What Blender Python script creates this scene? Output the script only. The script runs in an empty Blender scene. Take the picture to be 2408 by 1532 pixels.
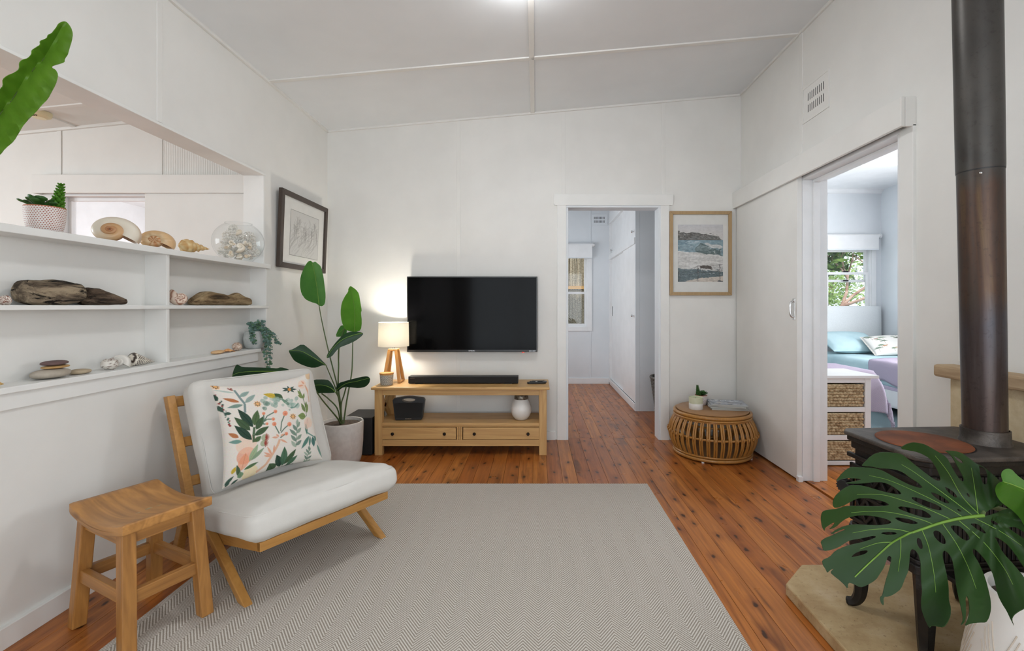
import bpy, bmesh, math, random
import numpy as np
from mathutils import Vector, Matrix, noise, geometry

random.seed(7)
SC = bpy.context.scene
COL = SC.collection
PI = math.pi
# ------------------------------------------------------------------ camera, world, light, exposure
# photograph frame 2408 x 1532, room axes: X right along the back wall, Y into the room, Z up
FPX, CX, CY, CH = 1080.0, 1260.0, 720.0, 1.165


def P(px, py, Y):
    """point of the room seen at a pixel of the photograph, at depth Y"""
    return Vector(((px - CX) * Y / FPX, Y, CH - (py - CY) * Y / FPX))


cam = bpy.data.cameras.new('camera')
cam.sensor_fit = 'HORIZONTAL'
cam.sensor_width = 36.0
cam.lens = 36.0 * FPX / 2408
cam.shift_x = (1204 - CX) / 2408
cam.shift_y = (CY - 766) / 2408
cam.clip_start = 0.02
SC.cycles.max_bounces = 8
SC.cycles.caustics_reflective = False
SC.cycles.caustics_refractive = False
camo = bpy.data.objects.new('camera', cam)
camo.location = (0, 0, CH)
camo.rotation_euler = (PI / 2, 0, 0)
COL.objects.link(camo)
SC.camera = camo

SC.view_settings.view_transform = 'Standard'
SC.view_settings.look = 'None'
SC.view_settings.gamma = 1.0
SC.view_settings.use_curve_mapping = False
SC.view_settings.exposure = 0.13

W = bpy.data.worlds.new('sky')
SC.world = W
W.use_nodes = True
bgn = W.node_tree.nodes['Background']
bgn.inputs[0].default_value = (0.80, 0.90, 1.0, 1)
bgn.inputs[1].default_value = 1.6

sun = bpy.data.lights.new('sun', 'SUN')
sun.energy = 3.0
sun.angle = math.radians(2)
sun.color = (1.0, 0.95, 0.86)
suno = bpy.data.objects.new('sun', sun)
suno.rotation_euler = (math.radians(28), math.radians(-22), 0)
suno.location = (3, 12, 9)
COL.objects.link(suno)


def area(name, loc, rot, sx, sy, power, col=(1, 1, 1), spread=PI):
    l = bpy.data.lights.new(name, 'AREA')
    l.shape = 'RECTANGLE'
    l.size, l.size_y = sx, sy
    l.energy = power
    l.color = col
    l.spread = spread
    o = bpy.data.objects.new(name, l)
    o.location = loc
    o.rotation_euler = rot
    COL.objects.link(o)
    return o


D2R = math.radians
# added fill lamp for daylight at the unseen glass doors of wall_front
area('fill_lamp_glass_doors', (0.1, -2.16, 1.25), (D2R(90), 0, 0), 3.0, 2.1, 47, (0.90, 0.96, 1.0))
# added fill lamp for daylight at the unseen side window behind the camera
area('fill_lamp_side_window', (1.74, -0.9, 1.5), (0, D2R(90), 0), 1.2, 1.3, 12, (0.90, 0.96, 1.0))
# added fill lamps, out of view, for kitchen, sun room, study and bedroom
area('fill_lamp_kitchen', (-5.90, 1.0, 1.6), (0, D2R(-90), 0), 1.3, 2.2, 84, (0.88, 0.95, 1.0))
area('fill_lamp_sunroom', (-3.0, 6.40, 1.3), (D2R(-90), 0, 0), 2.2, 1.3, 55, (0.93, 0.96, 1.0))
area('fill_lamp_study', (-0.72, 5.55, 1.5), (0, D2R(-90), 0), 1.2, 1.6, 19, (0.92, 0.96, 1.0))
area('fill_lamp_bedroom', (4.62, 4.1, 1.5), (0, D2R(90), 0), 1.2, 1.5, 74, (0.98, 0.99, 1.0))

# ------------------------------------------------------------------ helpers


def lin(c):
    out = []
    for x in c[:3]:
        x = x / 255.0
        out.append(x / 12.92 if x <= 0.04045 else ((x + 0.055) / 1.055) ** 2.4)
    return (*out, 1.0)


def link(o):
    COL.objects.link(o)
    return o


def tag(o, label, cat, group=None):
    o['label'] = label
    o['category'] = cat
    if group:
        o['group'] = group
    return o


def struct(o, label=None):
    o['kind'] = 'structure'
    if label:
        o['label'] = label
    return o


def empty(name, loc=(0, 0, 0), rz=0.0):
    o = bpy.data.objects.new(name, None)
    o.location = loc
    o.rotation_euler = (0, 0, rz)
    o.empty_display_size = 0.05
    return link(o)


def thing(name, label, cat, loc=(0, 0, 0), rz=0.0, group=None):
    return tag(empty(name, loc, rz), label, cat, group)


class MB:
    """collects shapes, built as one mesh object"""

    def __init__(s):
        s.v, s.f, s.c = [], [], None

    def add(s, vs, fs):
        n = len(s.v)
        s.v.extend(Vector(v) for v in vs)
        s.f.extend(tuple(i + n for i in f) for f in fs)
        return s

    def box(s, x0, x1, y0, y1, z0, z1):
        return s.add([(x0, y0, z0), (x1, y0, z0), (x1, y1, z0), (x0, y1, z0), (x0, y0, z1), (x1, y0, z1), (x1, y1, z1), (x0, y1, z1)],
                     [(0, 3, 2, 1), (4, 5, 6, 7), (0, 1, 5, 4), (1, 2, 6, 5), (2, 3, 7, 6), (3, 0, 4, 7)])

    def hexa(s, pts):
        return s.add(pts, [(0, 3, 2, 1), (4, 5, 6, 7), (0, 1, 5, 4), (1, 2, 6, 5), (2, 3, 7, 6), (3, 0, 4, 7)])

    def beam(s, p0, p1, w, h, side=(1, 0, 0), w1=None, h1=None):
        """bar from p0 to p1; w along `side`, h along the third axis"""
        p0, p1 = Vector(p0), Vector(p1)
        d = (p1 - p0).normalized()
        a = Vector(side)
        a = (a - d * a.dot(d)).normalized()
        b = d.cross(a)
        w1 = w if w1 is None else w1
        h1 = h if h1 is None else h1
        pts = []
        for p, ww, hh in ((p0, w, h), (p1, w1, h1)):
            for i, j in ((-1, -1), (1, -1), (1, 1), (-1, 1)):
                pts.append(p + a * (ww / 2 * i) + b * (hh / 2 * j))
        return s.hexa(pts)

    def tube(s, path, r, n=8, closed=False, caps=True, flat=1.0):
        path = [Vector(p) for p in path]
        m = len(path)
        rr = r if isinstance(r, (list, tuple)) else [r] * m
        base = len(s.v)
        prev = None
        for i, p in enumerate(path):
            if closed:
                t = path[(i + 1) % m] - path[i - 1]
            else:
                t = path[min(i + 1, m - 1)] - path[max(i - 1, 0)]
            t = t.normalized() if t.length > 1e-9 else Vector((0, 0, 1))
            if prev is None:
                up = Vector((0, 0, 1)) if abs(t.z) < 0.9 else Vector((0, 1, 0))
                a = t.cross(up).normalized()
            else:
                a = (prev - t * prev.dot(t)).normalized()
            prev = a
            b = t.cross(a)
            for k in range(n):
                th = 2 * PI * k / n
                s.v.append(p + a * (math.cos(th) * rr[i]) + b * (math.sin(th) * rr[i] * flat))
        seg = m if closed else m - 1
        for i in range(seg):
            for k in range(n):
                a0 = base + i * n + k
                a1 = base + i * n + (k + 1) % n
                b0 = base + ((i + 1) % m) * n + k
                b1 = base + ((i + 1) % m) * n + (k + 1) % n
                s.f.append((a0, a1, b1, b0))
        if caps and not closed:
            s.f.append(tuple(base + k for k in range(n))[::-1])
            s.f.append(tuple(base + (m - 1) * n + k for k in range(n)))
        return s

    def lathe(s, prof, n=32, o=(0, 0, 0), sx=1.0, sy=1.0, M=None):
        """profile [(r, z)...] about the z axis; r = 0 closes a pole"""
        o = Vector(o)
        rings = []
        for r, z in prof:
            if r < 1e-6:
                p = Vector((0, 0, z))
                s.v.append(o + (M @ p if M else p))
                rings.append([len(s.v) - 1])
            else:
                ids = []
                for k in range(n):
                    th = 2 * PI * k / n
                    p = Vector((r * sx * math.cos(th), r * sy * math.sin(th), z))
                    s.v.append(o + (M @ p if M else p))
                    ids.append(len(s.v) - 1)
                rings.append(ids)
        for A, B in zip(rings, rings[1:]):
            if len(A) == 1 and len(B) == 1:
                continue
            for k in range(n):
                k1 = (k + 1) % n
                if len(A) == 1:
                    s.f.append((A[0], B[k], B[k1]))
                elif len(B) == 1:
                    s.f.append((A[k], A[k1], B[0]))
                else:
                    s.f.append((A[k], A[k1], B[k1], B[k]))
        return s

    def ell(s, c, r, nu=12, nv=8, M=None):
        prof = [(math.sin(PI * i / nv), -math.cos(PI * i / nv)) for i in range(nv + 1)]
        prof[0] = (0, -1)
        prof[-1] = (0, 1)
        S = Matrix.Diagonal(Vector(r))
        return s.lathe(prof, nu, c, M=(M @ S) if M else S)

    def prism(s, poly, fa, fb):
        """poly: 2d points; fa, fb map (a, b) to the two end faces"""
        n = len(poly)
        vs = [fa(*p) for p in poly] + [fb(*p) for p in poly]
        fs = [tuple(range(n))[::-1], tuple(range(n, 2 * n))]
        fs += [(i, (i + 1) % n, n + (i + 1) % n, n + i) for i in range(n)]
        return s.add(vs, fs)

    def grid(s, fn, nu, nv, wrap=False):
        base = len(s.v)
        for j in range(nv + 1):
            for i in range(nu + (0 if wrap else 1)):
                s.v.append(Vector(fn(i / nu, j / nv)))
        w = nu if wrap else nu + 1
        for j in range(nv):
            for i in range(nu):
                i1 = (i + 1) % w
                s.f.append((base + j * w + i, base + j * w + i1, base + (j + 1) * w + i1, base + (j + 1) * w + i))
        return s

    def rbox(s, hx, hy, hz, r, n=8, fn=None, c=(0, 0, 0)):
        """rounded box; fn maps a point (x, y, z, u, v, w) with u, v, w in -1..1 to its final place"""
        c = Vector(c)
        idx = {}

        def vert(i, j, k):
            key = (i, j, k)
            if key in idx:
                return idx[key]
            q = []
            for t, h in ((i, hx), (j, hy), (k, hz)):
                e = min(0.5, 1.6 * r / (2 * h)) if r < h else 0.5
                x = t / n
                q.append((2 * x - 1) * h)
            u = Vector(q)
            inner = Vector((max(-hx + r, min(hx - r, u.x)), max(-hy + r, min(hy - r, u.y)), max(-hz + r, min(hz - r, u.z))))
            d = u - inner
            if d.length > 1e-9:
                m = max(abs(d.x), abs(d.y), abs(d.z))
                d = d.normalized() * min(r, m)
            p = inner + d
            if fn:
                p = Vector(fn(p.x, p.y, p.z, u.x / hx, u.y / hy, u.z / hz))
            s.v.append(c + p)
            idx[key] = len(s.v) - 1
            return idx[key]

        for a in range(3):
            for side in (0, n):
                for i in range(n):
                    for j in range(n):
                        q = []
                        for di, dj in ((0, 0), (1, 0), (1, 1), (0, 1)):
                            t = [0, 0, 0]
                            t[a] = side
                            t[(a + 1) % 3] = i + di
                            t[(a + 2) % 3] = j + dj
                            q.append(vert(*t))
                        s.f.append(tuple(q) if side else tuple(q[::-1]))
        return s

    def xform(s, M):
        s.v = [M @ v for v in s.v]
        return s

    def mesh(s, name, mat, smooth=None):
        me = bpy.data.meshes.new(name)
        me.from_pydata([tuple(v) for v in s.v], [], s.f)
        if mat:
            me.materials.append(mat)
        if s.c is not None:
            at = me.color_attributes.new('Col', 'FLOAT_COLOR', 'POINT')
            at.data.foreach_set('color', np.asarray(s.c, dtype=np.float32).reshape(-1))
        me.validate()
        if smooth is not None:
            me.shade_smooth()
            if smooth < 179:
                me.set_sharp_from_angle(angle=math.radians(smooth))
        return me

    def build(s, name, mat, parent=None, smooth=None, bevel=0.0, world=False, fix=True, seg=2):
        me = s.mesh(name, mat, smooth)
        if fix:
            bm = bmesh.new()
            bm.from_mesh(me)
            bmesh.ops.recalc_face_normals(bm, faces=bm.faces)
            bm.to_mesh(me)
            bm.free()
        o = link(bpy.data.objects.new(name, me))
        if parent is not None:
            o.parent = parent
            if world:
                bpy.context.view_layer.update()
                o.matrix_parent_inverse = parent.matrix_world.inverted()
        if bevel:
            b = o.modifiers.new('bevel', 'BEVEL')
            b.width = bevel
            b.segments = seg
            b.limit_method = 'ANGLE'
            b.angle_limit = math.radians(40)
        return o


def copy_obj(o, parent=None):
    c = o.copy()
    COL.objects.link(c)
    c.parent = parent
    return c


def children(o):
    return [c for c in bpy.data.objects if c.parent == o]


def copy_tree(o, parent=None):
    kids = children(o)
    c = copy_obj(o, parent)
    for k in kids:
        copy_tree(k, c)
    return c


def circle(n, r, z=0, c=(0, 0), sx=1, sy=1):
    return [(c[0] + r * sx * math.cos(2 * PI * k / n), c[1] + r * sy * math.sin(2 * PI * k / n), z) for k in range(n)]


def smooth_path(pts, n=6):
    """Catmull-Rom through points"""
    pts = [Vector(p) for p in pts]
    if len(pts) < 3:
        return pts
    out = []
    for i in range(len(pts) - 1):
        p0 = pts[max(i - 1, 0)]
        p1, p2 = pts[i], pts[i + 1]
        p3 = pts[min(i + 2, len(pts) - 1)]
        for k in range(n):
            t = k / n
            out.append(0.5 * ((2 * p1) + (p2 - p0) * t + (2 * p0 - 5 * p1 + 4 * p2 - p3) * t * t + (3 * p1 - p0 - 3 * p2 + p3) * t ** 3))
    out.append(pts[-1])
    return out


# ------------------------------------------------------------------ materials


class NT:
    def __init__(s, name):
        s.m = bpy.data.materials.new(name)
        s.m.use_nodes = True
        s.t = s.m.node_tree
        s.b = s.t.nodes['Principled BSDF']
        s.out = s.t.nodes['Material Output']

    def n(s, kind, **kw):
        nd = s.t.nodes.new(kind)
        for k, v in kw.items():
            setattr(nd, k, v)
        return nd

    def l(s, a, b):
        s.t.links.new(a, b)

    def coords(s, scale=(1, 1, 1), rand=True, rot=(0, 0, 0)):
        tc = s.n('ShaderNodeTexCoord')
        mp = s.n('ShaderNodeMapping')
        mp.inputs['Scale'].default_value = scale
        mp.inputs['Rotation'].default_value = rot
        s.l(tc.outputs['Object'], mp.inputs['Vector'])
        if rand:
            oi = s.n('ShaderNodeObjectInfo')
            mu = s.n('ShaderNodeMath', operation='MULTIPLY')
            mu.inputs[1].default_value = 37.0
            s.l(oi.outputs['Random'], mu.inputs[0])
            s.l(mu.outputs[0], mp.inputs['Location'])
        return mp.outputs['Vector']

    def noise(s, vec, scale, detail=4, rough=0.55, dist=0.0):
        nd = s.n('ShaderNodeTexNoise')
        nd.inputs['Scale'].default_value = scale
        nd.inputs['Detail'].default_value = detail
        nd.inputs['Roughness'].default_value = rough
        nd.inputs['Distortion'].default_value = dist
        s.l(vec, nd.inputs['Vector'])
        return nd.outputs[0]

    def ramp(s, fac, stops):
        r = s.n('ShaderNodeValToRGB')
        e = r.color_ramp.elements
        while len(e) < len(stops):
            e.new(0.5)
        for el, (p, c) in zip(e, stops):
            el.position = p
            el.color = c if len(c) == 4 else (*c, 1)
        s.l(fac, r.inputs[0])
        return r.outputs[0]

    def mix(s, fac, a, b, mode='MIX'):
        m = s.n('ShaderNodeMix', data_type='RGBA', blend_type=mode)
        for sock, val in ((m.inputs[0], fac), (m.inputs[6], a), (m.inputs[7], b)):
            if isinstance(val, (int, float, tuple)):
                sock.default_value = val
            else:
                s.l(val, sock)
        return m.outputs[2]

    def math(s, op, a, b=None, c=None):
        m = s.n('ShaderNodeMath', operation=op)
        for i, val in enumerate((a, b, c)):
            if val is None:
                continue
            if isinstance(val, (int, float)):
                m.inputs[i].default_value = val
            else:
                s.l(val, m.inputs[i])
        return m.outputs[0]

    def bump(s, h, strength=0.2, dist=0.01):
        b = s.n('ShaderNodeBump')
        b.inputs['Strength'].default_value = strength
        b.inputs['Distance'].default_value = dist
        s.l(h, b.inputs['Height'])
        s.l(b.outputs[0], s.b.inputs['Normal'])

    def set(s, col=None, rough=0.5, metal=0.0, spec=0.5, coat=0.0):
        if col is not None:
            if isinstance(col, tuple):
                s.b.inputs['Base Color'].default_value = col
            else:
                s.l(col, s.b.inputs['Base Color'])
        if isinstance(rough, (int, float)):
            s.b.inputs['Roughness'].default_value = rough
        else:
            s.l(rough, s.b.inputs['Roughness'])
        s.b.inputs['Metallic'].default_value = metal
        s.b.inputs['Specular IOR Level'].default_value = spec
        s.b.inputs['Coat Weight'].default_value = coat
        return s.m


def speckle(name, c1, c2, scale=20, rough=0.5, metal=0.0, bump=0.0, stretch=(1, 1, 1), lo=0.35, hi=0.65, detail=4, spec=0.5, coat=0.0, rand=True, bscale=None):
    t = NT(name)
    v = t.coords(stretch, rand)
    f = t.noise(v, scale, detail)
    c = t.ramp(f, [(lo, lin(c1)), (hi, lin(c2))])
    if bump:
        t.bump(f if bscale is None else t.noise(v, bscale, 3), bump, 0.004)
    return t.set(c, rough, metal, spec, coat)


def wood(name, light, dark, axis=0, fine=1.0, rough=0.45, contrast=1.0, knots=True, rings=True, deep=0.4):
    """grain running along one axis of the object"""
    t = NT(name)
    st = [9.0, 9.0, 9.0]
    st[axis] = 0.7
    v = t.coords(tuple(st))
    warp = t.noise(v, 0.9, 2, 0.5, 1.2)
    w = t.math('MULTIPLY', warp, 9.0 * fine)
    band = t.math('PINGPONG', w, 0.5)
    st2 = [60.0 * fine] * 3
    st2[axis] = 2.0
    v2 = t.coords(tuple(st2))
    fi = t.noise(v2, 1.0, 3, 0.6)
    base = t.ramp(band, [(0.05, lin(light)), (0.95, lin([l * (1 - deep) + d * deep for l, d in zip(light, dark)]))])
    if rings:
        base2 = t.mix(t.ramp(fi, [(0.4, (0, 0, 0)), (0.75, (1, 1, 1))]), base, lin([l * 0.45 + d * 0.55 for l, d in zip(light, dark)]))
        base = t.mix(0.55 * contrast, base, base2)
    if knots:
        st3 = [4.5, 4.5, 4.5]
        st3[axis] = 2.2
        vo = t.n('ShaderNodeTexVoronoi')
        vo.inputs['Scale'].default_value = 1.5
        t.l(t.coords(tuple(st3)), vo.inputs['Vector'])
        k = t.ramp(vo.outputs['Distance'], [(0.06, (1, 1, 1)), (0.13, (0, 0, 0))])
        base = t.mix(t.math('MULTIPLY', k, 0.55), base, lin(dark))
    t.bump(fi, 0.06, 0.002)
    return t.set(base, rough)


MT = {}
# painted boards of the house: off white, faint mottling
MT['wall'] = speckle('wall_paint', (226, 225, 221), (231, 230, 226), 3.0, 0.55, bump=0.03, bscale=160)
MT['ceil'] = speckle('ceiling_paint', (226, 229, 231), (231, 234, 236), 2.0, 0.7)
MT['trim'] = speckle('gloss_trim_paint', (230, 230, 227), (234, 234, 231), 6.0, 0.38)
MT['wallcool'] = speckle('wall_paint_cool', (222, 227, 231), (227, 231, 235), 3.0, 0.5)
MT['white'] = speckle('white_lacquer', (232, 233, 234), (238, 239, 240), 6.0, 0.35)


def floor_mat():
    t = NT('cypress_boards')
    v = t.coords((1, 1, 1))
    oi = t.n('ShaderNodeObjectInfo')
    tone = t.ramp(oi.outputs['Random'], [(0.0, lin((164, 92, 38))), (0.35, lin((184, 112, 50))), (0.7, lin((196, 124, 58))), (1.0, lin((172, 98, 42)))])
    mp = t.n('ShaderNodeMapping')
    mp.inputs['Scale'].default_value = (34, 1.6, 1)
    t.l(v, mp.inputs['Vector'])
    g = t.noise(mp.outputs[0], 1.0, 5, 0.62, 0.8)
    c = t.mix(t.ramp(g, [(0.35, (0, 0, 0)), (0.72, (1, 1, 1))]), tone, lin((104, 46, 17)))
    c = t.mix(0.72, tone, c)
    # broad dark heartwood streaks
    mp2 = t.n('ShaderNodeMapping')
    mp2.inputs['Scale'].default_value = (14, 2.2, 1)
    t.l(v, mp2.inputs['Vector'])
    s = t.noise(mp2.outputs[0], 1.0, 3, 0.5, 0.6)
    c = t.mix(t.math('MULTIPLY', t.ramp(s, [(0.57, (0, 0, 0)), (0.72, (1, 1, 1))]), 0.75), c, lin((78, 36, 16)))
    # knots
    mp3 = t.n('ShaderNodeMapping')
    mp3.inputs['Scale'].default_value = (10.5, 5.0, 1)
    wob = t.n('ShaderNodeTexNoise')
    wob.inputs['Scale'].default_value = 26.0
    wob.inputs['Detail'].default_value = 3.0
    t.l(v, wob.inputs['Vector'])
    va = t.n('ShaderNodeVectorMath', operation='MULTIPLY_ADD')
    t.l(wob.outputs['Color'], va.inputs[0])
    va.inputs[1].default_value = (0.022, 0.05, 0)
    t.l(v, va.inputs[2])
    t.l(va.outputs[0], mp3.inputs['Vector'])
    vo = t.n('ShaderNodeTexVoronoi', voronoi_dimensions='2D')
    vo.inputs['Scale'].default_value = 1.0
    t.l(mp3.outputs[0], vo.inputs['Vector'])
    sep = t.n('ShaderNodeSeparateColor')
    t.l(vo.outputs['Color'], sep.inputs[0])
    keep = t.math('GREATER_THAN', sep.outputs[0], 0.44)
    k1 = t.math('MULTIPLY', t.ramp(vo.outputs['Distance'], [(0.055, (1, 1, 1)), (0.115, (0, 0, 0))]), keep)
    k2 = t.math('MULTIPLY', t.ramp(vo.outputs['Distance'], [(0.08, (1, 1, 1)), (0.36, (0, 0, 0))]), keep)
    c = t.mix(t.math('MULTIPLY', k2, 0.45), c, lin((96, 40, 16)))
    c = t.mix(t.math('MULTIPLY', k1, 0.9), c, lin((44, 20, 11)))
    sc = t.noise(t.coords((1, 1, 1)), 7.0, 4, 0.7)
    r = t.math('ADD', t.math('MULTIPLY', sc, 0.22), 0.20)
    t.bump(g, 0.05, 0.002)
    t.set(c, r, 0, 0.38)
    t.b.inputs['Coat Weight'].default_value = 0.08
    t.b.inputs['Coat Roughness'].default_value = 0.16
    return t.m


MT['floor'] = floor_mat()
MT['gap'] = speckle('dark_underfloor', (38, 20, 12), (48, 26, 15), 10, 0.9)


def rug_mat():
    t = NT('herringbone_weave')
    tc = t.n('ShaderNodeTexCoord')
    sp = t.n('ShaderNodeSeparateXYZ')
    t.l(tc.outputs['Object'], sp.inputs[0])
    fr = t.math('FRACT', t.math('DIVIDE', t.math('ADD', sp.outputs[0], 20.0), 0.107))
    tri = t.math('ABSOLUTE', t.math('SUBTRACT', fr, 0.5))
    yy = t.math('ADD', sp.outputs[1], t.math('MULTIPLY', tri, 0.136))
    jit = t.noise(tc.outputs['Object'], 260, 2)
    yy = t.math('ADD', yy, t.math('MULTIPLY', jit, 0.004))
    st = t.math('FRACT', t.math('DIVIDE', t.math('ADD', yy, 20.0), 0.0142))
    tr = t.math('ABSOLUTE', t.math('SUBTRACT', st, 0.5))
    mask = t.ramp(tr, [(0.19, (0, 0, 0)), (0.29, (1, 1, 1))])
    fib = t.noise(tc.outputs['Object'], 420, 3)
    light = t.ramp(fib, [(0.3, lin((202, 196, 187))), (0.7, lin((224, 219, 211)))])
    dark = t.ramp(fib, [(0.3, lin((138, 129, 118))), (0.7, lin((168, 158, 147)))])
    c = t.mix(mask, light, dark)
    t.bump(t.math('ADD', t.math('MULTIPLY', mask, -0.6), fib), 0.35, 0.003)
    return t.set(c, 0.95, 0, 0.15)


MT['rug'] = rug_mat()


def attr_mat(name, rough=0.8, bump=0.0, bscale=400, spec=0.3, coat=0.0):
    t = NT(name)
    a = t.n('ShaderNodeVertexColor', layer_name='Col')
    if bump:
        t.bump(t.noise(t.coords((1, 1, 1)), bscale, 3), bump, 0.002)
    return t.set(a.outputs['Color'], rough, 0, spec, coat)


MT['print'] = attr_mat('printed_paper', 0.55)
MT['linen_print'] = attr_mat('printed_linen', 0.92, 0.25, 700, 0.1)
MT['shellcol'] = attr_mat('shell_gloss', 0.32, 0.1, 120, 0.5)
MT['shellmatt'] = attr_mat('shell_matt', 0.6, 0.3, 160, 0.4)


def glass(name, tint=(1, 1, 1), rough=0.0, alpha_mix=0.88):
    """thin clear glass: light passes, the surface still reflects"""
    t = NT(name)
    tr = t.n('ShaderNodeBsdfTransparent')
    tr.inputs[0].default_value = (*tint, 1)
    gl = t.n('ShaderNodeBsdfGlossy')
    gl.inputs['Roughness'].default_value = rough
    lw = t.n('ShaderNodeLayerWeight')
    fc = t.math('MINIMUM', t.math('ADD', t.math('MULTIPLY', t.math('POWER', lw.outputs['Facing'], 4.0), 0.55), 0.025), 0.6)
    mx = t.n('ShaderNodeMixShader')
    t.l(fc, mx.inputs[0])
    t.l(tr.outputs[0], mx.inputs[1])
    t.l(gl.outputs[0], mx.inputs[2])
    t.l(mx.outputs[0], t.out.inputs[0])
    return t.m


MT['glass'] = glass('clear_glass')
MT['bowlglass'] = glass('bowl_glass', (0.97, 0.98, 0.98))


def emit(name, col, strength):
    t = NT(name)
    t.b.inputs['Base Color'].default_value = col
    t.b.inputs['Emission Color'].default_value = col
    t.b.inputs['Emission Strength'].default_value = strength
    return t.m


MT['oak'] = wood('pale_pine', (206, 166, 108), (140, 92, 44), 0, 1.0, 0.45)
MT['oak_z'] = wood('pale_pine_upright', (206, 166, 108), (140, 92, 44), 2, 1.0, 0.45)
MT['oak_y'] = wood('pale_pine_deep', (204, 164, 106), (140, 92, 44), 1, 1.0, 0.45)
MT['teak'] = wood('teak_seat', (190, 136, 74), (84, 50, 24), 1, 0.6, 0.38, 1.4, knots=True, deep=0.6)
MT['teak_z'] = wood('teak_legs', (176, 124, 64), (96, 58, 26), 2, 0.9, 0.4, 1.5, knots=False, deep=0.5)
MT['teak_b'] = wood('teak_bars', (178, 126, 66), (96, 58, 26), 1, 0.9, 0.4, 1.5, knots=False, deep=0.5)
MT['teak_x'] = wood('teak_bars_across', (178, 126, 66), (96, 58, 26), 0, 0.9, 0.4, 1.5, knots=False, deep=0.5)
MT['chairwood'] = wood('chair_ash', (184, 134, 70), (128, 82, 34), 1, 1.0, 0.42, 0.8, knots=False)
MT['chairwood_x'] = wood('chair_ash_across', (184, 134, 70), (128, 82, 34), 0, 1.0, 0.42, 0.8, knots=False)
MT['lampwood'] = wood('lamp_wood', (206, 150, 84), (160, 104, 48), 2, 1.0, 0.45, 0.5, knots=False)
MT['frame_oak'] = wood('picture_frame_oak', (176, 148, 108), (140, 110, 74), 2, 1.2, 0.5, 0.6, knots=False)
MT['frame_dark'] = wood('picture_frame_dark', (66, 54, 46), (42, 34, 29), 2, 1.2, 0.45, 0.5, knots=False)
MT['tabletop'] = wood('cane_table_top', (158, 118, 78), (112, 76, 44), 0, 1.0, 0.4, 0.6, knots=False)
MT['linen'] = speckle('white_linen', (206, 203, 197), (215, 212, 206), 4.0, 0.95, bump=0.15, bscale=600, spec=0.1)
MT['black'] = speckle('black_plastic', (15, 15, 16), (21, 21, 22), 30, 0.45)
MT['blackmatt'] = speckle('black_matt_wood', (20, 19, 19), (27, 26, 26), 12, 0.6)
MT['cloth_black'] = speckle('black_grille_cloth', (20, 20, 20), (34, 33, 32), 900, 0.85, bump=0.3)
MT['screen'] = speckle('tv_screen', (4, 4, 5), (6, 6, 7), 2, 0.10, spec=0.08)
MT['bezel'] = speckle('tv_bezel', (16, 15, 15), (22, 21, 20), 30, 0.3)
MT['chrome'] = speckle('chrome', (200, 200, 200), (215, 215, 215), 5, 0.18, 1.0)
MT['darkknob'] = speckle('dark_bronze', (34, 30, 28), (46, 40, 36), 40, 0.35, 0.6)
MT['ceramic'] = speckle('white_ceramic', (222, 219, 214), (230, 228, 224), 6, 0.3)
MT['planter'] = speckle('white_stone_planter', (206, 201, 196), (216, 212, 207), 30, 0.55)
MT['soil'] = speckle('dark_soil', (44, 34, 27), (80, 66, 54), 60, 0.95, bump=0.8)
MT['paperwhite'] = speckle('mount_board', (222, 222, 218), (227, 227, 223), 20, 0.8)
MT['cast'] = speckle('black_cast_iron', (20, 18, 17), (38, 33, 29), 24, 0.48, 0.35, bump=0.25, bscale=120)
MT['casttop'] = speckle('worn_cast_iron_top', (54, 49, 45), (96, 89, 83), 14, 0.5, 0.4, bump=0.35, bscale=160)
MT['rust'] = speckle('rusted_plate', (96, 50, 26), (138, 76, 40), 9, 0.7, 0.2, bump=0.25, bscale=90)


def sandstone():
    t = NT('sandstone')
    v = t.coords((1, 1, 1), False)
    f = t.noise(v, 7.0, 6, 0.6)
    c = t.ramp(f, [(0.32, lin((158, 130, 92))), (0.55, lin((182, 158, 118))), (0.72, lin((194, 172, 138)))])
    vb = t.coords((1.2, 4.5, 1.0), False, (0, 0, 0.5))
    g = t.noise(vb, 1.6, 4, 0.6, 0.8)
    c = t.mix(t.math('MULTIPLY', t.ramp(g, [(0.56, (0, 0, 0)), (0.68, (1, 1, 1))]), 0.6), c, lin((150, 118, 82)))
    k = t.noise(v, 70.0, 4, 0.7)
    c = t.mix(t.math('MULTIPLY', t.ramp(k, [(0.60, (0, 0, 0)), (0.70, (1, 1, 1))]), 0.6), c, lin((112, 88, 60)))
    t.bump(t.math('ADD', f, t.math('MULTIPLY', k, 0.5)), 0.5, 0.006)
    return t.set(c, 0.8, 0, 0.3)


MT['sandstone'] = sandstone()
MT['render'] = speckle('cream_render', (196, 178, 144), (206, 190, 158), 30, 0.95, bump=0.6, bscale=130)
MT['mantel'] = speckle('banded_sandstone', (190, 166, 134), (150, 124, 94), 3.2, 0.8, bump=0.2, stretch=(4, 1.2, 9), detail=6)
# ------------------------------------------------------------------ the house
XL, XR, YB, YF = -1.815, 1.785, 4.0, -2.2      # main room faces


def ceil_z(x):
    return 2.851 + 0.0889 * x


def kceil_z(x):
    return 2.69 + 0.1 * (x + 1.9)


# floor: base slab, boards are its children
fl = struct(MB().box(-6.2, 4.9, -2.4, 7.05, -0.12, -0.021).build('floor', MT['gap']))
BW = 0.1


def board_mesh(length):
    m = MB().box(-BW / 2 + 0.0009, BW / 2 - 0.0009, 0, length, -0.021, 0.0)
    return m.mesh('floor_board', MT['floor'])


def boards(x0, x1, y0, y1):
    me = board_mesh(y1 - y0)
    n = int(round((x1 - x0) / BW))
    for i in range(n):
        o = link(bpy.data.objects.new('floor_board', me))
        o.location = (x0 + BW * (i + 0.5), y0, 0)
        o.parent = fl
        if i == 0:
            b = o.modifiers.new('bevel', 'BEVEL')
            b.width = 0.0012


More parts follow.
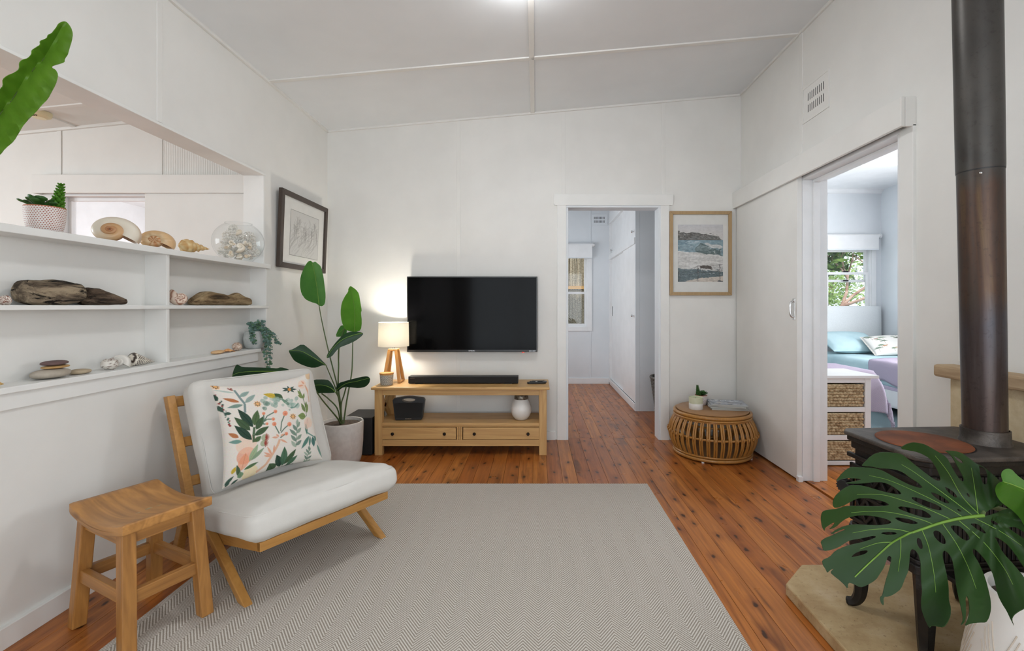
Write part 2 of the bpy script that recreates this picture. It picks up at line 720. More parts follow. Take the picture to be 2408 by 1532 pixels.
boards(XL - 0.005, XR + 0.015, YF, 4.05)
boards(-0.01, 1.85, 4.052, 6.88)
boards(1.802, 2.91, 2.0, 4.2)
sf = MB().box(-0.9, -0.01, 4.05, 6.9, -0.02, 0.0).box(2.91, 4.8, 2.0, 6.3, -0.02, 0.0).box(1.8, 2.91, 4.2, 6.3, -0.02, 0.0)
sf.box(-6.1, -1.82, -1.2, 6.5, -0.02, 0.0)
sf.build('rough_floor', MT['floor'], fl)

# ceilings
struct(MB().prism([(XL - 0.13, ceil_z(XL - 0.13)), (XR + 0.15, ceil_z(XR + 0.15)), (XR + 0.15, 3.12), (XL - 0.13, 3.12)],
                  lambda a, b: (a, YF - 0.1, b), lambda a, b: (a, YB + 0.06, b)).build('ceiling', MT['ceil']))
struct(MB().prism([(-6.1, kceil_z(-6.1)), (-1.87, kceil_z(-1.87)), (-1.87, 2.9), (-6.1, 2.9)],
                  lambda a, b: (a, -1.2, b), lambda a, b: (a, 3.56, b)).build('ceiling_kitchen', MT['wall']))
struct(MB().box(-0.9, 1.87, 4.05, 6.95, 2.60, 2.68).build('ceiling_study', MT['wallcool']))
struct(MB().box(1.88, 4.8, 1.9, 6.35, 2.745, 2.8).build('ceiling_bedroom', MT['white']))
struct(MB().box(-5.1, -1.9, 3.52, 6.5, 2.42, 2.5).build('ceiling_sunroom', MT['white']))

# walls of the main room
DX0, DX1, DZ = 0.270, 1.078, 2.035           # study doorway
struct(MB().box(XL - 0.13, DX0, YB, YB + 0.11, 0, 3.1).box(DX1, XR + 0.02, YB, YB + 0.11, 0, 3.1).box(DX0, DX1, YB, YB + 0.11, DZ, 3.1)
       .build('wall_back', MT['wall']))
BY0, BY1, BZ = 2.24, 3.07, 2.02              # bedroom doorway
wr = MB().box(XR, XR + 0.145, BY1, YB + 0.11, 0, 3.1).box(XR, XR + 0.145, BY0, BY1, BZ, 3.1).box(XR, XR + 0.145, -0.2, BY0, 0, 3.1)
wr.box(XR, XR + 0.145, -1.6, -0.2, 0, 0.85).box(XR, XR + 0.145, -1.6, -0.2, 2.15, 3.1).box(XR, XR + 0.145, YF - 0.1, -1.6, 0, 3.1)
struct(wr.build('wall_right', MT['wall']))
LT = 0.125                                    # left wall thickness
OY0, OY1, OZ0, OZ1 = 0.55, 3.06, 1.43, 2.04   # pass-through opening
NY1 = 3.10                                    # far end of the shelf niche
wl = MB().box(XL - LT, XL, YF - 0.1, OY0, 0, 3.1).box(XL - LT, XL, NY1, YB + 0.05, 0, 3.1).box(XL - LT, XL, OY1, NY1, OZ0, 3.1)
wl.box(XL - LT, XL, OY0, OY1, OZ1, 3.1).box(XL - LT, XL, OY0, NY1, 0, 0.865).box(XL - LT, XL - LT + 0.012, OY0, NY1, 0.865, OZ0)
struct(wl.build('wall_left', MT['wall']))
wf = MB().box(XL - 0.12, -1.45, YF - 0.12, YF, 0, 3.1).box(1.65, XR + 0.14, YF - 0.12, YF, 0, 3.1).box(-1.45, 1.65, YF - 0.12, YF, 2.32, 3.1)
struct(wf.build('wall_front', MT['wall']))


def trim(name, mb, bev=0.002, mat='trim'):
    return struct(mb.build(name, MT[mat], bevel=bev))


# cover battens on walls and ceilings
tn = [0]


def batten(x0, x1, y0, y1, z0, z1, mat='wall'):
    tn[0] += 1
    return trim('trim_%d' % tn[0], MB().box(x0, x1, y0, y1, z0, z1), 0.002, mat)


for bx in (-0.674, 0.243, 1.11):
    batten(bx - 0.016, bx + 0.016, YB - 0.003, YB + 0.004, 0.075 if bx < 0.2 else 2.13, ceil_z(bx) - 0.002)
batten(XR - 0.0055, XR + 0.004, 3.07, 3.105, 2.15, 3.02)
batten(XR - 0.0055, XR + 0.004, 1.90, 1.935, 0.93, 3.01)
batten(XL - 0.004, XL + 0.003, 2.198, 2.232, OZ1 + 0.012, 2.685)


def cbatten(x0, x1, y0, y1, zf, mat='wall', t=0.009):
    tn[0] += 1
    z0, z1 = zf(x0), zf(x1)
    return trim('trim_%d' % tn[0], MB().hexa([(x0, y0, z0 - t), (x1, y0, z1 - t), (x1, y1, z1 - t), (x0, y1, z0 - t),
                                              (x0, y0, z0 + 0.004), (x1, y0, z1 + 0.004), (x1, y1, z1 + 0.004), (x0, y1, z0 + 0.004)]), 0.002, mat)


cbatten(XL, XR, 3.095, 3.13, ceil_z)
cbatten(-0.045, -0.010, YF, YB, ceil_z)
cbatten(XL, XR, 1.20, 1.235, ceil_z)
cbatten(XL, XL + 0.016, YF, YB, ceil_z, t=0.016)
cbatten(XR - 0.016, XR, YF, YB, ceil_z, t=0.016)
cbatten(XL, XR, YB - 0.016, YB, ceil_z, t=0.016)
cbatten(-6, XL - LT, 3.165, 3.20, kceil_z)
cbatten(-3.52, -3.487, -1.1, 3.5, kceil_z)
cbatten(-6, XL - LT, 3.48, 3.502, kceil_z, t=0.02)

# skirtings
SK = 0.075
trim('baseboard_back', MB().box(XL, DX0 - 0.10, YB - 0.018, YB + 0.003, 0, SK).box(DX1 + 0.09, XR - 0.03, YB - 0.018, YB + 0.003, 0, SK))
trim('baseboard_left', MB().box(XL - 0.003, XL + 0.018, YF, YB, 0, SK))
trim('baseboard_right', MB().box(XR - 0.018, XR + 0.003, YF, BY0 - 0.075, 0, SK))

# study door casing: jambs, head with ears, inner stop
trim('trim_study_casing', MB().box(DX0 - 0.085, DX0 - 0.006, YB - 0.018, YB + 0.002, 0, DZ + 0.004).box(DX1 + 0.006, DX1 + 0.0805, YB - 0.018, YB + 0.002, 0, DZ + 0.004)
     .prism([(DX0 - 0.115, DZ + 0.018), (DX0 - 0.11, DZ + 0.008), (DX0 - 0.10, DZ + 0.004), (DX1 + 0.10, DZ + 0.004), (DX1 + 0.11, DZ + 0.008), (DX1 + 0.115, DZ + 0.018), (DX1 + 0.115, DZ + 0.10), (DX0 - 0.115, DZ + 0.10)],
            lambda a, b: (a, YB - 0.021, b), lambda a, b: (a, YB + 0.002, b)))
trim('trim_study_jamb', MB().box(DX0 - 0.008, DX0 + 0.012, YB - 0.012, YB + 0.12, 0, DZ - 0.0155).box(DX1 - 0.012, DX1 + 0.008, YB - 0.012, YB + 0.12, 0, DZ - 0.0155)
     .box(DX0 - 0.008, DX1 + 0.008, YB - 0.012, YB + 0.12, DZ - 0.015, DZ + 0.006), mat='wallcool')

# bedroom doorway lining and casing
trim('trim_bedroom_jamb', MB().box(XR - 0.012, XR + 0.155, BY1 - 0.016, BY1 + 0.006, 0, BZ - 0.0165).box(XR - 0.012, XR + 0.155, BY0 - 0.006, BY0 + 0.012, 0, BZ - 0.0165)
     .box(XR - 0.012, XR + 0.155, BY0 - 0.006, BY1 + 0.006, BZ - 0.016, BZ + 0.006)
     .box(XR + 0.055, XR + 0.095, BY1 - 0.034, BY1 - 0.0165, 0, BZ - 0.0345).box(XR + 0.055, XR + 0.095, BY0 + 0.0125, BY1 - 0.0165, BZ - 0.034, BZ - 0.0165), mat='white')
trim('trim_bedroom_casing', MB().box(XR - 0.016, XR + 0.002, BY0 - 0.085, BY0 - 0.004, 0, 2.02))

# pelmet over the sliding door
trim('trim_pelmet', MB().box(XR - 0.072, XR - 0.052, 2.155, YB - 0.002, 2.010, 2.150).box(XR - 0.0515, XR + 0.002, 2.173, YB - 0.002, 2.132, 2.150).box(XR - 0.0515, XR + 0.002, 2.155, 2.1725, 2.010, 2.150), 0.003, 'wall')

# sliding door, pushed open along the wall
dr = struct(MB().box(1.738, 1.772, 3.055, 3.975, 0.012, 2.05).build('door_1', MT['wall'], bevel=0.003))
hp = MB().box(1.7335, 1.7385, 3.075, 3.105, 1.072, 1.215).build('handle_plate', MT['chrome'], dr, bevel=0.002)
hm = MB().tube(smooth_path([(1.736, 3.090, 1.088), (1.716, 3.090, 1.100), (1.712, 3.090, 1.143), (1.716, 3.090, 1.186), (1.736, 3.090, 1.199)], 5), 0.0065, 8)
hm.build('pull_handle', MT['chrome'], dr, 60)
gm = MB().box(1.735, 1.765, 3.030, 3.062, 0.0, 0.035).build('floor_guide', MT['white'], dr, bevel=0.002)


# wall vent with two rows of slots
def vent(name, M, w, h, label, mat='wall', cols=9):
    """plate in local x (width) / z (height), facing local -y"""
    o = MB()
    rows = [(-h * 0.30, -h * 0.06), (h * 0.06, h * 0.30)]
    x0, x1 = -w * 0.36, w * 0.36
    d = 0.0035
    o.box(-w / 2, w / 2, -d, 0.0, rows[1][1], h / 2).box(-w / 2, w / 2, -d, 0.0, -h / 2, rows[0][0]).box(-w / 2, w / 2, -d, 0.0, rows[0][1], rows[1][0])
    pitch = (x1 - x0) / cols
    for a, b in rows:
        o.box(-w / 2, x0, -d, 0.0, a, b).box(x1, w / 2, -d, 0.0, a, b)
        for i in range(cols):
            o.box(x0 + pitch * i, x0 + pitch * (i + 0.55), -d, 0.0, a, b)
    t = thing(name, label, 'vent')
    t.matrix_world = M
    pl = o.build('slotted_plate', MT[mat], t)
    MB().box(-w * 0.42, w * 0.42, -0.0015, 0.002, -h * 0.36, h * 0.36).build('slot_shade_sheet', MT['cloth_black'], t)  # black sheet stands in for the shade inside the slots
    fr = MB().box(-w / 2 - 0.014, w / 2 + 0.014, -0.006, 0, h / 2, h / 2 + 0.014).box(-w / 2 - 0.014, w / 2 + 0.014, -0.006, 0, -h / 2 - 0.014, -h / 2)
    fr.box(-w / 2 - 0.014, -w / 2, -0.006, 0, -h / 2, h / 2).box(w / 2, w / 2 + 0.014, -0.006, 0, -h / 2, h / 2)
    fr.build('beading', MT[mat], t)
    return t


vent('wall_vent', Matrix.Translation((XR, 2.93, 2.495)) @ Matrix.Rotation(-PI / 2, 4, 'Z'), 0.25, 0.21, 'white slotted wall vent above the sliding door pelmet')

# pass-through opening: lip under the lintel
trim('trim_lintel', MB().box(XL - LT - 0.008, XL + 0.010, OY0, OY1 + 0.012, OZ1 - 0.006, OZ1 + 0.008), 0.002)
trim('trim_opening_end', MB().box(XL - LT - 0.006, XL + 0.004, OY1 - 0.004, OY1 + 0.014, OZ0 + 0.01, OZ1), 0.002)

# built-in shelves of the niche
bs = thing('built_in_shelves', 'white painted built-in shelves in the niche below the pass-through', 'shelf', (XL, 2.0, 0.0))


def bpart(name, mb, mat='trim', bev=0.0025):
    return mb.build(name, MT[mat], bs, bevel=bev, world=True)


bpart('sill_board', MB().box(XL - 0.22, XL + 0.014, OY0, 3.125, 1.417, 1.446))
bpart('shelf_board', MB().box(XL - LT + 0.012, XL + 0.006, OY0, 3.115, 1.150, 1.168))
bpart('ledge_board', MB().box(XL - LT + 0.012, XL + 0.022, OY0, 3.00, 0.866, 0.888))
bpart('apron_board', MB().box(XL - 0.002, XL + 0.010, OY0, 2.985, 0.808, 0.868))
for dy in (0.98, 2.258):
    bpart('upright', MB().box(XL - LT + 0.012, XL + 0.001, dy, dy + 0.018, 0.886, 1.152), 'wall')
    bpart('upright', MB().box(XL - LT + 0.012, XL + 0.001, dy, dy + 0.018, 1.166, 1.419), 'wall')
bpart('end_board', MB().box(XL - LT + 0.012, XL + 0.002, 3.088, 3.108, 0.886, 1.419), 'wall')
bpart('back_panel', MB().box(XL - LT + 0.009, XL - LT + 0.018, OY0, NY1, 0.87, 1.425), 'wall', 0)

# ------------------------------------------------------------------ kitchen and sun room seen through the opening
KY = 3.5
kw = MB().box(-6.1, -3.62, KY, KY + 0.09, 0, 2.8).box(-2.74, XL - LT + 0.01, KY, KY + 0.09, 0, 2.8).box(-3.62, -2.74, KY, KY + 0.09, 2.02, 2.8)
struct(kw.build('wall_kitchen_back', MT['wall']))
struct(MB().box(-6.1, -6.0, -1.2, 3.56, 0, 2.8).build('wall_kitchen_left', MT['wall']))
struct(MB().box(-6.1, XL - LT, -1.3, -1.2, 0, 2.8).build('wall_kitchen_front', MT['wall']))
struct(MB().box(-5.1, -5.0, 3.58, 6.5, 0, 2.5).box(-1.98, -1.9, 3.58, 6.5, 0, 2.5).box(-5.1, -1.9, 6.45, 6.55, 0, 2.5).build('wall_sunroom', MT['white']))
trim('trim_kitchen_pelmet', MB().box(-3.775, -2.185, KY - 0.062, KY - 0.048, 2.012, 2.150).box(-3.760, -2.185, KY - 0.0475, KY + 0.002, 2.136, 2.150).box(-3.775, -3.761, KY - 0.0475, KY + 0.002, 2.012, 2.150), 0.002, 'wall')
struct(MB().box(-2.945, -2.10, KY - 0.042, KY - 0.008, 0.01, 2.06).build('door_2', MT['wall'], bevel=0.003))
trim('trim_kitchen_jamb', MB().box(-3.63, -3.60, KY - 0.012, KY + 0.1, 0, 1.9995).box(-3.63, -2.74, KY - 0.012, KY + 0.1, 2.0, 2.03).box(-3.5995, -3.58, KY + 0.04, KY + 0.07, 0, 1.9745).box(-3.5995, -2.74, KY + 0.04, KY + 0.07, 1.975, 1.9995), 0.002, 'white')
batten(-3.645, -3.612, KY - 0.006, KY + 0.003, 2.15, 2.51)
batten(-2.875, -2.842, KY - 0.006, KY + 0.003, 2.15, 2.585)


# finely ribbed wall lining right of the batten
def ribbed():
    m = MB()
    x = -2.838
    while x < XL - LT - 0.01:
        m.box(x, x + 0.0105, KY - 0.0014, KY + 0.002, 2.15, 2.585)
        x += 0.0135
    o = m.build('ribbed_lining', MT['wall'])
    o['kind'] = 'structure'
    o.name = 'trim_ribbed_lining'


ribbed()
sd = thing('smoke_alarm', 'round cream smoke alarm on the kitchen ceiling', 'smoke alarm', (-3.50, 3.24, kceil_z(-3.5)))
MB().lathe([(0, -0.04), (0.035, -0.04), (0.058, -0.028), (0.064, -0.012), (0.064, 0.004), (0, 0.004)], 28).build('housing', speckle('aged_cream_plastic', (226, 212, 170), (232, 220, 182), 10, 0.4), sd, 40)
for k in range(6):
    a = -2.2 + k * 0.22
    MB().beam((0.040 * math.cos(a), 0.040 * math.sin(a), -0.0385), (0.054 * math.cos(a), 0.054 * math.sin(a), -0.031), 0.004, 0.003, (0, 0, 1)).build('slot', MT['black'], sd)

# ------------------------------------------------------------------ study beyond the back doorway
SY = 6.875
WX0, WX1, WZ0, WZ1 = -0.25, 0.775, 0.855, 1.95
sw = MB().box(-0.9, WX0, SY, SY + 0.1, 0, 2.7).box(WX1, 1.87, SY, SY + 0.1, 0, 2.7).box(WX0, WX1, SY, SY + 0.1, 0, WZ0).box(WX0, WX1, SY, SY + 0.1, WZ1, 2.7)
struct(sw.build('wall_study_back', MT['wallcool']))
struct(MB().box(-0.9, -0.8, 4.1, SY + 0.1, 0, 2.7).build('wall_study_left', MT['wallcool']))
struct(MB().box(1.80, 1.87, 4.1, SY + 0.1, 0, 2.7).build('wall_study_right', MT['wallcool']))
trim('baseboard_study', MB().box(-0.8, 1.10, SY - 0.016, SY + 0.002, 0, 0.085), mat='white')
batten(0.802, 0.826, SY - 0.007, SY + 0.003, 0.085, 0.80, 'wallcool')
batten(0.802, 0.826, SY - 0.007, SY + 0.003, 2.10, 2.6, 'wallcool')


def window(name, x0, x1, y, z0, z1, zm, cas=0.065, ov=0.0, mat='white', sash=0.035):
    """double hung window in a wall whose room face is at y; outside is +y"""
    fr = MB().box(x0 - cas, x0, y - 0.018, y + 0.004, z0 - cas, z1 + cas).box(x1, x1 + cas, y - 0.018, y + 0.004, z0 - cas, z1 + cas)
    fr.box(x0, x1, y - 0.018, y + 0.004, z1, z1 + cas).box(x0, x1, y - 0.018, y + 0.004, z0 - cas, z0)
    fr.box(x0 - 0.002, x0 + 0.014, y, y + 0.1, z0, z1).box(x1 - 0.014, x1 + 0.002, y, y + 0.1, z0, z1).box(x0 + 0.0145, x1 - 0.0145, y + 0.001, y + 0.1, z1 - 0.014, z1 + 0.002).box(x0 + 0.0145, x1 - 0.0145, y + 0.001, y + 0.1, z0 - 0.002, z0 + 0.014)
    w = struct(fr.build(name, MT[mat], bevel=0.002))
    for a, b, yy in ((z0 + 0.01, zm + 0.018 + ov, y + 0.03), (zm - 0.018 - ov, z1 - 0.01, y + 0.06)):
        s = MB().box(x0 + 0.01, x0 + 0.01 + sash, yy, yy + 0.026, a, b).box(x1 - 0.01 - sash, x1 - 0.01, yy, yy + 0.026, a, b)
        s.box(x0 + 0.0105 + sash, x1 - 0.0105 - sash, yy, yy + 0.026, a, a + sash).box(x0 + 0.0105 + sash, x1 - 0.0105 - sash, yy, yy + 0.026, b - sash, b)
        so = s.build('sash', MT[mat], w, bevel=0.002)
        MB().box(x0 + 0.02, x1 - 0.02, yy + 0.011, yy + 0.014, a + 0.01, b - 0.01).build('pane', MT['glass'], so)
    return w


w1 = window('window_1', WX0, WX1, SY, WZ0, WZ1, 1.36)
bl = thing('roller_blind', 'white roller blind rolled up over the study window', 'blind', (0.27, SY - 0.05, 1.88))
MB().tube([(-0.62, -0.005, 0.19), (0.60, -0.005, 0.19)], 0.028, 14).build('roll', MT['white'], bl, 60)
MB().box(-0.58, 0.565, -0.034, -0.031, 0.0, 0.19).build('blind_cloth', MT['white'], bl)
MB().box(-0.58, 0.565, -0.039, -0.026, -0.012, 0.004).build('bottom_bar', MT['wallcool'], bl, bevel=0.003)
MB().box(0.585, 0.60, -0.03, 0.034, 0.165, 0.225).build('bracket', MT['chrome'], bl, bevel=0.003)
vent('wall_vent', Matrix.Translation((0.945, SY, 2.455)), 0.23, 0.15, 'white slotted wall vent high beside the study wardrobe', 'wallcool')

# fitted wardrobe with sliding doors, front plane at WF, near end at WE
WF, WE = 1.10, 5.075
wd = thing('wardrobe', 'white built-in wardrobe with sliding doors inside the study', 'wardrobe', (1.45, 6.0, 0.0))


def wpart(name, mb, mat='white', parent=wd, bev=0.003):
    return mb.build(name, MT[mat], parent, bevel=bev, world=True)


wpart('carcass', MB().box(WF + 0.05, 1.80, WE, SY, 0.0, 2.6).box(WF, WF + 0.05, WE, WE + 0.022, 0.0, 2.6), 'wallcool')
wpart('kick_board', MB().box(WF - 0.004, WF + 0.052, WE + 0.004, SY, 0, 0.085).box(WF - 0.012, WF + 0.01, WE + 0.004, SY, 0.03, 0.085))
wpart('mid_rail', MB().box(WF - 0.012, WF + 0.052, WE + 0.004, SY, 1.855, 1.925))
wpart('top_rail', MB().box(WF - 0.012, WF + 0.052, WE + 0.004, SY, 2.385, 2.46).box(WF, WF + 0.052, WE, SY, 2.46, 2.6))
wpart('end_stile', MB().box(WF - 0.004, WF + 0.05, SY - 0.07, SY, 0, 2.46))
ym = 5.80
for (y0, y1, z0, z1, xo, knob) in ((WE + 0.022, ym + 0.03, 0.087, 1.856, 0.004, (WE + 0.085, 1.055)), (ym, SY - 0.07, 0.087, 1.856, 0.028, None),
                                   (WE + 0.022, ym + 0.03, 1.924, 2.386, 0.004, (WE + 0.085, 2.0)), (ym, SY - 0.07, 1.924, 2.386, 0.028, (SY - 0.12, 1.985))):
    d = wpart('sliding_door', MB().box(WF + xo, WF + xo + 0.02, y0, y1, z0, z1))
    if knob:
        MB().lathe([(0, -0.034), (0.010, -0.033), (0.015, -0.026), (0.014, -0.02), (0.006, -0.014), (0.006, 0), (0.013, 0.001)], 14,
                   M=Matrix.Rotation(PI / 2, 3, 'Y')).xform(Matrix.Translation((WF + xo, knob[0], knob[1]))).build('knob', MT['chrome'], d, 50, world=False)
    else:
        MB().box(WF + xo - 0.004, WF + xo + 0.001, SY - 0.135, SY - 0.12, 1.02, 1.16).build('finger_pull', MT['blackmatt'], d)

# ------------------------------------------------------------------ bedroom beyond the right doorway
BYB, BXR = 6.25, 4.70
BX0, BX1, BZ0, BZ1 = 3.955, 4.56, 0.9, 1.95
bw = MB().box(1.90, BX0, BYB, BYB + 0.1, 0, 2.8).box(BX1, BXR + 0.1, BYB, BYB + 0.1, 0, 2.8).box(BX0, BX1, BYB, BYB + 0.1, 0, BZ0).box(BX0, BX1, BYB, BYB + 0.1, BZ1, 2.8)
struct(bw.build('wall_bedroom_back', MT['wallcool']))
struct(MB().box(BXR, BXR + 0.1, 1.9, BYB + 0.1, 0, 2.8).build('wall_bedroom_right', MT['wallcool']))
struct(MB().box(1.93, BXR + 0.1, 1.85, 1.95, 0, 2.8).build('wall_bedroom_front', MT['wallcool']))
struct(MB().box(1.88, 1.932, 4.0, BYB + 0.1, 0, 2.8).build('wall_bedroom_left', MT['wallcool']))
trim('trim_bedroom_batten', MB().box(1.94, BXR, 5.12, 5.16, 2.737, 2.75), 0.002, 'white')
trim('trim_bedroom_cornice', MB().prism([(0, 0), (-0.05, 0), (-0.045, -0.02), (-0.02, -0.045), (0, -0.05)], lambda a, b: (1.94, BYB + a, 2.745 + b), lambda a, b: (BXR, BYB + a, 2.745 + b)), 0, 'white')
w2 = window('window_2', BX0, BX1, BYB, BZ0, BZ1, 1.56, 0.06, 0.05)
for zz in (1.627, 1.50):
    MB().box(4.20, 4.27, BYB + 0.018, BYB + 0.03, zz, zz + 0.022).build('sash_lock', MT['black'], w2, bevel=0.003)
bl = thing('roller_blind', 'white roller blind rolled up over the bedroom window', 'blind', (4.27, BYB - 0.04, 1.93))
MB().tube([(-0.37, -0.005, 0.18), (0.37, -0.005, 0.18)], 0.028, 14).build('roll', MT['white'], bl, 60)
MB().box(-0.345, 0.345, -0.034, -0.031, 0.0, 0.18).build('blind_cloth', MT['white'], bl)
MB().box(-0.345, 0.345, -0.039, -0.026, -0.012, 0.004).build('bottom_bar', MT['wallcool'], bl, bevel=0.003)
for sx in (-1, 1):
    MB().lathe([(0, -0.006), (0.033, -0.006), (0.033, 0.006), (0, 0.006)], 16, M=Matrix.Rotation(PI / 2, 3, 'Y')).xform(Matrix.Translation((0.378 * sx, -0.005, 0.18))).build('bracket', MT['white'], bl)

# ------------------------------------------------------------------ lights fixed to the ceiling
cl = thing('ceiling_light', 'round opal oyster light on the sloping ceiling', 'ceiling light', (-0.03, 2.265, ceil_z(-0.03)))
MB().lathe([(0, -0.02), (0.185, -0.02), (0.19, 0.012), (0, 0.012)], 40).build('light_base', MT['white'], cl, 40)
MB().lathe([(0, -0.085), (0.06, -0.082), (0.11, -0.07), (0.15, -0.045), (0.165, -0.018), (0, -0.016)], 40).build('opal_shade', emit('opal_glow', (0.97, 0.985, 1.0, 1), 46.0), cl, 60)
# glass door frames behind the camera
gd = struct(MB().box(-1.45, -1.39, YF - 0.09, YF - 0.03, 0, 2.32).box(1.59, 1.65, YF - 0.09, YF - 0.03, 0, 2.32).box(-1.45, 1.65, YF - 0.09, YF - 0.03, 2.26, 2.32).box(-1.45, 1.65, YF - 0.09, YF - 0.03, 0, 0.06)
            .box(-0.42, -0.36, YF - 0.09, YF - 0.03, 0, 2.3).box(0.58, 0.64, YF - 0.09, YF - 0.03, 0, 2.3).build('door_3', MT['white']))
for a, b in ((-1.39, -0.42), (-0.36, 0.58), (0.64, 1.59)):
    MB().box(a, b, YF - 0.062, YF - 0.058, 0.06, 2.26).build('pane', MT['glass'], gd)
w3 = struct(MB().box(XR + 0.04, XR + 0.1, -1.6, -1.54, 0.85, 2.15).box(XR + 0.04, XR + 0.1, -0.26, -0.2, 0.85, 2.15).box(XR + 0.04, XR + 0.1, -1.6, -0.2, 0.85, 0.91).box(XR + 0.04, XR + 0.1, -1.6, -0.2, 2.09, 2.15).build('window_3', MT['white']))
MB().box(XR + 0.068, XR + 0.072, -1.54, -0.26, 0.91, 2.09).build('pane', MT['glass'], w3)
# ------------------------------------------------------------------ 2d painter for prints (colours per vertex)


class Canvas:
    def __init__(s, w, h, bg):
        s.w, s.h = w, h
        s.a = np.zeros((h, w, 3)) + np.array(bg, float)

    def _blend(s, x0, y0, m, col, alpha):
        h, w = m.shape
        m = (m * alpha)[..., None]
        s.a[y0:y0 + h, x0:x0 + w] = s.a[y0:y0 + h, x0:x0 + w] * (1 - m) + np.array(col, float) * m

    def poly(s, pts, col, alpha=1.0):
        p = np.array(pts, float)
        x0, y0 = max(0, int(p[:, 0].min()) - 1), max(0, int(p[:, 1].min()) - 1)
        x1, y1 = min(s.w, int(p[:, 0].max()) + 2), min(s.h, int(p[:, 1].max()) + 2)
        if x1 <= x0 or y1 <= y0:
            return
        acc = np.zeros((y1 - y0, x1 - x0))
        for ox in (0.25, 0.75):
            for oy in (0.25, 0.75):
                X, Y = np.meshgrid(np.arange(x0, x1) + ox, np.arange(y0, y1) + oy)
                inside = np.zeros(X.shape, bool)
                n = len(p)
                for i in range(n):
                    xa, ya = p[i]
                    xb, yb = p[(i + 1) % n]
                    if ya == yb:
                        continue
                    c = ((ya > Y) != (yb > Y)) & (X < (xb - xa) * (Y - ya) / (yb - ya) + xa)
                    inside ^= c
                acc += inside
        s._blend(x0, y0, acc / 4, col, alpha)

    def stroke(s, pts, w, col, alpha=1.0, w1=None):
        pts = [np.array(p, float) for p in pts]
        w1 = w if w1 is None else w1
        n = len(pts) - 1
        for i in range(n):
            a, b = pts[i], pts[i + 1]
            d = b - a
            L = np.hypot(*d)
            if L < 1e-6:
                continue
            nn = np.array([-d[1], d[0]]) / L
            wa = (w + (w1 - w) * i / n) / 2
            wb = (w + (w1 - w) * (i + 1) / n) / 2
            s.poly([a + nn * wa, b + nn * wb, b - nn * wb, a - nn * wa], col, alpha)

    def ell(s, cx, cy, rx, ry, col, alpha=1.0, ang=0.0):
        t = np.linspace(0, 2 * PI, 20, endpoint=False)
        x, y = rx * np.cos(t), ry * np.sin(t)
        c, d = math.cos(ang), math.sin(ang)
        s.poly(list(zip(cx + x * c - y * d, cy + x * d + y * c)), col, alpha)

    def leaf(s, p0, p1, width, col, alpha=1.0, bend=0.0):
        p0, p1 = np.array(p0, float), np.array(p1, float)
        d = p1 - p0
        L = np.hypot(*d)
        n = np.array([-d[1], d[0]]) / max(L, 1e-6)
        a, b = [], []
        for i in range(11):
            t = i / 10
            w = width * math.sin(PI * t ** 0.85) * 0.5
            c = p0 + d * t + n * (bend * L * math.sin(PI * t))
            a.append(c + n * w)
            b.append(c - n * w)
        s.poly(a + b[::-1], col, alpha)
        s.stroke([p0 + d * t + n * (bend * L * math.sin(PI * t)) for t in np.linspace(0.05, 0.95, 6)], max(0.6, width * 0.07), [c * 0.8 for c in col], alpha * 0.6)

    def lookup(s, u, v):
        """linear colour at u, v in 0..1 (v down)"""
        x = min(s.w - 1, max(0, int(u * s.w)))
        y = min(s.h - 1, max(0, int(v * s.h)))
        return lin(s.a[y, x])


def homography(src, dst):
    A = []
    for (x, y), (u, v) in zip(src, dst):
        A.append([x, y, 1, 0, 0, 0, -u * x, -u * y])
        A.append([0, 0, 0, x, y, 1, -v * x, -v * y])
    b = np.array(dst, float).reshape(-1)
    h = np.linalg.solve(np.array(A, float), b)
    return np.append(h, 1).reshape(3, 3)


def print_panel(name, canvas, corner, du, dv, mat, parent, nx, ny, world=False):
    """flat printed sheet with one vertex per canvas cell; du, dv span the sheet from the top left corner"""
    corner, du, dv = Vector(corner), Vector(du), Vector(dv)
    m = MB()
    m.grid(lambda a, b: corner + du * a + dv * b, nx, ny)
    m.c = [canvas.lookup(i / nx, j / ny) for j in range(ny + 1) for i in range(nx + 1)]
    return m.build(name, mat, parent, world=world, fix=False)


def text(name, body, size, M, mat, parent, ext=0.0008):
    cu = bpy.data.curves.new(name, 'FONT')
    cu.body = body
    cu.size = size
    cu.align_x = 'CENTER'
    cu.align_y = 'CENTER'
    cu.extrude = ext
    tmp = bpy.data.objects.new(name, cu)
    COL.objects.link(tmp)
    bpy.context.view_layer.update()
    dg = bpy.context.evaluated_depsgraph_get()
    me = bpy.data.meshes.new_from_object(tmp.evaluated_get(dg))
    me.materials.clear()
    me.materials.append(mat)
    me.transform(M)
    bpy.data.objects.remove(tmp)
    o = link(bpy.data.objects.new(name, me))
    o.parent = parent
    return o


FRONT = Matrix.Rotation(PI / 2, 4, 'X')   # text facing -Y

# ------------------------------------------------------------------ rug
rug = MB().box(-1.465, 0.725, -0.05, 2.985, 0.0, 0.011).build('woven_rug', MT['rug'], bevel=0.004)
tag(rug, 'large beige herringbone woven rug on the timber floor', 'rug')

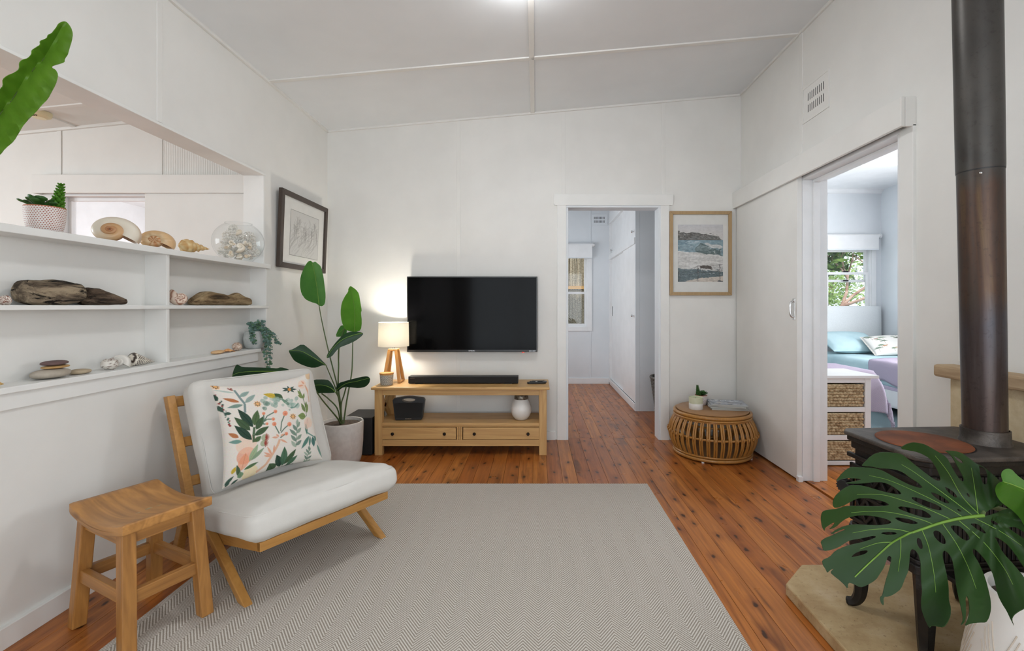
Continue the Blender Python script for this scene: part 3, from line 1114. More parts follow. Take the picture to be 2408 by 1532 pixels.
# ------------------------------------------------------------------ television
tv = thing('television', 'flat black wall-mounted television above the pine console', 'television', (-0.545, 3.93, 0.77))
MB().box(-0.559, 0.559, 0.0, 0.035, 0.0, 0.648).build('casing', MT['bezel'], tv, bevel=0.004)
MB().box(-0.549, 0.549, -0.0015, 0.001, 0.020, 0.638).build('screen', MT['screen'], tv)
MB().box(-0.3, 0.3, 0.035, 0.0695, 0.12, 0.5).build('wall_bracket', MT['black'], tv)
text('logo', 'SAMSUNG', 0.011, Matrix.Translation((-0.003, -0.001, 0.0105)) @ FRONT @ Matrix.Diagonal((1.05, 1, 1, 1)), MT['chrome'], tv)
MB().box(0.428, 0.436, -0.001, 0.002, -0.006, 0.001).box(0.440, 0.446, -0.001, 0.002, -0.006, 0.001).build('standby_light', emit('standby_red', (0.8, 0.03, 0.02, 1), 1.0), tv)
text('sticker', 'UHD 4K SMART', 0.008, Matrix.Translation((0.515, -0.001, 0.009)) @ FRONT, MT['chrome'], tv, 0.0003)

# ------------------------------------------------------------------ TV console
con = thing('tv_console', 'pale pine TV console with two drawers and open shelf', 'console', (0, 0, 0))


def cp(name, mb, mat='oak', parent=con, bev=0.003):
    return mb.build(name, MT[mat], parent, bevel=bev)


c0, c1, cf, cb = -1.256, 0.085, 3.575, 3.925
cp('table_top', MB().box(c0 - 0.022, c1 + 0.022, cf - 0.022, cb + 0.015, 0.513, 0.535), bev=0.006)
for x in (c0, c1 - 0.06):
    for y in (cf, cb - 0.05):
        cp('leg', MB().box(x, x + 0.06, y, y + 0.05, 0, 0.514), 'oak_z')
cp('top_apron', MB().box(c0 + 0.05, c1 - 0.05, cf + 0.006, cf + 0.026, 0.467, 0.514))
cp('side_apron', MB().box(c0 + 0.012, c0 + 0.032, cf + 0.04, cb - 0.04, 0.467, 0.514), 'oak_y')
cp('side_apron', MB().box(c1 - 0.032, c1 - 0.012, cf + 0.04, cb - 0.04, 0.467, 0.514), 'oak_y')
cp('shelf', MB().box(c0 + 0.008, c1 - 0.008, cf + 0.003, cb - 0.002, 0.229, 0.252))
cp('bottom_rail', MB().box(c0 + 0.05, c1 - 0.05, cf + 0.006, cf + 0.026, 0.070, 0.121))
cp('drawer_rail', MB().box(c0 + 0.05, c1 - 0.05, cf + 0.010, cf + 0.026, 0.219, 0.231))
cp('side_panel', MB().box(c0 + 0.012, c0 + 0.03, cf + 0.04, cb - 0.04, 0.075, 0.23), 'oak_y')
cp('side_panel', MB().box(c1 - 0.03, c1 - 0.012, cf + 0.04, cb - 0.04, 0.075, 0.23), 'oak_y')
cp('bottom_panel', MB().box(c0 + 0.02, c1 - 0.02, cf + 0.02, cb - 0.02, 0.09, 0.105))
cp('divider', MB().box(-0.617, -0.604, cf + 0.004, cf + 0.03, 0.12, 0.221).box(-0.600, -0.590, cf + 0.004, cf + 0.03, 0.12, 0.221).box(-0.586, -0.573, cf + 0.004, cf + 0.03, 0.12, 0.221).box(-0.617, -0.573, cf + 0.012, cf + 0.03, 0.12, 0.221), bev=0.002)
for x in (c0 + 0.02, c1 - 0.02):      # crossed braces in the open ends
    for a, b in (((cf + 0.045, 0.255), (cb - 0.045, 0.465)), ((cf + 0.045, 0.465), (cb - 0.045, 0.255))):
        cp('cross_brace', MB().beam((x, a[0], a[1]), (x, b[0], b[1]), 0.02, 0.042, (1, 0, 0)), 'oak_y')
for x0, x1 in ((c0 + 0.052, -0.619), (-0.571, c1 - 0.052)):
    d = cp('drawer', MB().box(x0 + 0.004, x1 - 0.004, cf + 0.004, cf + 0.022, 0.124, 0.216).box(x0 + 0.02, x1 - 0.02, cf + 0.02, cb - 0.04, 0.126, 0.19))
    for t in (0.155, 0.845):
        MB().lathe([(0, -0.024), (0.008, -0.0235), (0.0125, -0.019), (0.012, -0.013), (0.006, -0.009), (0.007, 0.0)], 14, M=Matrix.Rotation(-PI / 2, 3, 'X') @ Matrix.Identity(3)).xform(
            Matrix.Translation((x0 + (x1 - x0) * t, cf + 0.004, 0.17))).build('knob', MT['darkknob'], d, 50)

# sound bar, remote
sb = thing('sound_bar', 'long black sound bar on the pine console', 'sound bar', (-0.585, 3.74, 0.535))
MB().box(-0.443, 0.443, -0.04, 0.04, 0.006, 0.062).build('bar_body', MT['black'], sb, bevel=0.004)
MB().box(-0.437, 0.437, -0.0425, -0.035, 0.010, 0.058).build('grille', MT['cloth_black'], sb, bevel=0.003)
for x in (-0.36, 0.36):
    MB().box(x - 0.03, x + 0.03, -0.03, 0.03, 0, 0.008).build('foot', MT['black'], sb)
text('logo', 'SAMSUNG', 0.0085, Matrix.Translation((-0.41, -0.0428, 0.048)) @ FRONT, MT['chrome'], sb, 0.0003)
rm = thing('remote_control', 'slim black remote control lying beside the sound bar', 'remote', (0.005, 3.72, 0.535), 0.12)
MB().rbox(0.075, 0.021, 0.008, 0.006, 8, c=(0, 0, 0.008)).build('remote_body', MT['black'], rm, 60)
MB().box(-0.055, 0.05, -0.014, 0.014, 0.0155, 0.018).build('keypad', MT['cloth_black'], rm, bevel=0.001)
MB().lathe([(0, 0.0195), (0.009, 0.019), (0.011, 0.016), (0, 0.016)], 16).build('dial', MT['chrome'], rm)
rm2 = thing('remote_control', 'grey-topped thin remote control lying behind the black one', 'remote', (0.02, 3.775, 0.535), 0.05)
MB().rbox(0.07, 0.018, 0.007, 0.005, 8, c=(0, 0, 0.007)).build('remote_body', speckle('grey_plastic', (90, 90, 92), (104, 104, 106), 10, 0.4), rm2, 60)
MB().box(-0.05, 0.05, -0.012, 0.012, 0.0135, 0.0155).build('keypad', MT['black'], rm2)

# table lamp
lx, ly = -1.176, 3.80
lamp = thing('table_lamp', 'table lamp with white drum shade and tapered wooden frame base', 'lamp', (lx, ly, 0.535), 0.03)


lamp.scale = (1.02, 1.02, 1.095)


def lamp_base():
    for sx in (-1, 1):
        for sy in (-1, 1):
            MB().beam((0.0615 * sx, 0.0615 * sy, 0.0028), (0.026 * sx, 0.026 * sy, 0.245), 0.024, 0.020, (1, 0, 0)).build('leg', MT['lampwood'], lamp, bevel=0.002)
    MB().box(-0.037, 0.037, -0.037, 0.037, 0.238, 0.252).build('top_block', MT['lampwood'], lamp, bevel=0.002)
    for sy in (-1, 1):
        MB().beam((0.062 * sy, -0.062, 0.006), (0.062 * sy, 0.062, 0.006), 0.018, 0.012, (1, 0, 0)).build('foot_bar', MT['lampwood'], lamp, bevel=0.001)
    MB().tube([(0, 0, 0.252), (0, 0, 0.31)], 0.009, 12).build('stem', MT['chrome'], lamp, 40)
    t = NT('lamp_shade_cloth')
    df = t.n('ShaderNodeBsdfDiffuse')
    df.inputs[0].default_value = (0.86, 0.85, 0.80, 1)
    tr = t.n('ShaderNodeBsdfTranslucent')
    tr.inputs[0].default_value = (0.88, 0.86, 0.80, 1)
    mx = t.n('ShaderNodeMixShader')
    mx.inputs[0].default_value = 0.45
    t.l(df.outputs[0], mx.inputs[1])
    t.l(tr.outputs[0], mx.inputs[2])
    t.l(mx.outputs[0], t.out.inputs[0])
    MB().lathe([(0.121, 0.272), (0.117, 0.452), (0.1155, 0.452), (0.1195, 0.272), (0.121, 0.272)], 48).build('shade', t.m, lamp, 40)
    sp = MB().tube(circle(24, 0.0185, 0.300), 0.002, 6, closed=True)
    for k in range(3):
        a = k * 2 * PI / 3
        sp.tube([(0.018 * math.cos(a), 0.018 * math.sin(a), 0.300), (0.119 * math.cos(a), 0.119 * math.sin(a), 0.300)], 0.0016, 6)
    sp.build('shade_ring', MT['white'], lamp)
    MB().ell((0, 0, 0.355), (0.028, 0.028, 0.036), 16, 10).tube([(0, 0, 0.3), (0, 0, 0.33)], 0.014, 12).build('bulb', emit('bulb_glow', (1.0, 0.88, 0.68, 1), 14.0), lamp, 60)
    l = bpy.data.lights.new('lamp_bulb_light', 'POINT')
    l.energy = 22
    l.color = (1.0, 0.92, 0.80)
    l.shadow_soft_size = 0.045
    o = link(bpy.data.objects.new('lamp_bulb_light', l))
    o.parent = lamp
    o.location = (0, 0, 0.375)


lamp_base()


# patterned candle jar: black zigzag diamonds on white
def jar_mat():
    t = NT('zigzag_glaze')
    tc = t.n('ShaderNodeTexCoord')
    sp = t.n('ShaderNodeSeparateXYZ')
    t.l(tc.outputs['Object'], sp.inputs[0])
    ang = t.math('ARCTAN2', sp.outputs[1], sp.outputs[0])
    u = t.math('ABSOLUTE', t.math('SUBTRACT', t.math('FRACT', t.math('MULTIPLY', t.math('ADD', ang, 4.0), 8 / (2 * PI))), 0.5))
    v = t.math('ABSOLUTE', t.math('SUBTRACT', t.math('FRACT', t.math('DIVIDE', sp.outputs[2], 0.062)), 0.5))
    d = t.math('FRACT', t.math('MULTIPLY', t.math('ADD', u, v), 5.0))
    m = t.math('GREATER_THAN', d, 0.5)
    c = t.mix(m, lin((226, 224, 218)), lin((30, 30, 32)))
    return t.set(c, 0.35)


jar = thing('candle_jar', 'small black and white zigzag patterned candle jar beside the lamp', 'candle', (-1.194, 3.676, 0.535))
MB().lathe([(0, 0), (0.044, 0), (0.047, 0.006), (0.053, 0.086), (0.050, 0.086), (0.049, 0.080)], 32).build('pot', jar_mat(), jar, 40)
MB().lathe([(0.0, 0.078), (0.0515, 0.078), (0.0545, 0.086), (0.0545, 0.096), (0, 0.0975)], 32).build('lid', MT['lampwood'], jar, 40)


# black hand-carry speaker with loop handle
def speaker():
    t = thing('portable_speaker', 'black portable speaker with cut-out handle on the console shelf', 'speaker', (-1.017, 3.69, 0.252), 0.05)
    # front outline, flared to the top, with a handle slot
    def w(z):
        return 0.104 + 0.024 * z / 0.185
    o = [(-0.100, 0.004), (0.100, 0.004), (0.106, 0.012), (0.126, 0.158), (0.118, 0.172)]
    o += [(0.118 - 0.236 * k / 12, 0.172 + 0.016 * math.sin(PI * k / 12)) for k in range(1, 13)]
    o += [(-0.126, 0.158), (-0.106, 0.012)]
    hole = [(0.052 * math.cos(a), 0.163 + (0.011 if math.sin(a) > 0 else 0.021) * math.sin(a)) for a in np.linspace(0, 2 * PI, 24, endpoint=False)]
    vs = [Vector(p) for p in o] + [Vector(p) for p in hole]
    n, h = len(o), len(hole)
    ed = [(i, (i + 1) % n) for i in range(n)] + [(n + i, n + (i + 1) % h) for i in range(h)]
    r = geometry.delaunay_2d_cdt(vs, ed, [], 0, 1e-6)
    V, Fc = r[0], r[2]
    m = MB()
    keep = []
    for f in Fc:
        c = sum((V[i] for i in f), Vector((0, 0))) / 3
        ins = pip(c, o) and not pip(c, hole)
        if ins:
            keep.append(f)
    nb = len(V)
    def dep(p):
        return 0.030 - 0.010 * max(0.0, (p[1] - 0.05) / 0.13)
    m.add([(p[0], -dep(p), p[1]) for p in V] + [(p[0], dep(p), p[1]) for p in V], [tuple(f) for f in keep] + [tuple(i + nb for i in f)[::-1] for f in keep])
    for i in range(n):
        a, b = i, (i + 1) % n
        m.f.append((a, b, nb + b, nb + a))
    for i in range(h):
        a, b = n + i, n + (i + 1) % h
        m.f.append((a, b, nb + b, nb + a))
    m.build('speaker_body', MT['black'], t, 40)
    g = MB().prism([(-0.101, 0.020), (0.101, 0.020), (0.113, 0.135), (0.07, 0.139), (-0.07, 0.139), (-0.113, 0.135)], lambda a, b: (a, -0.0315 + 0.0095 * max(0, (b - 0.05) / 0.13), b), lambda a, b: (a, -0.018, b))
    g.build('grille', MT['cloth_black'], t)
    text('logo', 'SONY', 0.014, Matrix.Translation((0.0, -0.0305, 0.0125)) @ FRONT @ Matrix.Diagonal((1.3, 1, 1, 1)), MT['chrome'], t, 0.0006)


def pip(p, poly):
    x, y = p[0], p[1]
    ins = False
    n = len(poly)
    for i in range(n):
        xa, ya = poly[i][0], poly[i][1]
        xb, yb = poly[(i + 1) % n][0], poly[(i + 1) % n][1]
        if (ya > y) != (yb > y) and x < (xb - xa) * (y - ya) / (yb - ya) + xa:
            ins = not ins
    return ins


speaker()

vs_ = thing('vase', 'white egg-shaped vase with a dark banded neck on the console shelf', 'vase', (-0.118, 3.70, 0.252))
MB().lathe([(0, 0), (0.038, 0.0), (0.050, 0.004), (0.072, 0.035), (0.084, 0.068), (0.082, 0.10), (0.068, 0.14), (0.058, 0.16), (0.055, 0.167)], 40).build('vase_body', MT['ceramic'], vs_, 60)
MB().lathe([(0.0555, 0.164), (0.057, 0.168), (0.0545, 0.188), (0.050, 0.199), (0.045, 0.199), (0.046, 0.17)], 40).build('neck_band', speckle('mottled_bronze_glaze', (70, 62, 54), (150, 140, 126), 60, 0.35, 0.5), vs_, 60)

sw_ = thing('subwoofer', 'black box subwoofer on the floor behind the white planter', 'speaker', (-1.385, 3.72, 0.0))
MB().box(-0.112, 0.112, -0.148, 0.148, 0.006, 0.295).build('cabinet', MT['blackmatt'], sw_, bevel=0.003)
MB().box(-0.106, 0.106, -0.151, -0.147, 0.012, 0.289).build('grille', MT['cloth_black'], sw_)
for x in (-0.09, 0.09):
    for y in (-0.12, 0.12):
        MB().lathe([(0, 0), (0.012, 0), (0.012, 0.008), (0, 0.008)], 10, (x, y, 0)).build('foot', MT['black'], sw_)


# ------------------------------------------------------------------ pictures
def frame_bars(parent, w, h, bar, depth, mat, mat_h=None):
    """four mitred bars in local x/z, front at -depth, back at 0"""
    W2, H2 = w / 2, h / 2
    for a, b, c, d in (((-W2, H2), (W2, H2), (W2 - bar, H2 - bar), (-W2 + bar, H2 - bar)), ((-W2, -H2), (-W2 + bar, -H2 + bar), (W2 - bar, -H2 + bar), (W2, -H2)),
                       ((-W2, -H2), (-W2, H2), (-W2 + bar, H2 - bar), (-W2 + bar, -H2 + bar)), ((W2, -H2), (W2 - bar, -H2 + bar), (W2 - bar, H2 - bar), (W2, H2))):
        MB().hexa([(p[0], -depth, p[1]) for p in (a, b, c, d)] + [(p[0], 0, p[1]) for p in (a, b, c, d)]).build('frame_bar', mat, parent, bevel=0.0025)


def ocean_art():
    c = Canvas(198, 246, (206, 205, 202))
    rnd = random.Random(3)
    X = lambda x: (x - 338) / 659 * 198
    Y = lambda y: (y - 362) / 821 * 246
    pl = lambda pts, col, a=1: c.poly([(X(x), Y(y)) for x, y in pts], col, a)
    st = lambda pts, w, col, a=1: c.stroke([(X(x), Y(y)) for x, y in pts], w, col, a)
    for j in range(60):
        c.a[j] = np.array((200, 200, 204)) * (1 - j / 60) + np.array((212, 208, 202)) * (j / 60)
    pl([(338, 455), (362, 450), (366, 480), (430, 470), (470, 485), (540, 472), (620, 480), (680, 495), (760, 500), (800, 515), (900, 520), (935, 540), (960, 570), (990, 578), (338, 580)], (108, 108, 104))
    for k in range(70):
        x, y = rnd.uniform(345, 930), rnd.uniform(490, 570)
        c.ell(X(x), Y(y), rnd.uniform(1, 4), rnd.uniform(0.5, 1.3), rnd.choice([(158, 152, 144), (72, 70, 66), (196, 190, 182), (124, 136, 140)]), 0.8)
    pl([(338, 578), (997, 580), (997, 800), (338, 745)], (128, 158, 170))
    pl([(338, 580), (997, 583), (997, 620), (338, 640)], (112, 146, 164), 0.6)
    for k in range(60):
        x, y = rnd.uniform(340, 640), rnd.uniform(590, 745)
        st([(x, y), (x + rnd.uniform(30, 90), y + rnd.uniform(-4, 4))], rnd.uniform(0.5, 1.6), rnd.choice([(146, 176, 186), (104, 142, 160), (190, 206, 212)]), 0.6)
    pl([(600, 690), (640, 660), (690, 640), (760, 660), (780, 700), (800, 710), (840, 700), (900, 715), (968, 700), (960, 775), (990, 795), (700, 785), (600, 740)], (86, 110, 112))
    for k in range(22):
        t = k / 21
        x = 605 + 170 * t
        st([(x, 720 + 20 * t), (x + 20, 690), (x + 60 - 40 * t, 655 + 20 * t)], 0.9, (176, 192, 194), 0.7)
    pl([(690, 630), (760, 625), (860, 640), (960, 660), (985, 690), (940, 700), (880, 690), (800, 690), (770, 655)], (206, 208, 206), 0.95)
    for k in range(40):
        c.ell(X(rnd.uniform(780, 985)), Y(rnd.uniform(680, 770)), rnd.uniform(1, 4), rnd.uniform(0.6, 1.8), rnd.choice([(222, 222, 220), (84, 104, 100), (150, 164, 164)]), 0.7)
    pl([(338, 742), (600, 750), (760, 790), (997, 800), (997, 960), (338, 990)], (208, 207, 203))
    for k in range(90):
        x, y = rnd.uniform(340, 990), rnd.uniform(765, 960)
        st([(x, y), (x + rnd.uniform(10, 60), y + rnd.uniform(-3, 3))], rnd.uniform(0.4, 1.2), rnd.choice([(180, 180, 178), (222, 222, 220), (150, 154, 156)]), 0.6)
    pl([(338, 985), (420, 990), (620, 1000), (800, 1020), (997, 1040), (997, 1100), (640, 1140), (480, 1170), (338, 1183)], (92, 112, 118))
    for k in range(150):
        x, y = rnd.uniform(340, 990), rnd.uniform(985, 1150)
        c.ell(X(x), Y(y), rnd.uniform(1, 5), rnd.uniform(0.5, 1.6), rnd.choice([(60, 66, 68), (128, 150, 148), (206, 208, 206), (86, 110, 112), (112, 128, 116)]), 0.7)
    pl([(660, 970), (720, 955), (800, 970), (880, 990), (860, 1002), (760, 995), (690, 990)], (84, 76, 70))
    pl([(480, 1170), (640, 1140), (820, 1115), (997, 1095), (997, 1183), (440, 1183)], (204, 192, 178))
    pl([(830, 1183), (930, 1160), (997, 1165), (997, 1183)], (84, 92, 98))
    for x, y0, y1 in ((632, 950, 1180), (948, 935, 1175), (352, 1020, 1183)):
        st([(x, y0), (x, y1)], 1.6, (62, 58, 56))
    for y0, y1, ym in ((955, 940, 962), (1040, 1030, 1048)):
        st([(520, y0 + 45), (632, y0), (790, ym), (948, y1), (997, y1 - 2)], 0.8, (70, 66, 64), 0.9)
    # ragged natural edges, foam and water texture
    rs = np.random.RandomState(1)
    def field(cx, cy):
        f = np.zeros((c.h, c.w))
        for o in range(4):
            ny, nx = max(2, int(c.h / cy * 2 ** o)), max(2, int(c.w / cx * 2 ** o))
            g = rs.rand(ny + 2, nx + 2)
            yy = np.linspace(0, ny, c.h)
            xx = np.linspace(0, nx, c.w)
            y0, x0 = yy.astype(int), xx.astype(int)
            fy, fx = (yy - y0)[:, None], (xx - x0)[None, :]
            q = g[y0][:, x0] * (1 - fy) * (1 - fx) + g[y0 + 1][:, x0] * fy * (1 - fx) + g[y0][:, x0 + 1] * (1 - fy) * fx + g[y0 + 1][:, x0 + 1] * fy * fx
            f += (q - 0.5) / 1.6 ** o
        return f
    wx, wy = field(30, 14), field(40, 16)
    JJ, II = np.meshgrid(np.arange(c.h), np.arange(c.w), indexing='ij')
    hor = int(Y(578))
    amp = np.where(JJ > hor + 2, 1.0, 0.35)
    sx = np.clip(II + wx * 14 * amp, 0, c.w - 1).astype(int)
    sy = np.clip(JJ + wy * 9 * amp, 0, c.h - 1).astype(int)
    sy = np.where(JJ > hor + 2, np.maximum(sy, hor + 3), np.minimum(sy, hor))
    c.a = c.a[sy, sx]
    k = field(26, 5)
    f2 = field(7, 4)
    sea = (JJ > hor + 1)[..., None]
    c.a = c.a + np.where(sea, 26, 5) * k[..., None] + np.where(sea, 30, 12) * f2[..., None]
    dark = ((f2 > 0.42) & (JJ > int(Y(985))) & (JJ < int(Y(1110))))[..., None]
    c.a = np.where(dark, c.a * 0.55, c.a)
    foam = ((k > 0.50) & (JJ > int(Y(590))) & (JJ < int(Y(1100))))[..., None]
    c.a = np.where(foam, c.a * 0.4 + 216 * 0.6, c.a)
    land = ((JJ > int(Y(470))) & (JJ < hor))[..., None] & (c.a.mean(2) < 150)[..., None]
    c.a = np.where(land, c.a + 40 * f2[..., None], c.a)
    gray = c.a.mean(2, keepdims=True)
    c.a = gray + (c.a - gray) * 0.8
    for x, y0, y1 in ((632, 950, 1180), (948, 935, 1175), (352, 1020, 1183)):
        st([(x, y0), (x, y1)], 1.6, (62, 58, 56))
    for y0, y1, ym in ((955, 940, 962), (1040, 1030, 1048)):
        st([(520, y0 + 45), (632, y0), (790, ym), (948, y1), (997, y1 - 2)], 0.8, (70, 66, 64), 0.9)
    c.a = np.clip(c.a, 0, 255)
    return c


oc = thing('ocean_picture', 'framed ocean wave photograph in a pale oak frame beside the doorway', 'picture', (1.4285, YB - 0.004, 1.622))
frame_bars(oc, 0.537, 0.73, 0.028, 0.026, MT['frame_oak'])
MB().box(-0.25, 0.25, -0.010, -0.006, -0.345, 0.345).build('mount', MT['paperwhite'], oc)
print_panel('photo_print', ocean_art(), (-0.196, -0.0112, 0.249), (0.392, 0, 0), (0, 0, -0.496), MT['print'], oc, 197, 245)
MB().box(-0.245, 0.245, -0.019, -0.017, -0.34, 0.34).build('pane', MT['glass'], oc)


def sketch_art():
    c = Canvas(220, 170, (206, 206, 203))
    rnd = random.Random(11)
    for k in range(46):
        x, y = rnd.uniform(30, 215), rnd.uniform(20, 75)
        L = rnd.uniform(25, 60)
        c.stroke([(x, y), (x + rnd.uniform(-2, 2), y + L)], rnd.uniform(0.8, 1.8), (96, 94, 92), rnd.uniform(0.3, 0.8))
        for j in range(9):
            yy = y + L * rnd.uniform(0, 0.8)
            d = rnd.choice((-1, 1)) * rnd.uniform(5, 16)
            c.stroke([(x, yy), (x + d, yy - rnd.uniform(2, 12))], 0.7, (110, 108, 106), rnd.uniform(0.2, 0.6))
        c.stroke([(x, y + L), (x - rnd.uniform(25, 60), y + L + rnd.uniform(18, 45))], rnd.uniform(1.5, 4), (140, 138, 136), rnd.uniform(0.15, 0.4))
    for k in range(30):
        x, y = rnd.uniform(10, 190), rnd.uniform(70, 150)
        c.stroke([(x, y), (x - 30, y + 22)], rnd.uniform(2, 6), (160, 158, 156), 0.2)
    c.stroke([(1, 1), (219, 1), (219, 169), (1, 169), (1, 1)], 1.5, (70, 68, 66))
    return c


ML = Matrix.Translation((XL + 0.004, 3.545, 1.716)) @ Matrix.Rotation(PI / 2, 4, 'Z') @ Matrix.Rotation(0.0, 4, 'X')
sk = thing('tree_sketch_picture', 'framed pencil sketch of bare trees in a dark brown frame', 'picture')
sk.matrix_world = Matrix.Translation((XL + 0.006, 3.545, 1.44)) @ Matrix.Rotation(PI / 2, 4, 'Z') @ Matrix.Rotation(D2R(2.2), 4, 'X') @ Matrix.Translation((0, 0, 0.276))
frame_bars(sk, 0.70, 0.552, 0.036, 0.028, MT['frame_dark'])
MB().box(-0.33, 0.33, -0.011, -0.007, -0.256, 0.256).build('mount', MT['paperwhite'], sk)
print_panel('sketch_print', sketch_art(), (-0.205, -0.0122, 0.158), (0.43, 0, 0), (0, 0, -0.335), MT['print'], sk, 219, 169)
MB().box(-0.325, 0.325, -0.021, -0.019, -0.25, 0.25).build('pane', MT['glass'], sk)

# ------------------------------------------------------------------ stool
st = thing('saddle_stool', 'solid teak saddle stool with dished seat and box stretchers', 'stool', (-1.455, 1.697, 0.0), D2R(63.5))


def stool():
    hx, hy, zt = 0.140, 0.198, 0.445
    def top(u, v):
        return 0.020 * (abs(v) ** 2.0) - 0.008
    m = MB()
    def fn(x, y, z, u, v, w):
        lift = 0.030 * (min(1, abs(y) / hy) ** 2) - 0.020
        return (x * (1 - 0.02 * v * v), y, z + lift + (0 if w > 0 else 0.004 * (1 - v * v)))
    m.rbox(hx, hy, 0.019, 0.008, 22, fn, (0, 0, zt - 0.022))
    seat = m.build('seat', MT['teak'], st, 50)
    cr = MB().tube(smooth_path([(-0.095, -0.052, zt - 0.0225), (-0.06, -0.056, zt - 0.0225), (-0.02, -0.050, zt - 0.0225), (0.01, -0.042, zt - 0.0225), (0.04, -0.047, zt - 0.0225), (0.085, -0.05, zt - 0.0225)], 5),
                   [0.0015 + 0.0055 * abs(math.sin(k * 0.55 + 0.4)) * (1 - abs(k - 12) / 16) for k in range(26)], 8, flat=0.35)
    cr.build('resin_fill', speckle('resin_filler', (150, 140, 104), (180, 168, 128), 40, 0.3), seat)
    bx, by, tx, ty = 0.118, 0.182, 0.103, 0.140
    legs = {}
    for sx in (-1, 1):
        for sy in (-1, 1):
            a, b = Vector((bx * sx, by * sy, 0.0105 if sy < 0 else 0.0)), Vector((tx * sx, ty * sy, zt - 0.028))
            legs[sx, sy] = (a, b)
            w = 0.021
            # leg cut level at both ends
            MB().hexa([a + Vector((i * w, j * w, 0)) for i, j in ((-1, -1), (1, -1), (1, 1), (-1, 1))] + [b + Vector((i * w, j * w, 0)) for i, j in ((-1, -1), (1, -1), (1, 1), (-1, 1))]).build('leg', MT['teak_z'], st, bevel=0.004)
    def at(k, z):
        a, b = legs[k]
        t = z / (zt - 0.028)
        return a.lerp(b, t)
    for sy in (-1, 1):
        MB().beam(at((-1, sy), 0.185 if sy < 0 else 0.19), at((1, sy), 0.185 if sy < 0 else 0.19), 0.024, 0.045, (0, 1, 0)).build('stretcher', MT['teak_x'], st, bevel=0.003)
        MB().beam(at((-1, sy), 0.385), at((1, sy), 0.385), 0.022, 0.042, (0, 1, 0)).build('apron', MT['teak_x'], st, bevel=0.002)
    for sx in (-1, 1):
        MB().beam(at((sx, -1), 0.19), at((sx, 1), 0.19), 0.024, 0.045, (1, 0, 0)).build('stretcher', MT['teak_b'], st, bevel=0.003)
        MB().beam(at((sx, -1), 0.378), at((sx, 1), 0.378), 0.022, 0.036, (1, 0, 0)).build('apron', MT['teak_b'], st, bevel=0.002)


stool()

# ------------------------------------------------------------------ lounge chair (local x across, y to the back)
ch = thing('lounge_chair', 'armless lounge chair with slanted ash frame and white cushions', 'chair', (-1.05, 1.749, 0.011), D2R(56.1))
TILT = 0.166


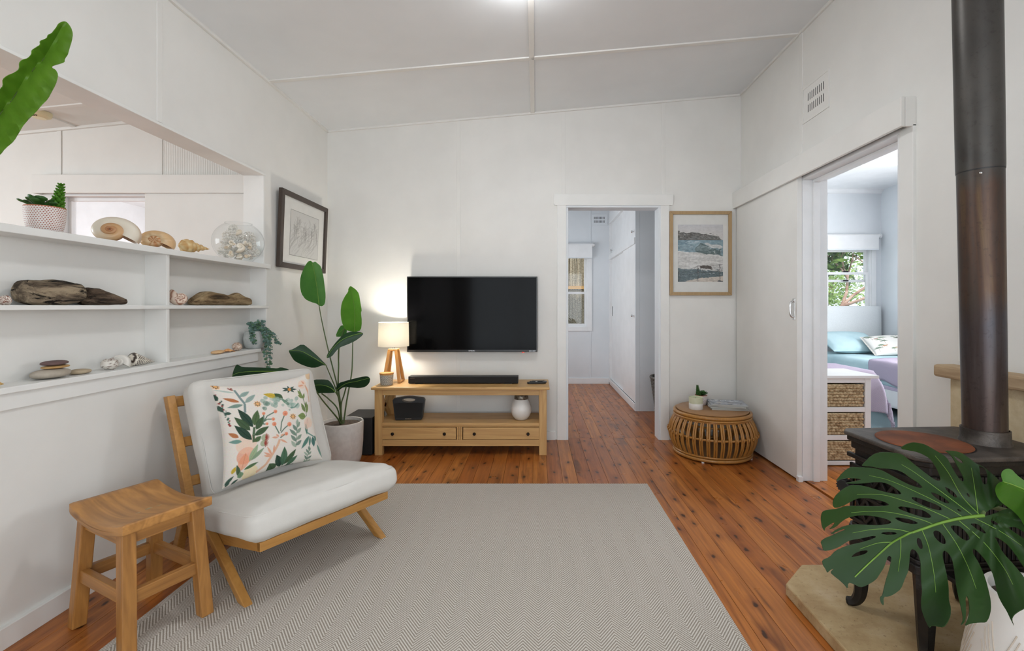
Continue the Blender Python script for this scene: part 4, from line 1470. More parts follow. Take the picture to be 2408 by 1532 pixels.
def chair():
    zr = 0.214
    for x in (0.015, 0.575):
        MB().hexa([(x - 0.015, 0.0, zr), (x + 0.015, 0.0, zr), (x + 0.015, 0.72, zr - TILT * 0.72 - 0.02), (x - 0.015, 0.72, zr - TILT * 0.72 - 0.02),
                   (x - 0.015, 0.0, zr + 0.036), (x + 0.015, 0.0, zr + 0.036), (x + 0.015, 0.72, zr - TILT * 0.72 + 0.05), (x - 0.015, 0.72, zr - TILT * 0.72 + 0.05)]).build('side_rail', MT['chairwood'], ch, bevel=0.003)
    MB().box(0.0, 0.59, -0.001, 0.026, zr, zr + 0.036).build('front_rail', MT['chairwood_x'], ch, bevel=0.003)
    for k in range(5):
        y = 0.09 + k * 0.115
        z = zr + 0.018 - TILT * y
        MB().beam((0.02, y, z), (0.57, y, z), 0.06, 0.015, (0, 1, -TILT)).build('seat_slat', MT['chairwood_x'], ch, bevel=0.002)
    for sx, x in ((-1, -0.0165), (1, 0.6065)):
        # front leg runs forward to the floor, level cut
        a0, a1 = (0.050, 0.0), (0.108, 0.0)
        b0, b1 = (0.455, 0.250), (0.515, 0.250)
        MB().prism([a0, a1, b1, b0], lambda p, q: (x - 0.0165, p, q), lambda p, q: (x + 0.0165, p, q)).build('leg', MT['chairwood'], ch, bevel=0.004)
        MB().prism([(0.725, -0.011 if sx < 0 else 0.0), (0.775, -0.011 if sx < 0 else 0.0), (0.655, 0.255), (0.605, 0.255)], lambda p, q: (x - 0.0165, p, q), lambda p, q: (x + 0.0165, p, q)).build('leg', MT['chairwood'], ch, bevel=0.004)
        MB().prism([(0.520, 0.150), (0.575, 0.150), (0.872, 0.715), (0.822, 0.725)], lambda p, q: (x - 0.0165, p, q), lambda p, q: (x + 0.0165, p, q)).build('back_post', MT['chairwood'], ch, bevel=0.003)
    for z, h in ((0.690, 0.05), (0.51, 0.045), (0.345, 0.045)):
        y = 0.548 + (z - 0.15) * 0.522 + 0.008
        MB().beam((0.0, y, z), (0.59, y, z), 0.018, h, (0, 1, -0.5)).build('back_rail', MT['chairwood_x'], ch, bevel=0.003)
    # seat cushion
    def seat_fn(x, y, z, u, v, w):
        cr = 0.028 * (1 - u * u) * (1 - v * v) if w > 0 else -0.004
        bow = 0.012 * (1 - w * w)
        wr = 0.006 * noise.noise(Vector((x * 6, y * 6, z * 5))) + 0.002 * noise.noise(Vector((x * 22, y * 14, z * 9)))
        return (x + bow * (u if abs(u) > 0.9 else 0) , y + bow * (v if abs(v) > 0.9 else 0), z + cr * (1 if w > 0 else 1) + wr)
    m = MB().rbox(0.335, 0.285, 0.066, 0.05, 26, seat_fn)
    m.xform(Matrix.Translation((0.297, 0.262, 0.277)) @ Matrix.Rotation(-math.atan(TILT), 4, 'X'))
    sc = m.build('seat_cushion', MT['linen'], ch, 80)
    # back cushion
    up = Vector((0, 0.407, 0.914))
    fr = Vector((0, -0.914, 0.407))
    BM = Matrix(((1, 0, 0), (0, fr.y, up.y), (0, fr.z, up.z))).to_4x4()
    BM = Matrix.Translation((0.327, 0.545, 0.245)) @ BM
    def back_fn(x, y, z, u, v, w):
        puff = 0.032 * (1 - u * u) * (1 - w * w) * (1 if v > 0 else -0.3)
        wr = 0.010 * noise.noise(Vector((x * 6, z * 6 + 3, y * 4))) + 0.003 * noise.noise(Vector((x * 20, z * 13, 1))) + 0.008 * math.sin(26 * z + 5 * x) * max(0, abs(u) - 0.55)
        return (x * (1 + 0.015 * math.sin(9 * z)) , y + puff + wr, z)
    m = MB().rbox(0.302, 0.068, 0.285, 0.045, 26, back_fn)
    m.xform(BM @ Matrix.Translation((0, 0.0, 0.30)))
    m.build('back_cushion', MT['linen'], ch, 80)
    # piping seams
    def loop(hx, hz, r, y):
        pts = []
        for cx, cz, a0 in ((hx - r, hz - r, 0), (-hx + r, hz - r, 90), (-hx + r, -hz + r, 180), (hx - r, -hz + r, 270)):
            for k in range(7):
                a = D2R(a0 + 15 * k)
                pts.append((cx + r * math.cos(a), y, cz + r * math.sin(a)))
        return pts
    pp = MB()
    for y in (0.052,):
        pp.tube([BM @ Vector((x, yy, z + 0.30)) for x, yy, z in loop(0.291, 0.274, 0.05, y)], 0.0035, 6, closed=True)
    SM = Matrix.Translation((0.297, 0.262, 0.277)) @ Matrix.Rotation(-math.atan(TILT), 4, 'X')
    pp.tube([SM @ Vector((x * 1.002, z * 1.002, 0.040)) for x, yy, z in loop(0.333, 0.283, 0.05, 0)], 0.0022, 6, closed=True)
    o = pp.build('piping', MT['linen'], ch, 80)


chair()


# printed cushion on the chair: art drawn in the pixels of the photograph's crop
def cushion_art():
    N = 230
    c = Canvas(N, N, (221, 214, 205))
    Hm = homography([(70, 290), (1215, 105), (1415, 1080), (240, 1440)], [(0, 0), (N, 0), (N, N), (0, N)])
    def T(p):
        v = Hm @ np.array([p[0], p[1], 1.0])
        return (v[0] / v[2], v[1] / v[2])
    S = N / 1150.0
    GR, GD, GL, TE, TL = (66, 88, 62), (44, 66, 54), (120, 138, 84), (84, 116, 108), (150, 172, 160)
    PK, OR, PE, RU, YE = (226, 160, 130), (222, 132, 98), (230, 190, 164), (176, 112, 74), (192, 164, 60)
    def leaf(a, b, w, col, al=0.95, bend=0.0):
        c.leaf(T(a), T(b), w * S, col, al, bend)
    def stem(pts, w, col, al=0.9):
        c.stroke([T(p) for p in pts], w * S, col, al)
    def dot(p, r, col, al=0.95):
        q = T(p)
        c.ell(q[0], q[1], r * S, r * S, col, al)
    # soft washes
    for p, r, col, al in (((420, 1090), 95, OR, 0.55), ((410, 960), 110, PE, 0.5), ((520, 1290), 80, (226, 204, 150), 0.6), ((1200, 670), 70, PE, 0.5), ((1100, 230), 60, PE, 0.5), ((1190, 140), 45, (214, 180, 140), 0.8)):
        dot(p, r, col, al)
    # large dark green plant
    stem([(490, 940), (480, 850), (485, 760)], 26, GR)
    for a, b, w in (((470, 760), (300, 550), 88), ((440, 800), (255, 650), 80), ((465, 910), (255, 745), 84), ((485, 740), (525, 550), 84), ((510, 790), (590, 625), 78), ((490, 860), (665, 745), 74), ((500, 935), (575, 865), 60)):
        leaf(a, b, w, random.choice((GR, GD, (78, 100, 66))))
    # bottom plant
    for a, b, w in (((820, 1285), (735, 1195), 110), ((890, 1230), (800, 1090), 86), ((915, 1220), (885, 985), 84), ((930, 1200), (1040, 1005), 66), ((960, 1220), (1070, 1080), 56)):
        leaf(a, b, w, random.choice((GR, GD, (72, 104, 80))))
    stem([(810, 1285), (930, 1225), (1060, 1185)], 10, GD)
    # grey blue stem upper left
    stem([(300, 320), (345, 420), (385, 480), (380, 590)], 24, (112, 132, 132))
    for a, b, w, col in (((340, 400), (460, 320), 50, (136, 158, 150)), ((390, 470), (520, 355), 54, (140, 160, 152)), ((365, 495), (190, 545), 44, (116, 142, 132)), ((330, 465), (155, 435), 44, RU), ((300, 355), (90, 345), 22, (176, 190, 182)), ((310, 885), (195, 835), 46, RU), ((350, 930), (205, 935), 46, (110, 146, 136))):
        leaf(a, b, w, col)
    # banksia
    leaf((800, 385), (610, 345), 70, YE)
    leaf((840, 410), (740, 335), 80, GR)
    leaf((930, 480), (810, 390), 40, (110, 140, 120))
    rnd = random.Random(4)
    for k in range(46):
        dot((rnd.uniform(590, 1050), 420 + rnd.uniform(-30, 120)), rnd.uniform(14, 34), rnd.choice((TL, (170, 188, 176), (124, 152, 140), (96, 122, 108))), 0.55)
    stem([(940, 510), (1000, 500), (1050, 450)], 20, (90, 128, 116), 0.7)
    # pink balls
    for s0, mid, p, r in (((600, 690), (640, 620), (745, 560), 24), ((600, 690), (640, 660), (718, 655), 22), ((590, 720), (600, 660), (598, 590), 20), ((590, 720), (610, 720), (638, 715), 18), ((815, 800), (825, 690), (870, 580), 34), ((800, 830), (760, 770), (730, 715), 28), ((820, 820), (870, 760), (930, 710), 30), ((820, 880), (860, 850), (895, 828), 24)):
        stem([s0, mid, p], 14, (84, 108, 92))
        dot(p, r, (224, 148, 118))
        dot((p[0] + 4, p[1] + 5), r * 0.5, (206, 112, 84), 0.6)
    # small star flowers
    for p in ((530, 475), (975, 615), (120, 297)):
        for k in range(8):
            a = k * PI / 4
            stem([p, (p[0] + 44 * math.cos(a), p[1] + 38 * math.sin(a))], 18, (224, 168, 110), 0.8)
            dot((p[0] + 26 * math.cos(a), p[1] + 22 * math.sin(a)), 6, (52, 46, 40))
    for k in range(7):
        a = k * 2 * PI / 7
        leaf((930, 285), (930 + 100 * math.cos(a), 285 + 44 * math.sin(a)), 26, (64, 84, 76))
    dot((930, 285), 22, (208, 140, 80))
    # kangaroo paw
    stem([(600, 1290), (690, 1210), (740, 1100), (800, 960), (815, 900)], 30, (216, 168, 138), 0.85)
    for a, b in (((790, 880), (710, 880)), ((800, 870), (760, 840)), ((820, 860), (870, 830)), ((820, 900), (920, 940)), ((740, 1100), (630, 1060)), ((740, 1090), (660, 990)), ((760, 1060), (750, 970)), ((730, 1110), (640, 1100)), ((1120, 240), (1040, 250)), ((1130, 230), (1090, 190)), ((1140, 240), (1200, 330))):
        leaf(a, b, 26, (220, 160, 130), 0.85)
    stem([(1140, 240), (1190, 330), (1215, 430)], 16, (206, 166, 138), 0.8)
    # leafy sprig at right
    stem([(1060, 290), (1120, 400), (1160, 500), (1170, 600)], 9, GR)
    for a, b, w in (((1100, 370), (1035, 300), 40), ((1110, 390), (1040, 355), 34), ((1120, 400), (1130, 330), 36), ((1150, 550), (1090, 450), 50), ((1160, 510), (1165, 425), 40), ((1175, 560), (1190, 450), 38), ((1160, 605), (1045, 600), 90)):
        leaf(a, b, w, random.choice((GL, (110, 128, 80), (126, 146, 88))))
    # grey sprigs
    for base in ((1035, 980), (1210, 1160)):
        k = 1.0 if base[0] < 1100 else 0.62
        stem([base, (base[0] - 5, base[1] - 150 * k), (base[0] + 10, base[1] - 310 * k)], 8, (100, 122, 106))
        for dy, dx in ((20, -70), (40, 70), (90, -80), (110, 70), (160, -100), (190, 60), (220, -60), (260, 40), (290, 5)):
            leaf((base[0], base[1] - (dy - 25) * k), (base[0] + dx * k, base[1] - (dy + 50) * k), 46 * k, rnd.choice(((148, 166, 148), (118, 140, 122), (98, 122, 108))), 0.8)
    # teal trailing leaves lower right
    stem([(1160, 690), (1175, 790), (1230, 810), (1300, 830)], 18, (106, 142, 132))
    for a, b, w in (((1210, 830), (1110, 1000), 50), ((1225, 830), (1215, 960), 30), ((1265, 830), (1280, 950), 64), ((1300, 810), (1315, 880), 36), ((1330, 910), (1400, 1060), 44), ((1160, 690), (1180, 820), 40)):
        leaf(a, b, w, rnd.choice(((84, 124, 112), (72, 110, 104), (110, 146, 132))))
    leaf((1170, 760), (1190, 620), 80, (222, 190, 172), 0.7)
    # pink flower lower left and its leaves
    leaf((400, 1260), (410, 1060), 110, (226, 150, 116), 0.7)
    for a, b, w, col in (((470, 1160), (545, 960), 66, (150, 170, 136)), ((490, 1150), (630, 1000), 50, (130, 152, 124)), ((430, 1250), (590, 1170), 40, (84, 110, 76)), ((400, 1330), (330, 1190), 40, (70, 92, 66)), ((420, 1340), (390, 1270), 60, (110, 140, 110)), ((300, 1290), (320, 1210), 44, YE)):
        leaf(a, b, w, col)
    for p in ((620, 880), (615, 950)):
        dot(p, 40, (140, 154, 120), 0.7)
        for k in range(9):
            a = -1.3 + k * 0.3
            stem([(p[0] + 10, p[1]), (p[0] + 58 * math.cos(a), p[1] + 52 * math.sin(a))], 7, (150, 62, 54))
    # left border
    for k in range(26):
        y = 400 + k * 14
        dot((110 + (y - 400) * 0.32 + rnd.uniform(-22, 22), y), rnd.uniform(5, 11), rnd.choice(((140, 62, 56), (60, 84, 76), (92, 120, 108))))
    for k in range(14):
        stem([(230 + rnd.uniform(-8, 60), 300 + rnd.uniform(-12, 20)), (250 + rnd.uniform(-8, 40), 312 + rnd.uniform(-12, 20))], 6, (136, 74, 66))
    for a, b, w in (((110, 470), (90, 395), 30), ((150, 600), (110, 520), 34), ((230, 610), (150, 610), 34), ((265, 1420), (300, 1360), 36), ((250, 1400), (330, 1310), 40), ((330, 1400), (400, 1350), 30)):
        leaf(a, b, w, (62, 86, 76))
    c.a += np.random.RandomState(2).normal(0, 3, c.a.shape)
    c.a = np.clip(c.a, 0, 255)
    return c


def pillow(name, mats, canvas, w, h, t, M, parent=None, n=None, pinch=0.05):
    """pillow front in colours of a canvas; M maps local x (right), y (out), z (up)"""
    n = n or canvas.w - 1
    def prof(u, v, s):
        e = max(0.0, (1 - u * u)) * max(0.0, (1 - v * v))
        th = t * 0.5 * e ** 0.42
        x = w / 2 * u * (1 - pinch * (1 - v * v))
        z = h / 2 * v * (1 - pinch * (1 - u * u))
        wr = 0.0035 * noise.noise(Vector((x * 14, z * 14, 2.0))) * (1 - max(abs(u), abs(v)))
        return Vector((x, s * th + wr, z))
    m = MB()
    m.grid(lambda a, b: prof(2 * a - 1, 1 - 2 * b, 1), n, n)
    m.c = [canvas.lookup(i / n, j / n) for j in range(n + 1) for i in range(n + 1)]
    k = 24
    m.grid(lambda a, b: prof(1 - 2 * a, 1 - 2 * b, -1), k, k)
    edge = canvas.lookup(0.5, 0.99)
    m.c += [edge] * ((k + 1) * (k + 1))
    m.xform(M)
    return m.build(name, mats, parent, 80, fix=False)


upv = Vector((0.0, 0.268, 0.963))
outv = Vector((0.0, -0.963, 0.268))
PMX = Matrix(((1, 0, 0), (0, outv.y, upv.y), (0, outv.z, upv.z))).to_4x4()
pcw = ch.matrix_world if False else Matrix.Translation(ch.location) @ Matrix.Rotation(D2R(56.1), 4, 'Z')
pil = pillow('throw_cushion', MT['linen_print'], cushion_art(), 0.466, 0.458, 0.15, pcw @ Matrix.Translation((0.268, 0.472, 0.573)) @ PMX, n=229, pinch=0.105)
tag(pil, 'square linen cushion printed with native flowers, leaning on the lounge chair', 'cushion')
# ------------------------------------------------------------------ plants


def leaf_mat(name, c1, c2, rough=0.38, trans=0.25, scale=8, spec=0.35):
    t = NT(name)
    f = t.noise(t.coords((1, 1, 1)), scale, 4)
    c = t.ramp(f, [(0.3, lin(c1)), (0.7, lin(c2))])
    t.set(c, rough, 0, spec)
    t.bump(t.noise(t.coords((1, 1, 1)), 90, 3), 0.08, 0.002)
    tr = t.n('ShaderNodeBsdfTranslucent')
    t.l(c, tr.inputs[0])
    mx = t.n('ShaderNodeMixShader')
    mx.inputs[0].default_value = trans
    t.l(t.b.outputs[0], mx.inputs[1])
    t.l(tr.outputs[0], mx.inputs[2])
    t.l(mx.outputs[0], t.out.inputs[0])
    return t.m


MT['monstera'] = leaf_mat('monstera_leaf', (29, 54, 21), (40, 67, 28), 0.42, 0.06, 5, 0.22)
MT['monstera_young'] = leaf_mat('monstera_young_leaf', (66, 118, 40), (92, 144, 50), 0.3, 0.2, 5)
MT['rib'] = leaf_mat('leaf_rib', (108, 146, 58), (122, 160, 66), 0.45, 0.1)
MT['nest'] = leaf_mat('nest_fern_leaf', (92, 140, 38), (126, 172, 58), 0.38, 0.35, 4)
MT['ribdark'] = leaf_mat('fern_rib', (88, 118, 44), (70, 92, 36), 0.5, 0.05)
MT['bop'] = leaf_mat('bird_of_paradise_leaf', (72, 128, 52), (92, 152, 64), 0.38, 0.25, 6)
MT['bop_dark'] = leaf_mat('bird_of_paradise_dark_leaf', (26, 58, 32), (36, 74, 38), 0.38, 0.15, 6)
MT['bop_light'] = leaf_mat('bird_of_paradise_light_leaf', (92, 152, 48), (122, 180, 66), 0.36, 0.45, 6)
MT['petiole'] = leaf_mat('leaf_stalk', (70, 96, 52), (92, 104, 66), 0.5, 0.0)
MT['succ'] = leaf_mat('succulent_green', (44, 84, 40), (70, 112, 50), 0.4, 0.1)
MT['eucal'] = leaf_mat('blue_green_leaf', (88, 118, 110), (112, 142, 132), 0.6, 0.15, 30)
MT['eucal2'] = leaf_mat('mid_green_leaf', (70, 108, 76), (94, 130, 96), 0.6, 0.15, 30)


def chaikin(p, it=1):
    for _ in range(it):
        q = []
        for i in range(len(p)):
            a, b = p[i], p[(i + 1) % len(p)]
            q.append((a[0] * 0.78 + b[0] * 0.22, a[1] * 0.78 + b[1] * 0.22))
            q.append((a[0] * 0.22 + b[0] * 0.78, a[1] * 0.22 + b[1] * 0.78))
        p = q
    return p


def sheet(name, outline, depth, mat, parent, holes=(), step=9.0, thick=0.0014, smooth_it=1, extra=()):
    """leaf blade: an outline with holes, filled and given depth, then thickness"""
    o = chaikin([tuple(p) for p in outline], smooth_it)
    hs = [chaikin([tuple(p) for p in h], 1) for h in holes]
    pts, ed = [], []
    for loop in [o] + hs:
        b = len(pts)
        n = len(loop)
        pts += [Vector(p) for p in loop]
        ed += [(b + i, b + (i + 1) % n) for i in range(n)]
    arr = np.array([tuple(p) for p in pts])
    xs, ys = [p[0] for p in o], [p[1] for p in o]
    y = min(ys)
    row = 0
    while y < max(ys):
        x = min(xs) + (step / 2 if row % 2 else 0)
        while x < max(xs):
            if np.min((arr[:, 0] - x) ** 2 + (arr[:, 1] - y) ** 2) > (0.55 * step) ** 2 and pip((x, y), o) and not any(pip((x, y), h) for h in hs):
                pts.append(Vector((x, y)))
            x += step
        y += step * 0.87
        row += 1
    for e in extra:
        pts.append(Vector(e))
    r = geometry.delaunay_2d_cdt(pts, ed, [], 0, 1e-5)
    V, Fc = r[0], r[2]
    fs = []
    for f in Fc:
        c = (sum(V[i][0] for i in f) / 3, sum(V[i][1] for i in f) / 3)
        if pip(c, o) and not any(pip(c, h) for h in hs):
            fs.append(tuple(f))
    m = MB()
    m.add([P(v[0], v[1], depth(v[0], v[1])) for v in V], fs)
    ob = m.build(name, mat, parent, 80, world=True)
    s = ob.modifiers.new('thickness', 'SOLIDIFY')
    s.thickness = thick
    s.offset = 0
    e = ob.modifiers.new('edges', 'EDGE_SPLIT')
    e.split_angle = D2R(50)
    return ob


def polyline_dist(pl):
    a = np.array(pl, float)
    def d(x, y):
        best = 1e9
        for i in range(len(a) - 1):
            p, q = a[i], a[i + 1]
            v = q - p
            t = max(0, min(1, ((x - p[0]) * v[0] + (y - p[1]) * v[1]) / (v @ v)))
            best = min(best, math.hypot(x - p[0] - t * v[0], y - p[1] - t * v[1]))
        return best
    return d


def ribs(name, lines, depth, mat, parent, r0, r1, lift=0.0012):
    m = MB()
    for pl in lines:
        pts = smooth_path([(p[0], p[1], 0) for p in pl], 5)
        n = len(pts)
        m.tube([P(p.x, p.y, depth(p.x, p.y) - lift) for p in pts], [r0 + (r1 - r0) * i / (n - 1) for i in range(n)], 6)
    return m.build(name, mat, parent, 60, world=True)


# ---- monstera in the carved white pot
mon = thing('monstera_plant', 'potted monstera with large split leaves in front of the wood stove', 'plant', (1.33, 1.19, 0.048))
MO = [(2311, 1211), (2319, 1204), (2338, 1194), (2362, 1186), (2375, 1165), (2372, 1150), (2352, 1133), (2331, 1113), (2309, 1096), (2300, 1093), (2295.7, 1091), (2278.7, 1078.4), (2263, 1067), (2246, 1061), (2220, 1060),
      (2231, 1067), (2239.6, 1076), (2247, 1089), (2256.6, 1106), (2265, 1121.6), (2267.6, 1130), (2264, 1133.5), (2256.6, 1128), (2244.7, 1111.5), (2234.6, 1093), (2227.8, 1079), (2218.4, 1070.7), (2202, 1061), (2187, 1052), (2173.5, 1045), (2158, 1042), (2147, 1041), (2130.5, 1045), (2115, 1055.5),
      (2140.6, 1060.5), (2148, 1061.4), (2165, 1066.5), (2185, 1077.5), (2197, 1093), (2205.7, 1110), (2211.6, 1125), (2210, 1132), (2199, 1130), (2178.5, 1115), (2156.5, 1098), (2132, 1077.5), (2120, 1068), (2098, 1065), (2072.7, 1063.6), (2055.8, 1068), (2042, 1078), (2032, 1089), (2025, 1097),
      (2049, 1097.5), (2066, 1102), (2083, 1102.5), (2105, 1104.7), (2123.7, 1111.5), (2140.6, 1125), (2157.6, 1135), (2170, 1147), (2164, 1149), (2140.6, 1142), (2120, 1132), (2098, 1120), (2072.7, 1106), (2049, 1100.5), (2022, 1099.6), (2001.5, 1098.7), (1991, 1104), (1979, 1115), (1971, 1125), (1965.5, 1132),
      (1977.7, 1127), (1993, 1125), (2015, 1126), (2027.8, 1128.4), (2015, 1131.3), (1993, 1136), (1986, 1137.2), (2001.5, 1138), (2028.6, 1137.8), (2049, 1135), (2072.7, 1134.4), (2086, 1137.8), (2100, 1145.4), (2115, 1155.6), (2120, 1162.4), (2112, 1163.7), (2090, 1160), (2064, 1153), (2039, 1145.4), (2022, 1142), (2001.5, 1141), (1988, 1147), (1976, 1155.6), (1964, 1167.5), (1958, 1181), (1960, 1195),
      (1971, 1194), (1984.5, 1189), (1994.7, 1183.6), (2011.6, 1174), (2025, 1171.7), (2045.6, 1172.6), (2067.7, 1177), (2084.6, 1182.7), (2091.4, 1188), (2083, 1190.4), (2062.6, 1191.5), (2028.6, 1191), (1996.4, 1190.5), (1984.5, 1192), (1971, 1197), (1954, 1199), (1938.7, 1201.4), (1932.7, 1206.5), (1930, 1220), (1932.7, 1238.8), (1938.7, 1250.6),
      (1939.5, 1242), (1949, 1235.4), (1960.7, 1228.6), (1963.3, 1231), (1955.6, 1240.5), (1949, 1246.4), (1966, 1239.6), (1977.7, 1227.7), (1991, 1219), (2011.6, 1213), (2039, 1212.5), (2064, 1216), (2086, 1221.8), (2097, 1228.6), (2091.4, 1232.8), (2069, 1236), (2039, 1235.4), (2015, 1233.7), (1994.7, 1235.4), (1976, 1241.3), (1960.7, 1249.8), (1952, 1259), (1971, 1249), (1986, 1244), (1987, 1247), (1971, 1253), (1955, 1261),
      (1940.4, 1266), (1929.3, 1274.4), (1933.6, 1285.6), (1936, 1297), (1954, 1294.5), (1974, 1287), (1988, 1277), (1999.8, 1271), (2025, 1267), (2047, 1262), (2058, 1261), (2060, 1264.4), (2052.4, 1268), (2028.6, 1275.5), (2001.5, 1281.4), (1984.5, 1286.5), (1964, 1296), (1950.5, 1311), (1932.7, 1318), (1935, 1329.8), (1942, 1340), (1945.5, 1348.4), (1950.5, 1342.5), (1962.4, 1336.6), (1952, 1346.7), (1960.7, 1355), (1974, 1365.4), (1986, 1376.4), (1993, 1385.8), (1994.7, 1370.5), (2008, 1374.7), (2022.7, 1382.4), (2035.4, 1379), (2059, 1365.4), (2069, 1350), (2078, 1336.6), (2084.6, 1318), (2087, 1310), (2092, 1307.4), (2096.5, 1312.8), (2093, 1331.5), (2088, 1350), (2083, 1365.4), (2078, 1385.8), (2075, 1401), (2068.5, 1406), (2072, 1419.7), (2078, 1425.7), (2077, 1404.4),
      (2089.7, 1404), (2103, 1397.7), (2118.6, 1385.8), (2128.8, 1358.6), (2135.5, 1345), (2138, 1324.7), (2139.8, 1299), (2144, 1291.6), (2152.5, 1295), (2159, 1304), (2163.5, 1318), (2165, 1328), (2165.8, 1368.8), (2168.4, 1391), (2165.8, 1413), (2166.7, 1433.3), (2173.5, 1453.7), (2184.5, 1478), (2190.4, 1471.5), (2204, 1474), (2219.3, 1475.7), (2227.8, 1465.5), (2235.4, 1448.6), (2236.3, 1430), (2231, 1411.2), (2231, 1382.4), (2227, 1355), (2221, 1331.5), (2216, 1311), (2216, 1298.4), (2221.8, 1295), (2231, 1302.6), (2238.8, 1316), (2243, 1335), (2246.4, 1360), (2249.8, 1385.8), (2255, 1411), (2260.9, 1435), (2265, 1457), (2258.3, 1472.3), (2266.8, 1467), (2271, 1453.7), (2271, 1428), (2270, 1408), (2273, 1401), (2277.8, 1411.2), (2279.5, 1433.3), (2277, 1453.7), (2267.7, 1474), (2283.8, 1467), (2304, 1464.7), (2319.4, 1464.7), (2326, 1453.7), (2330.5, 1435), (2329.6, 1413), (2324.5, 1391), (2317.7, 1365.4), (2309, 1341.7), (2297.4, 1318), (2288, 1302.6), (2287, 1292.4), (2292, 1291.6), (2304, 1302.6), (2317.7, 1318), (2328, 1336.6), (2335.5, 1353.5), (2341.5, 1377.3), (2347.4, 1402.8), (2356.8, 1421.4), (2368.6, 1440), (2376.3, 1457), (2385.6, 1475), (2378.8, 1457), (2384, 1447), (2395.8, 1438.4), (2408, 1432.5), (2425, 1418), (2430, 1390), (2408, 1360), (2402.6, 1352), (2385.6, 1331.5), (2356.8, 1299), (2343, 1270), (2338, 1264), (2348, 1266), (2368.6, 1280.5), (2385.6, 1301), (2408, 1335), (2440, 1375), (2470, 1360), (2460, 1320), (2430, 1285), (2408, 1268), (2392, 1257.4), (2372, 1243.5), (2373, 1240.5), (2389, 1239.5), (2408, 1252), (2440, 1270), (2465, 1250), (2460, 1215), (2425, 1196), (2395, 1190), (2360, 1200), (2328, 1212), (2313, 1214)]
MH = [[(2301.3, 1097), (2304, 1105), (2303.5, 1115), (2307, 1125), (2311, 1137), (2316, 1140.5), (2320.5, 1137), (2322, 1127), (2321, 1115), (2317.5, 1105), (2311, 1098.5)],
      [(2240.5, 1071.6), (2252, 1077), (2262, 1084), (2265, 1090), (2260, 1091), (2250, 1083)],
      [(2142, 1169.5), (2158, 1171), (2182, 1180), (2204, 1188), (2216, 1197), (2213, 1202), (2190, 1197), (2165, 1187), (2146, 1176)],
      [(2188, 1158), (2200, 1161), (2218, 1170), (2230, 1180), (2232, 1185), (2222, 1184), (2205, 1175), (2193, 1166)],
      [(2221, 1145), (2232, 1150), (2245, 1160), (2251, 1170), (2246, 1171.5), (2234, 1163), (2224, 1152)],
      [(2273, 1159), (2278, 1163), (2281, 1169), (2277, 1169), (2274, 1165)],
      [(2250, 1197.5), (2257, 1199), (2261, 1204), (2256, 1204), (2251, 1200)],
      [(2110.5, 1193), (2120, 1191), (2157.6, 1198), (2173.5, 1201.4), (2188.7, 1212.5), (2189.6, 1219), (2173.5, 1218.4), (2151, 1211.6), (2132, 1204.8), (2115, 1198)],
      [(2103, 1218), (2115, 1217.5), (2140, 1222), (2157, 1229), (2158, 1232.5), (2145, 1233.5), (2125, 1230), (2108, 1223)],
      [(2069, 1254.5), (2085, 1251.5), (2105, 1252.5), (2110, 1256), (2100, 1258.5), (2082, 1258.5)],
      [(2000, 1311.5), (2010, 1302), (2025, 1296), (2038, 1294.8), (2041, 1298), (2035, 1303.5), (2015, 1309)],
      [(2155, 1268), (2160, 1265), (2166, 1271), (2170, 1285), (2169, 1292), (2163, 1292), (2156, 1280)],
      [(2193.5, 1251.5), (2199, 1248), (2208, 1250), (2218, 1260), (2224, 1272), (2224, 1279), (2218, 1281), (2206, 1274), (2196, 1262)],
      [(2233, 1238), (2242, 1236), (2256, 1238), (2269, 1249), (2279, 1262), (2280, 1269), (2273, 1273), (2262, 1268), (2247, 1256)],
      [(2281, 1232.5), (2292, 1231.5), (2302, 1235), (2312, 1246), (2319, 1254), (2315, 1256), (2300, 1247), (2288, 1239)],
      [(2328, 1224), (2336, 1225), (2346, 1231), (2347, 1235.5), (2338, 1235), (2331, 1230)]]
MID = [(2313, 1213), (2292, 1215), (2267, 1218.4), (2236, 1224.3), (2199, 1234.5), (2148, 1252.3), (2140.6, 1254), (2100, 1275.5), (2072.7, 1299), (2038.8, 1329.8), (2010, 1358)]
VEIN = [[(2300, 1211), (2292, 1149), (2284, 1101)], [(2302, 1210), (2263, 1169), (2229.5, 1111.5), (2199, 1072.4)], [(2287, 1213), (2243, 1179), (2190, 1140), (2148, 1109.8), (2120, 1093)],
        [(2263, 1216), (2216, 1188), (2148, 1154.7), (2089.7, 1130), (2044, 1119)], [(2236, 1222), (2173.5, 1194.6), (2123.7, 1177.7), (2072.7, 1164), (2015, 1163)],
        [(2194, 1234), (2166, 1222.6), (2106.7, 1208), (2055.8, 1203), (2001.5, 1206.5)], [(2141, 1253), (2106.7, 1245.5), (2055.8, 1245.5), (2005, 1254)], [(2098, 1276), (2064, 1278), (2022, 1292)],
        [(2118, 1268), (2117.7, 1301), (2112, 1345)], [(2168, 1247), (2183.6, 1287), (2195.5, 1345), (2200.6, 1394)], [(2217, 1233), (2249.8, 1280.5), (2277, 1335), (2295.7, 1385.8)],
        [(2255, 1225), (2314.3, 1277), (2358.5, 1333), (2382, 1375.6)], [(2290, 1218), (2351.7, 1250), (2402.6, 1284)]]
_md = polyline_dist(MID)


def mon_depth(x, y):
    base = 1.055 - 0.00033 * (y - 1210) + 0.00008 * (2310 - x)
    d = _md(x, y)
    ang = math.atan2(y - 1213, 2330 - x)
    return base - 0.0000012 * d * d + 0.010 * math.sin(ang * 9.0) * min(1, d / 160) + 0.00009 * d


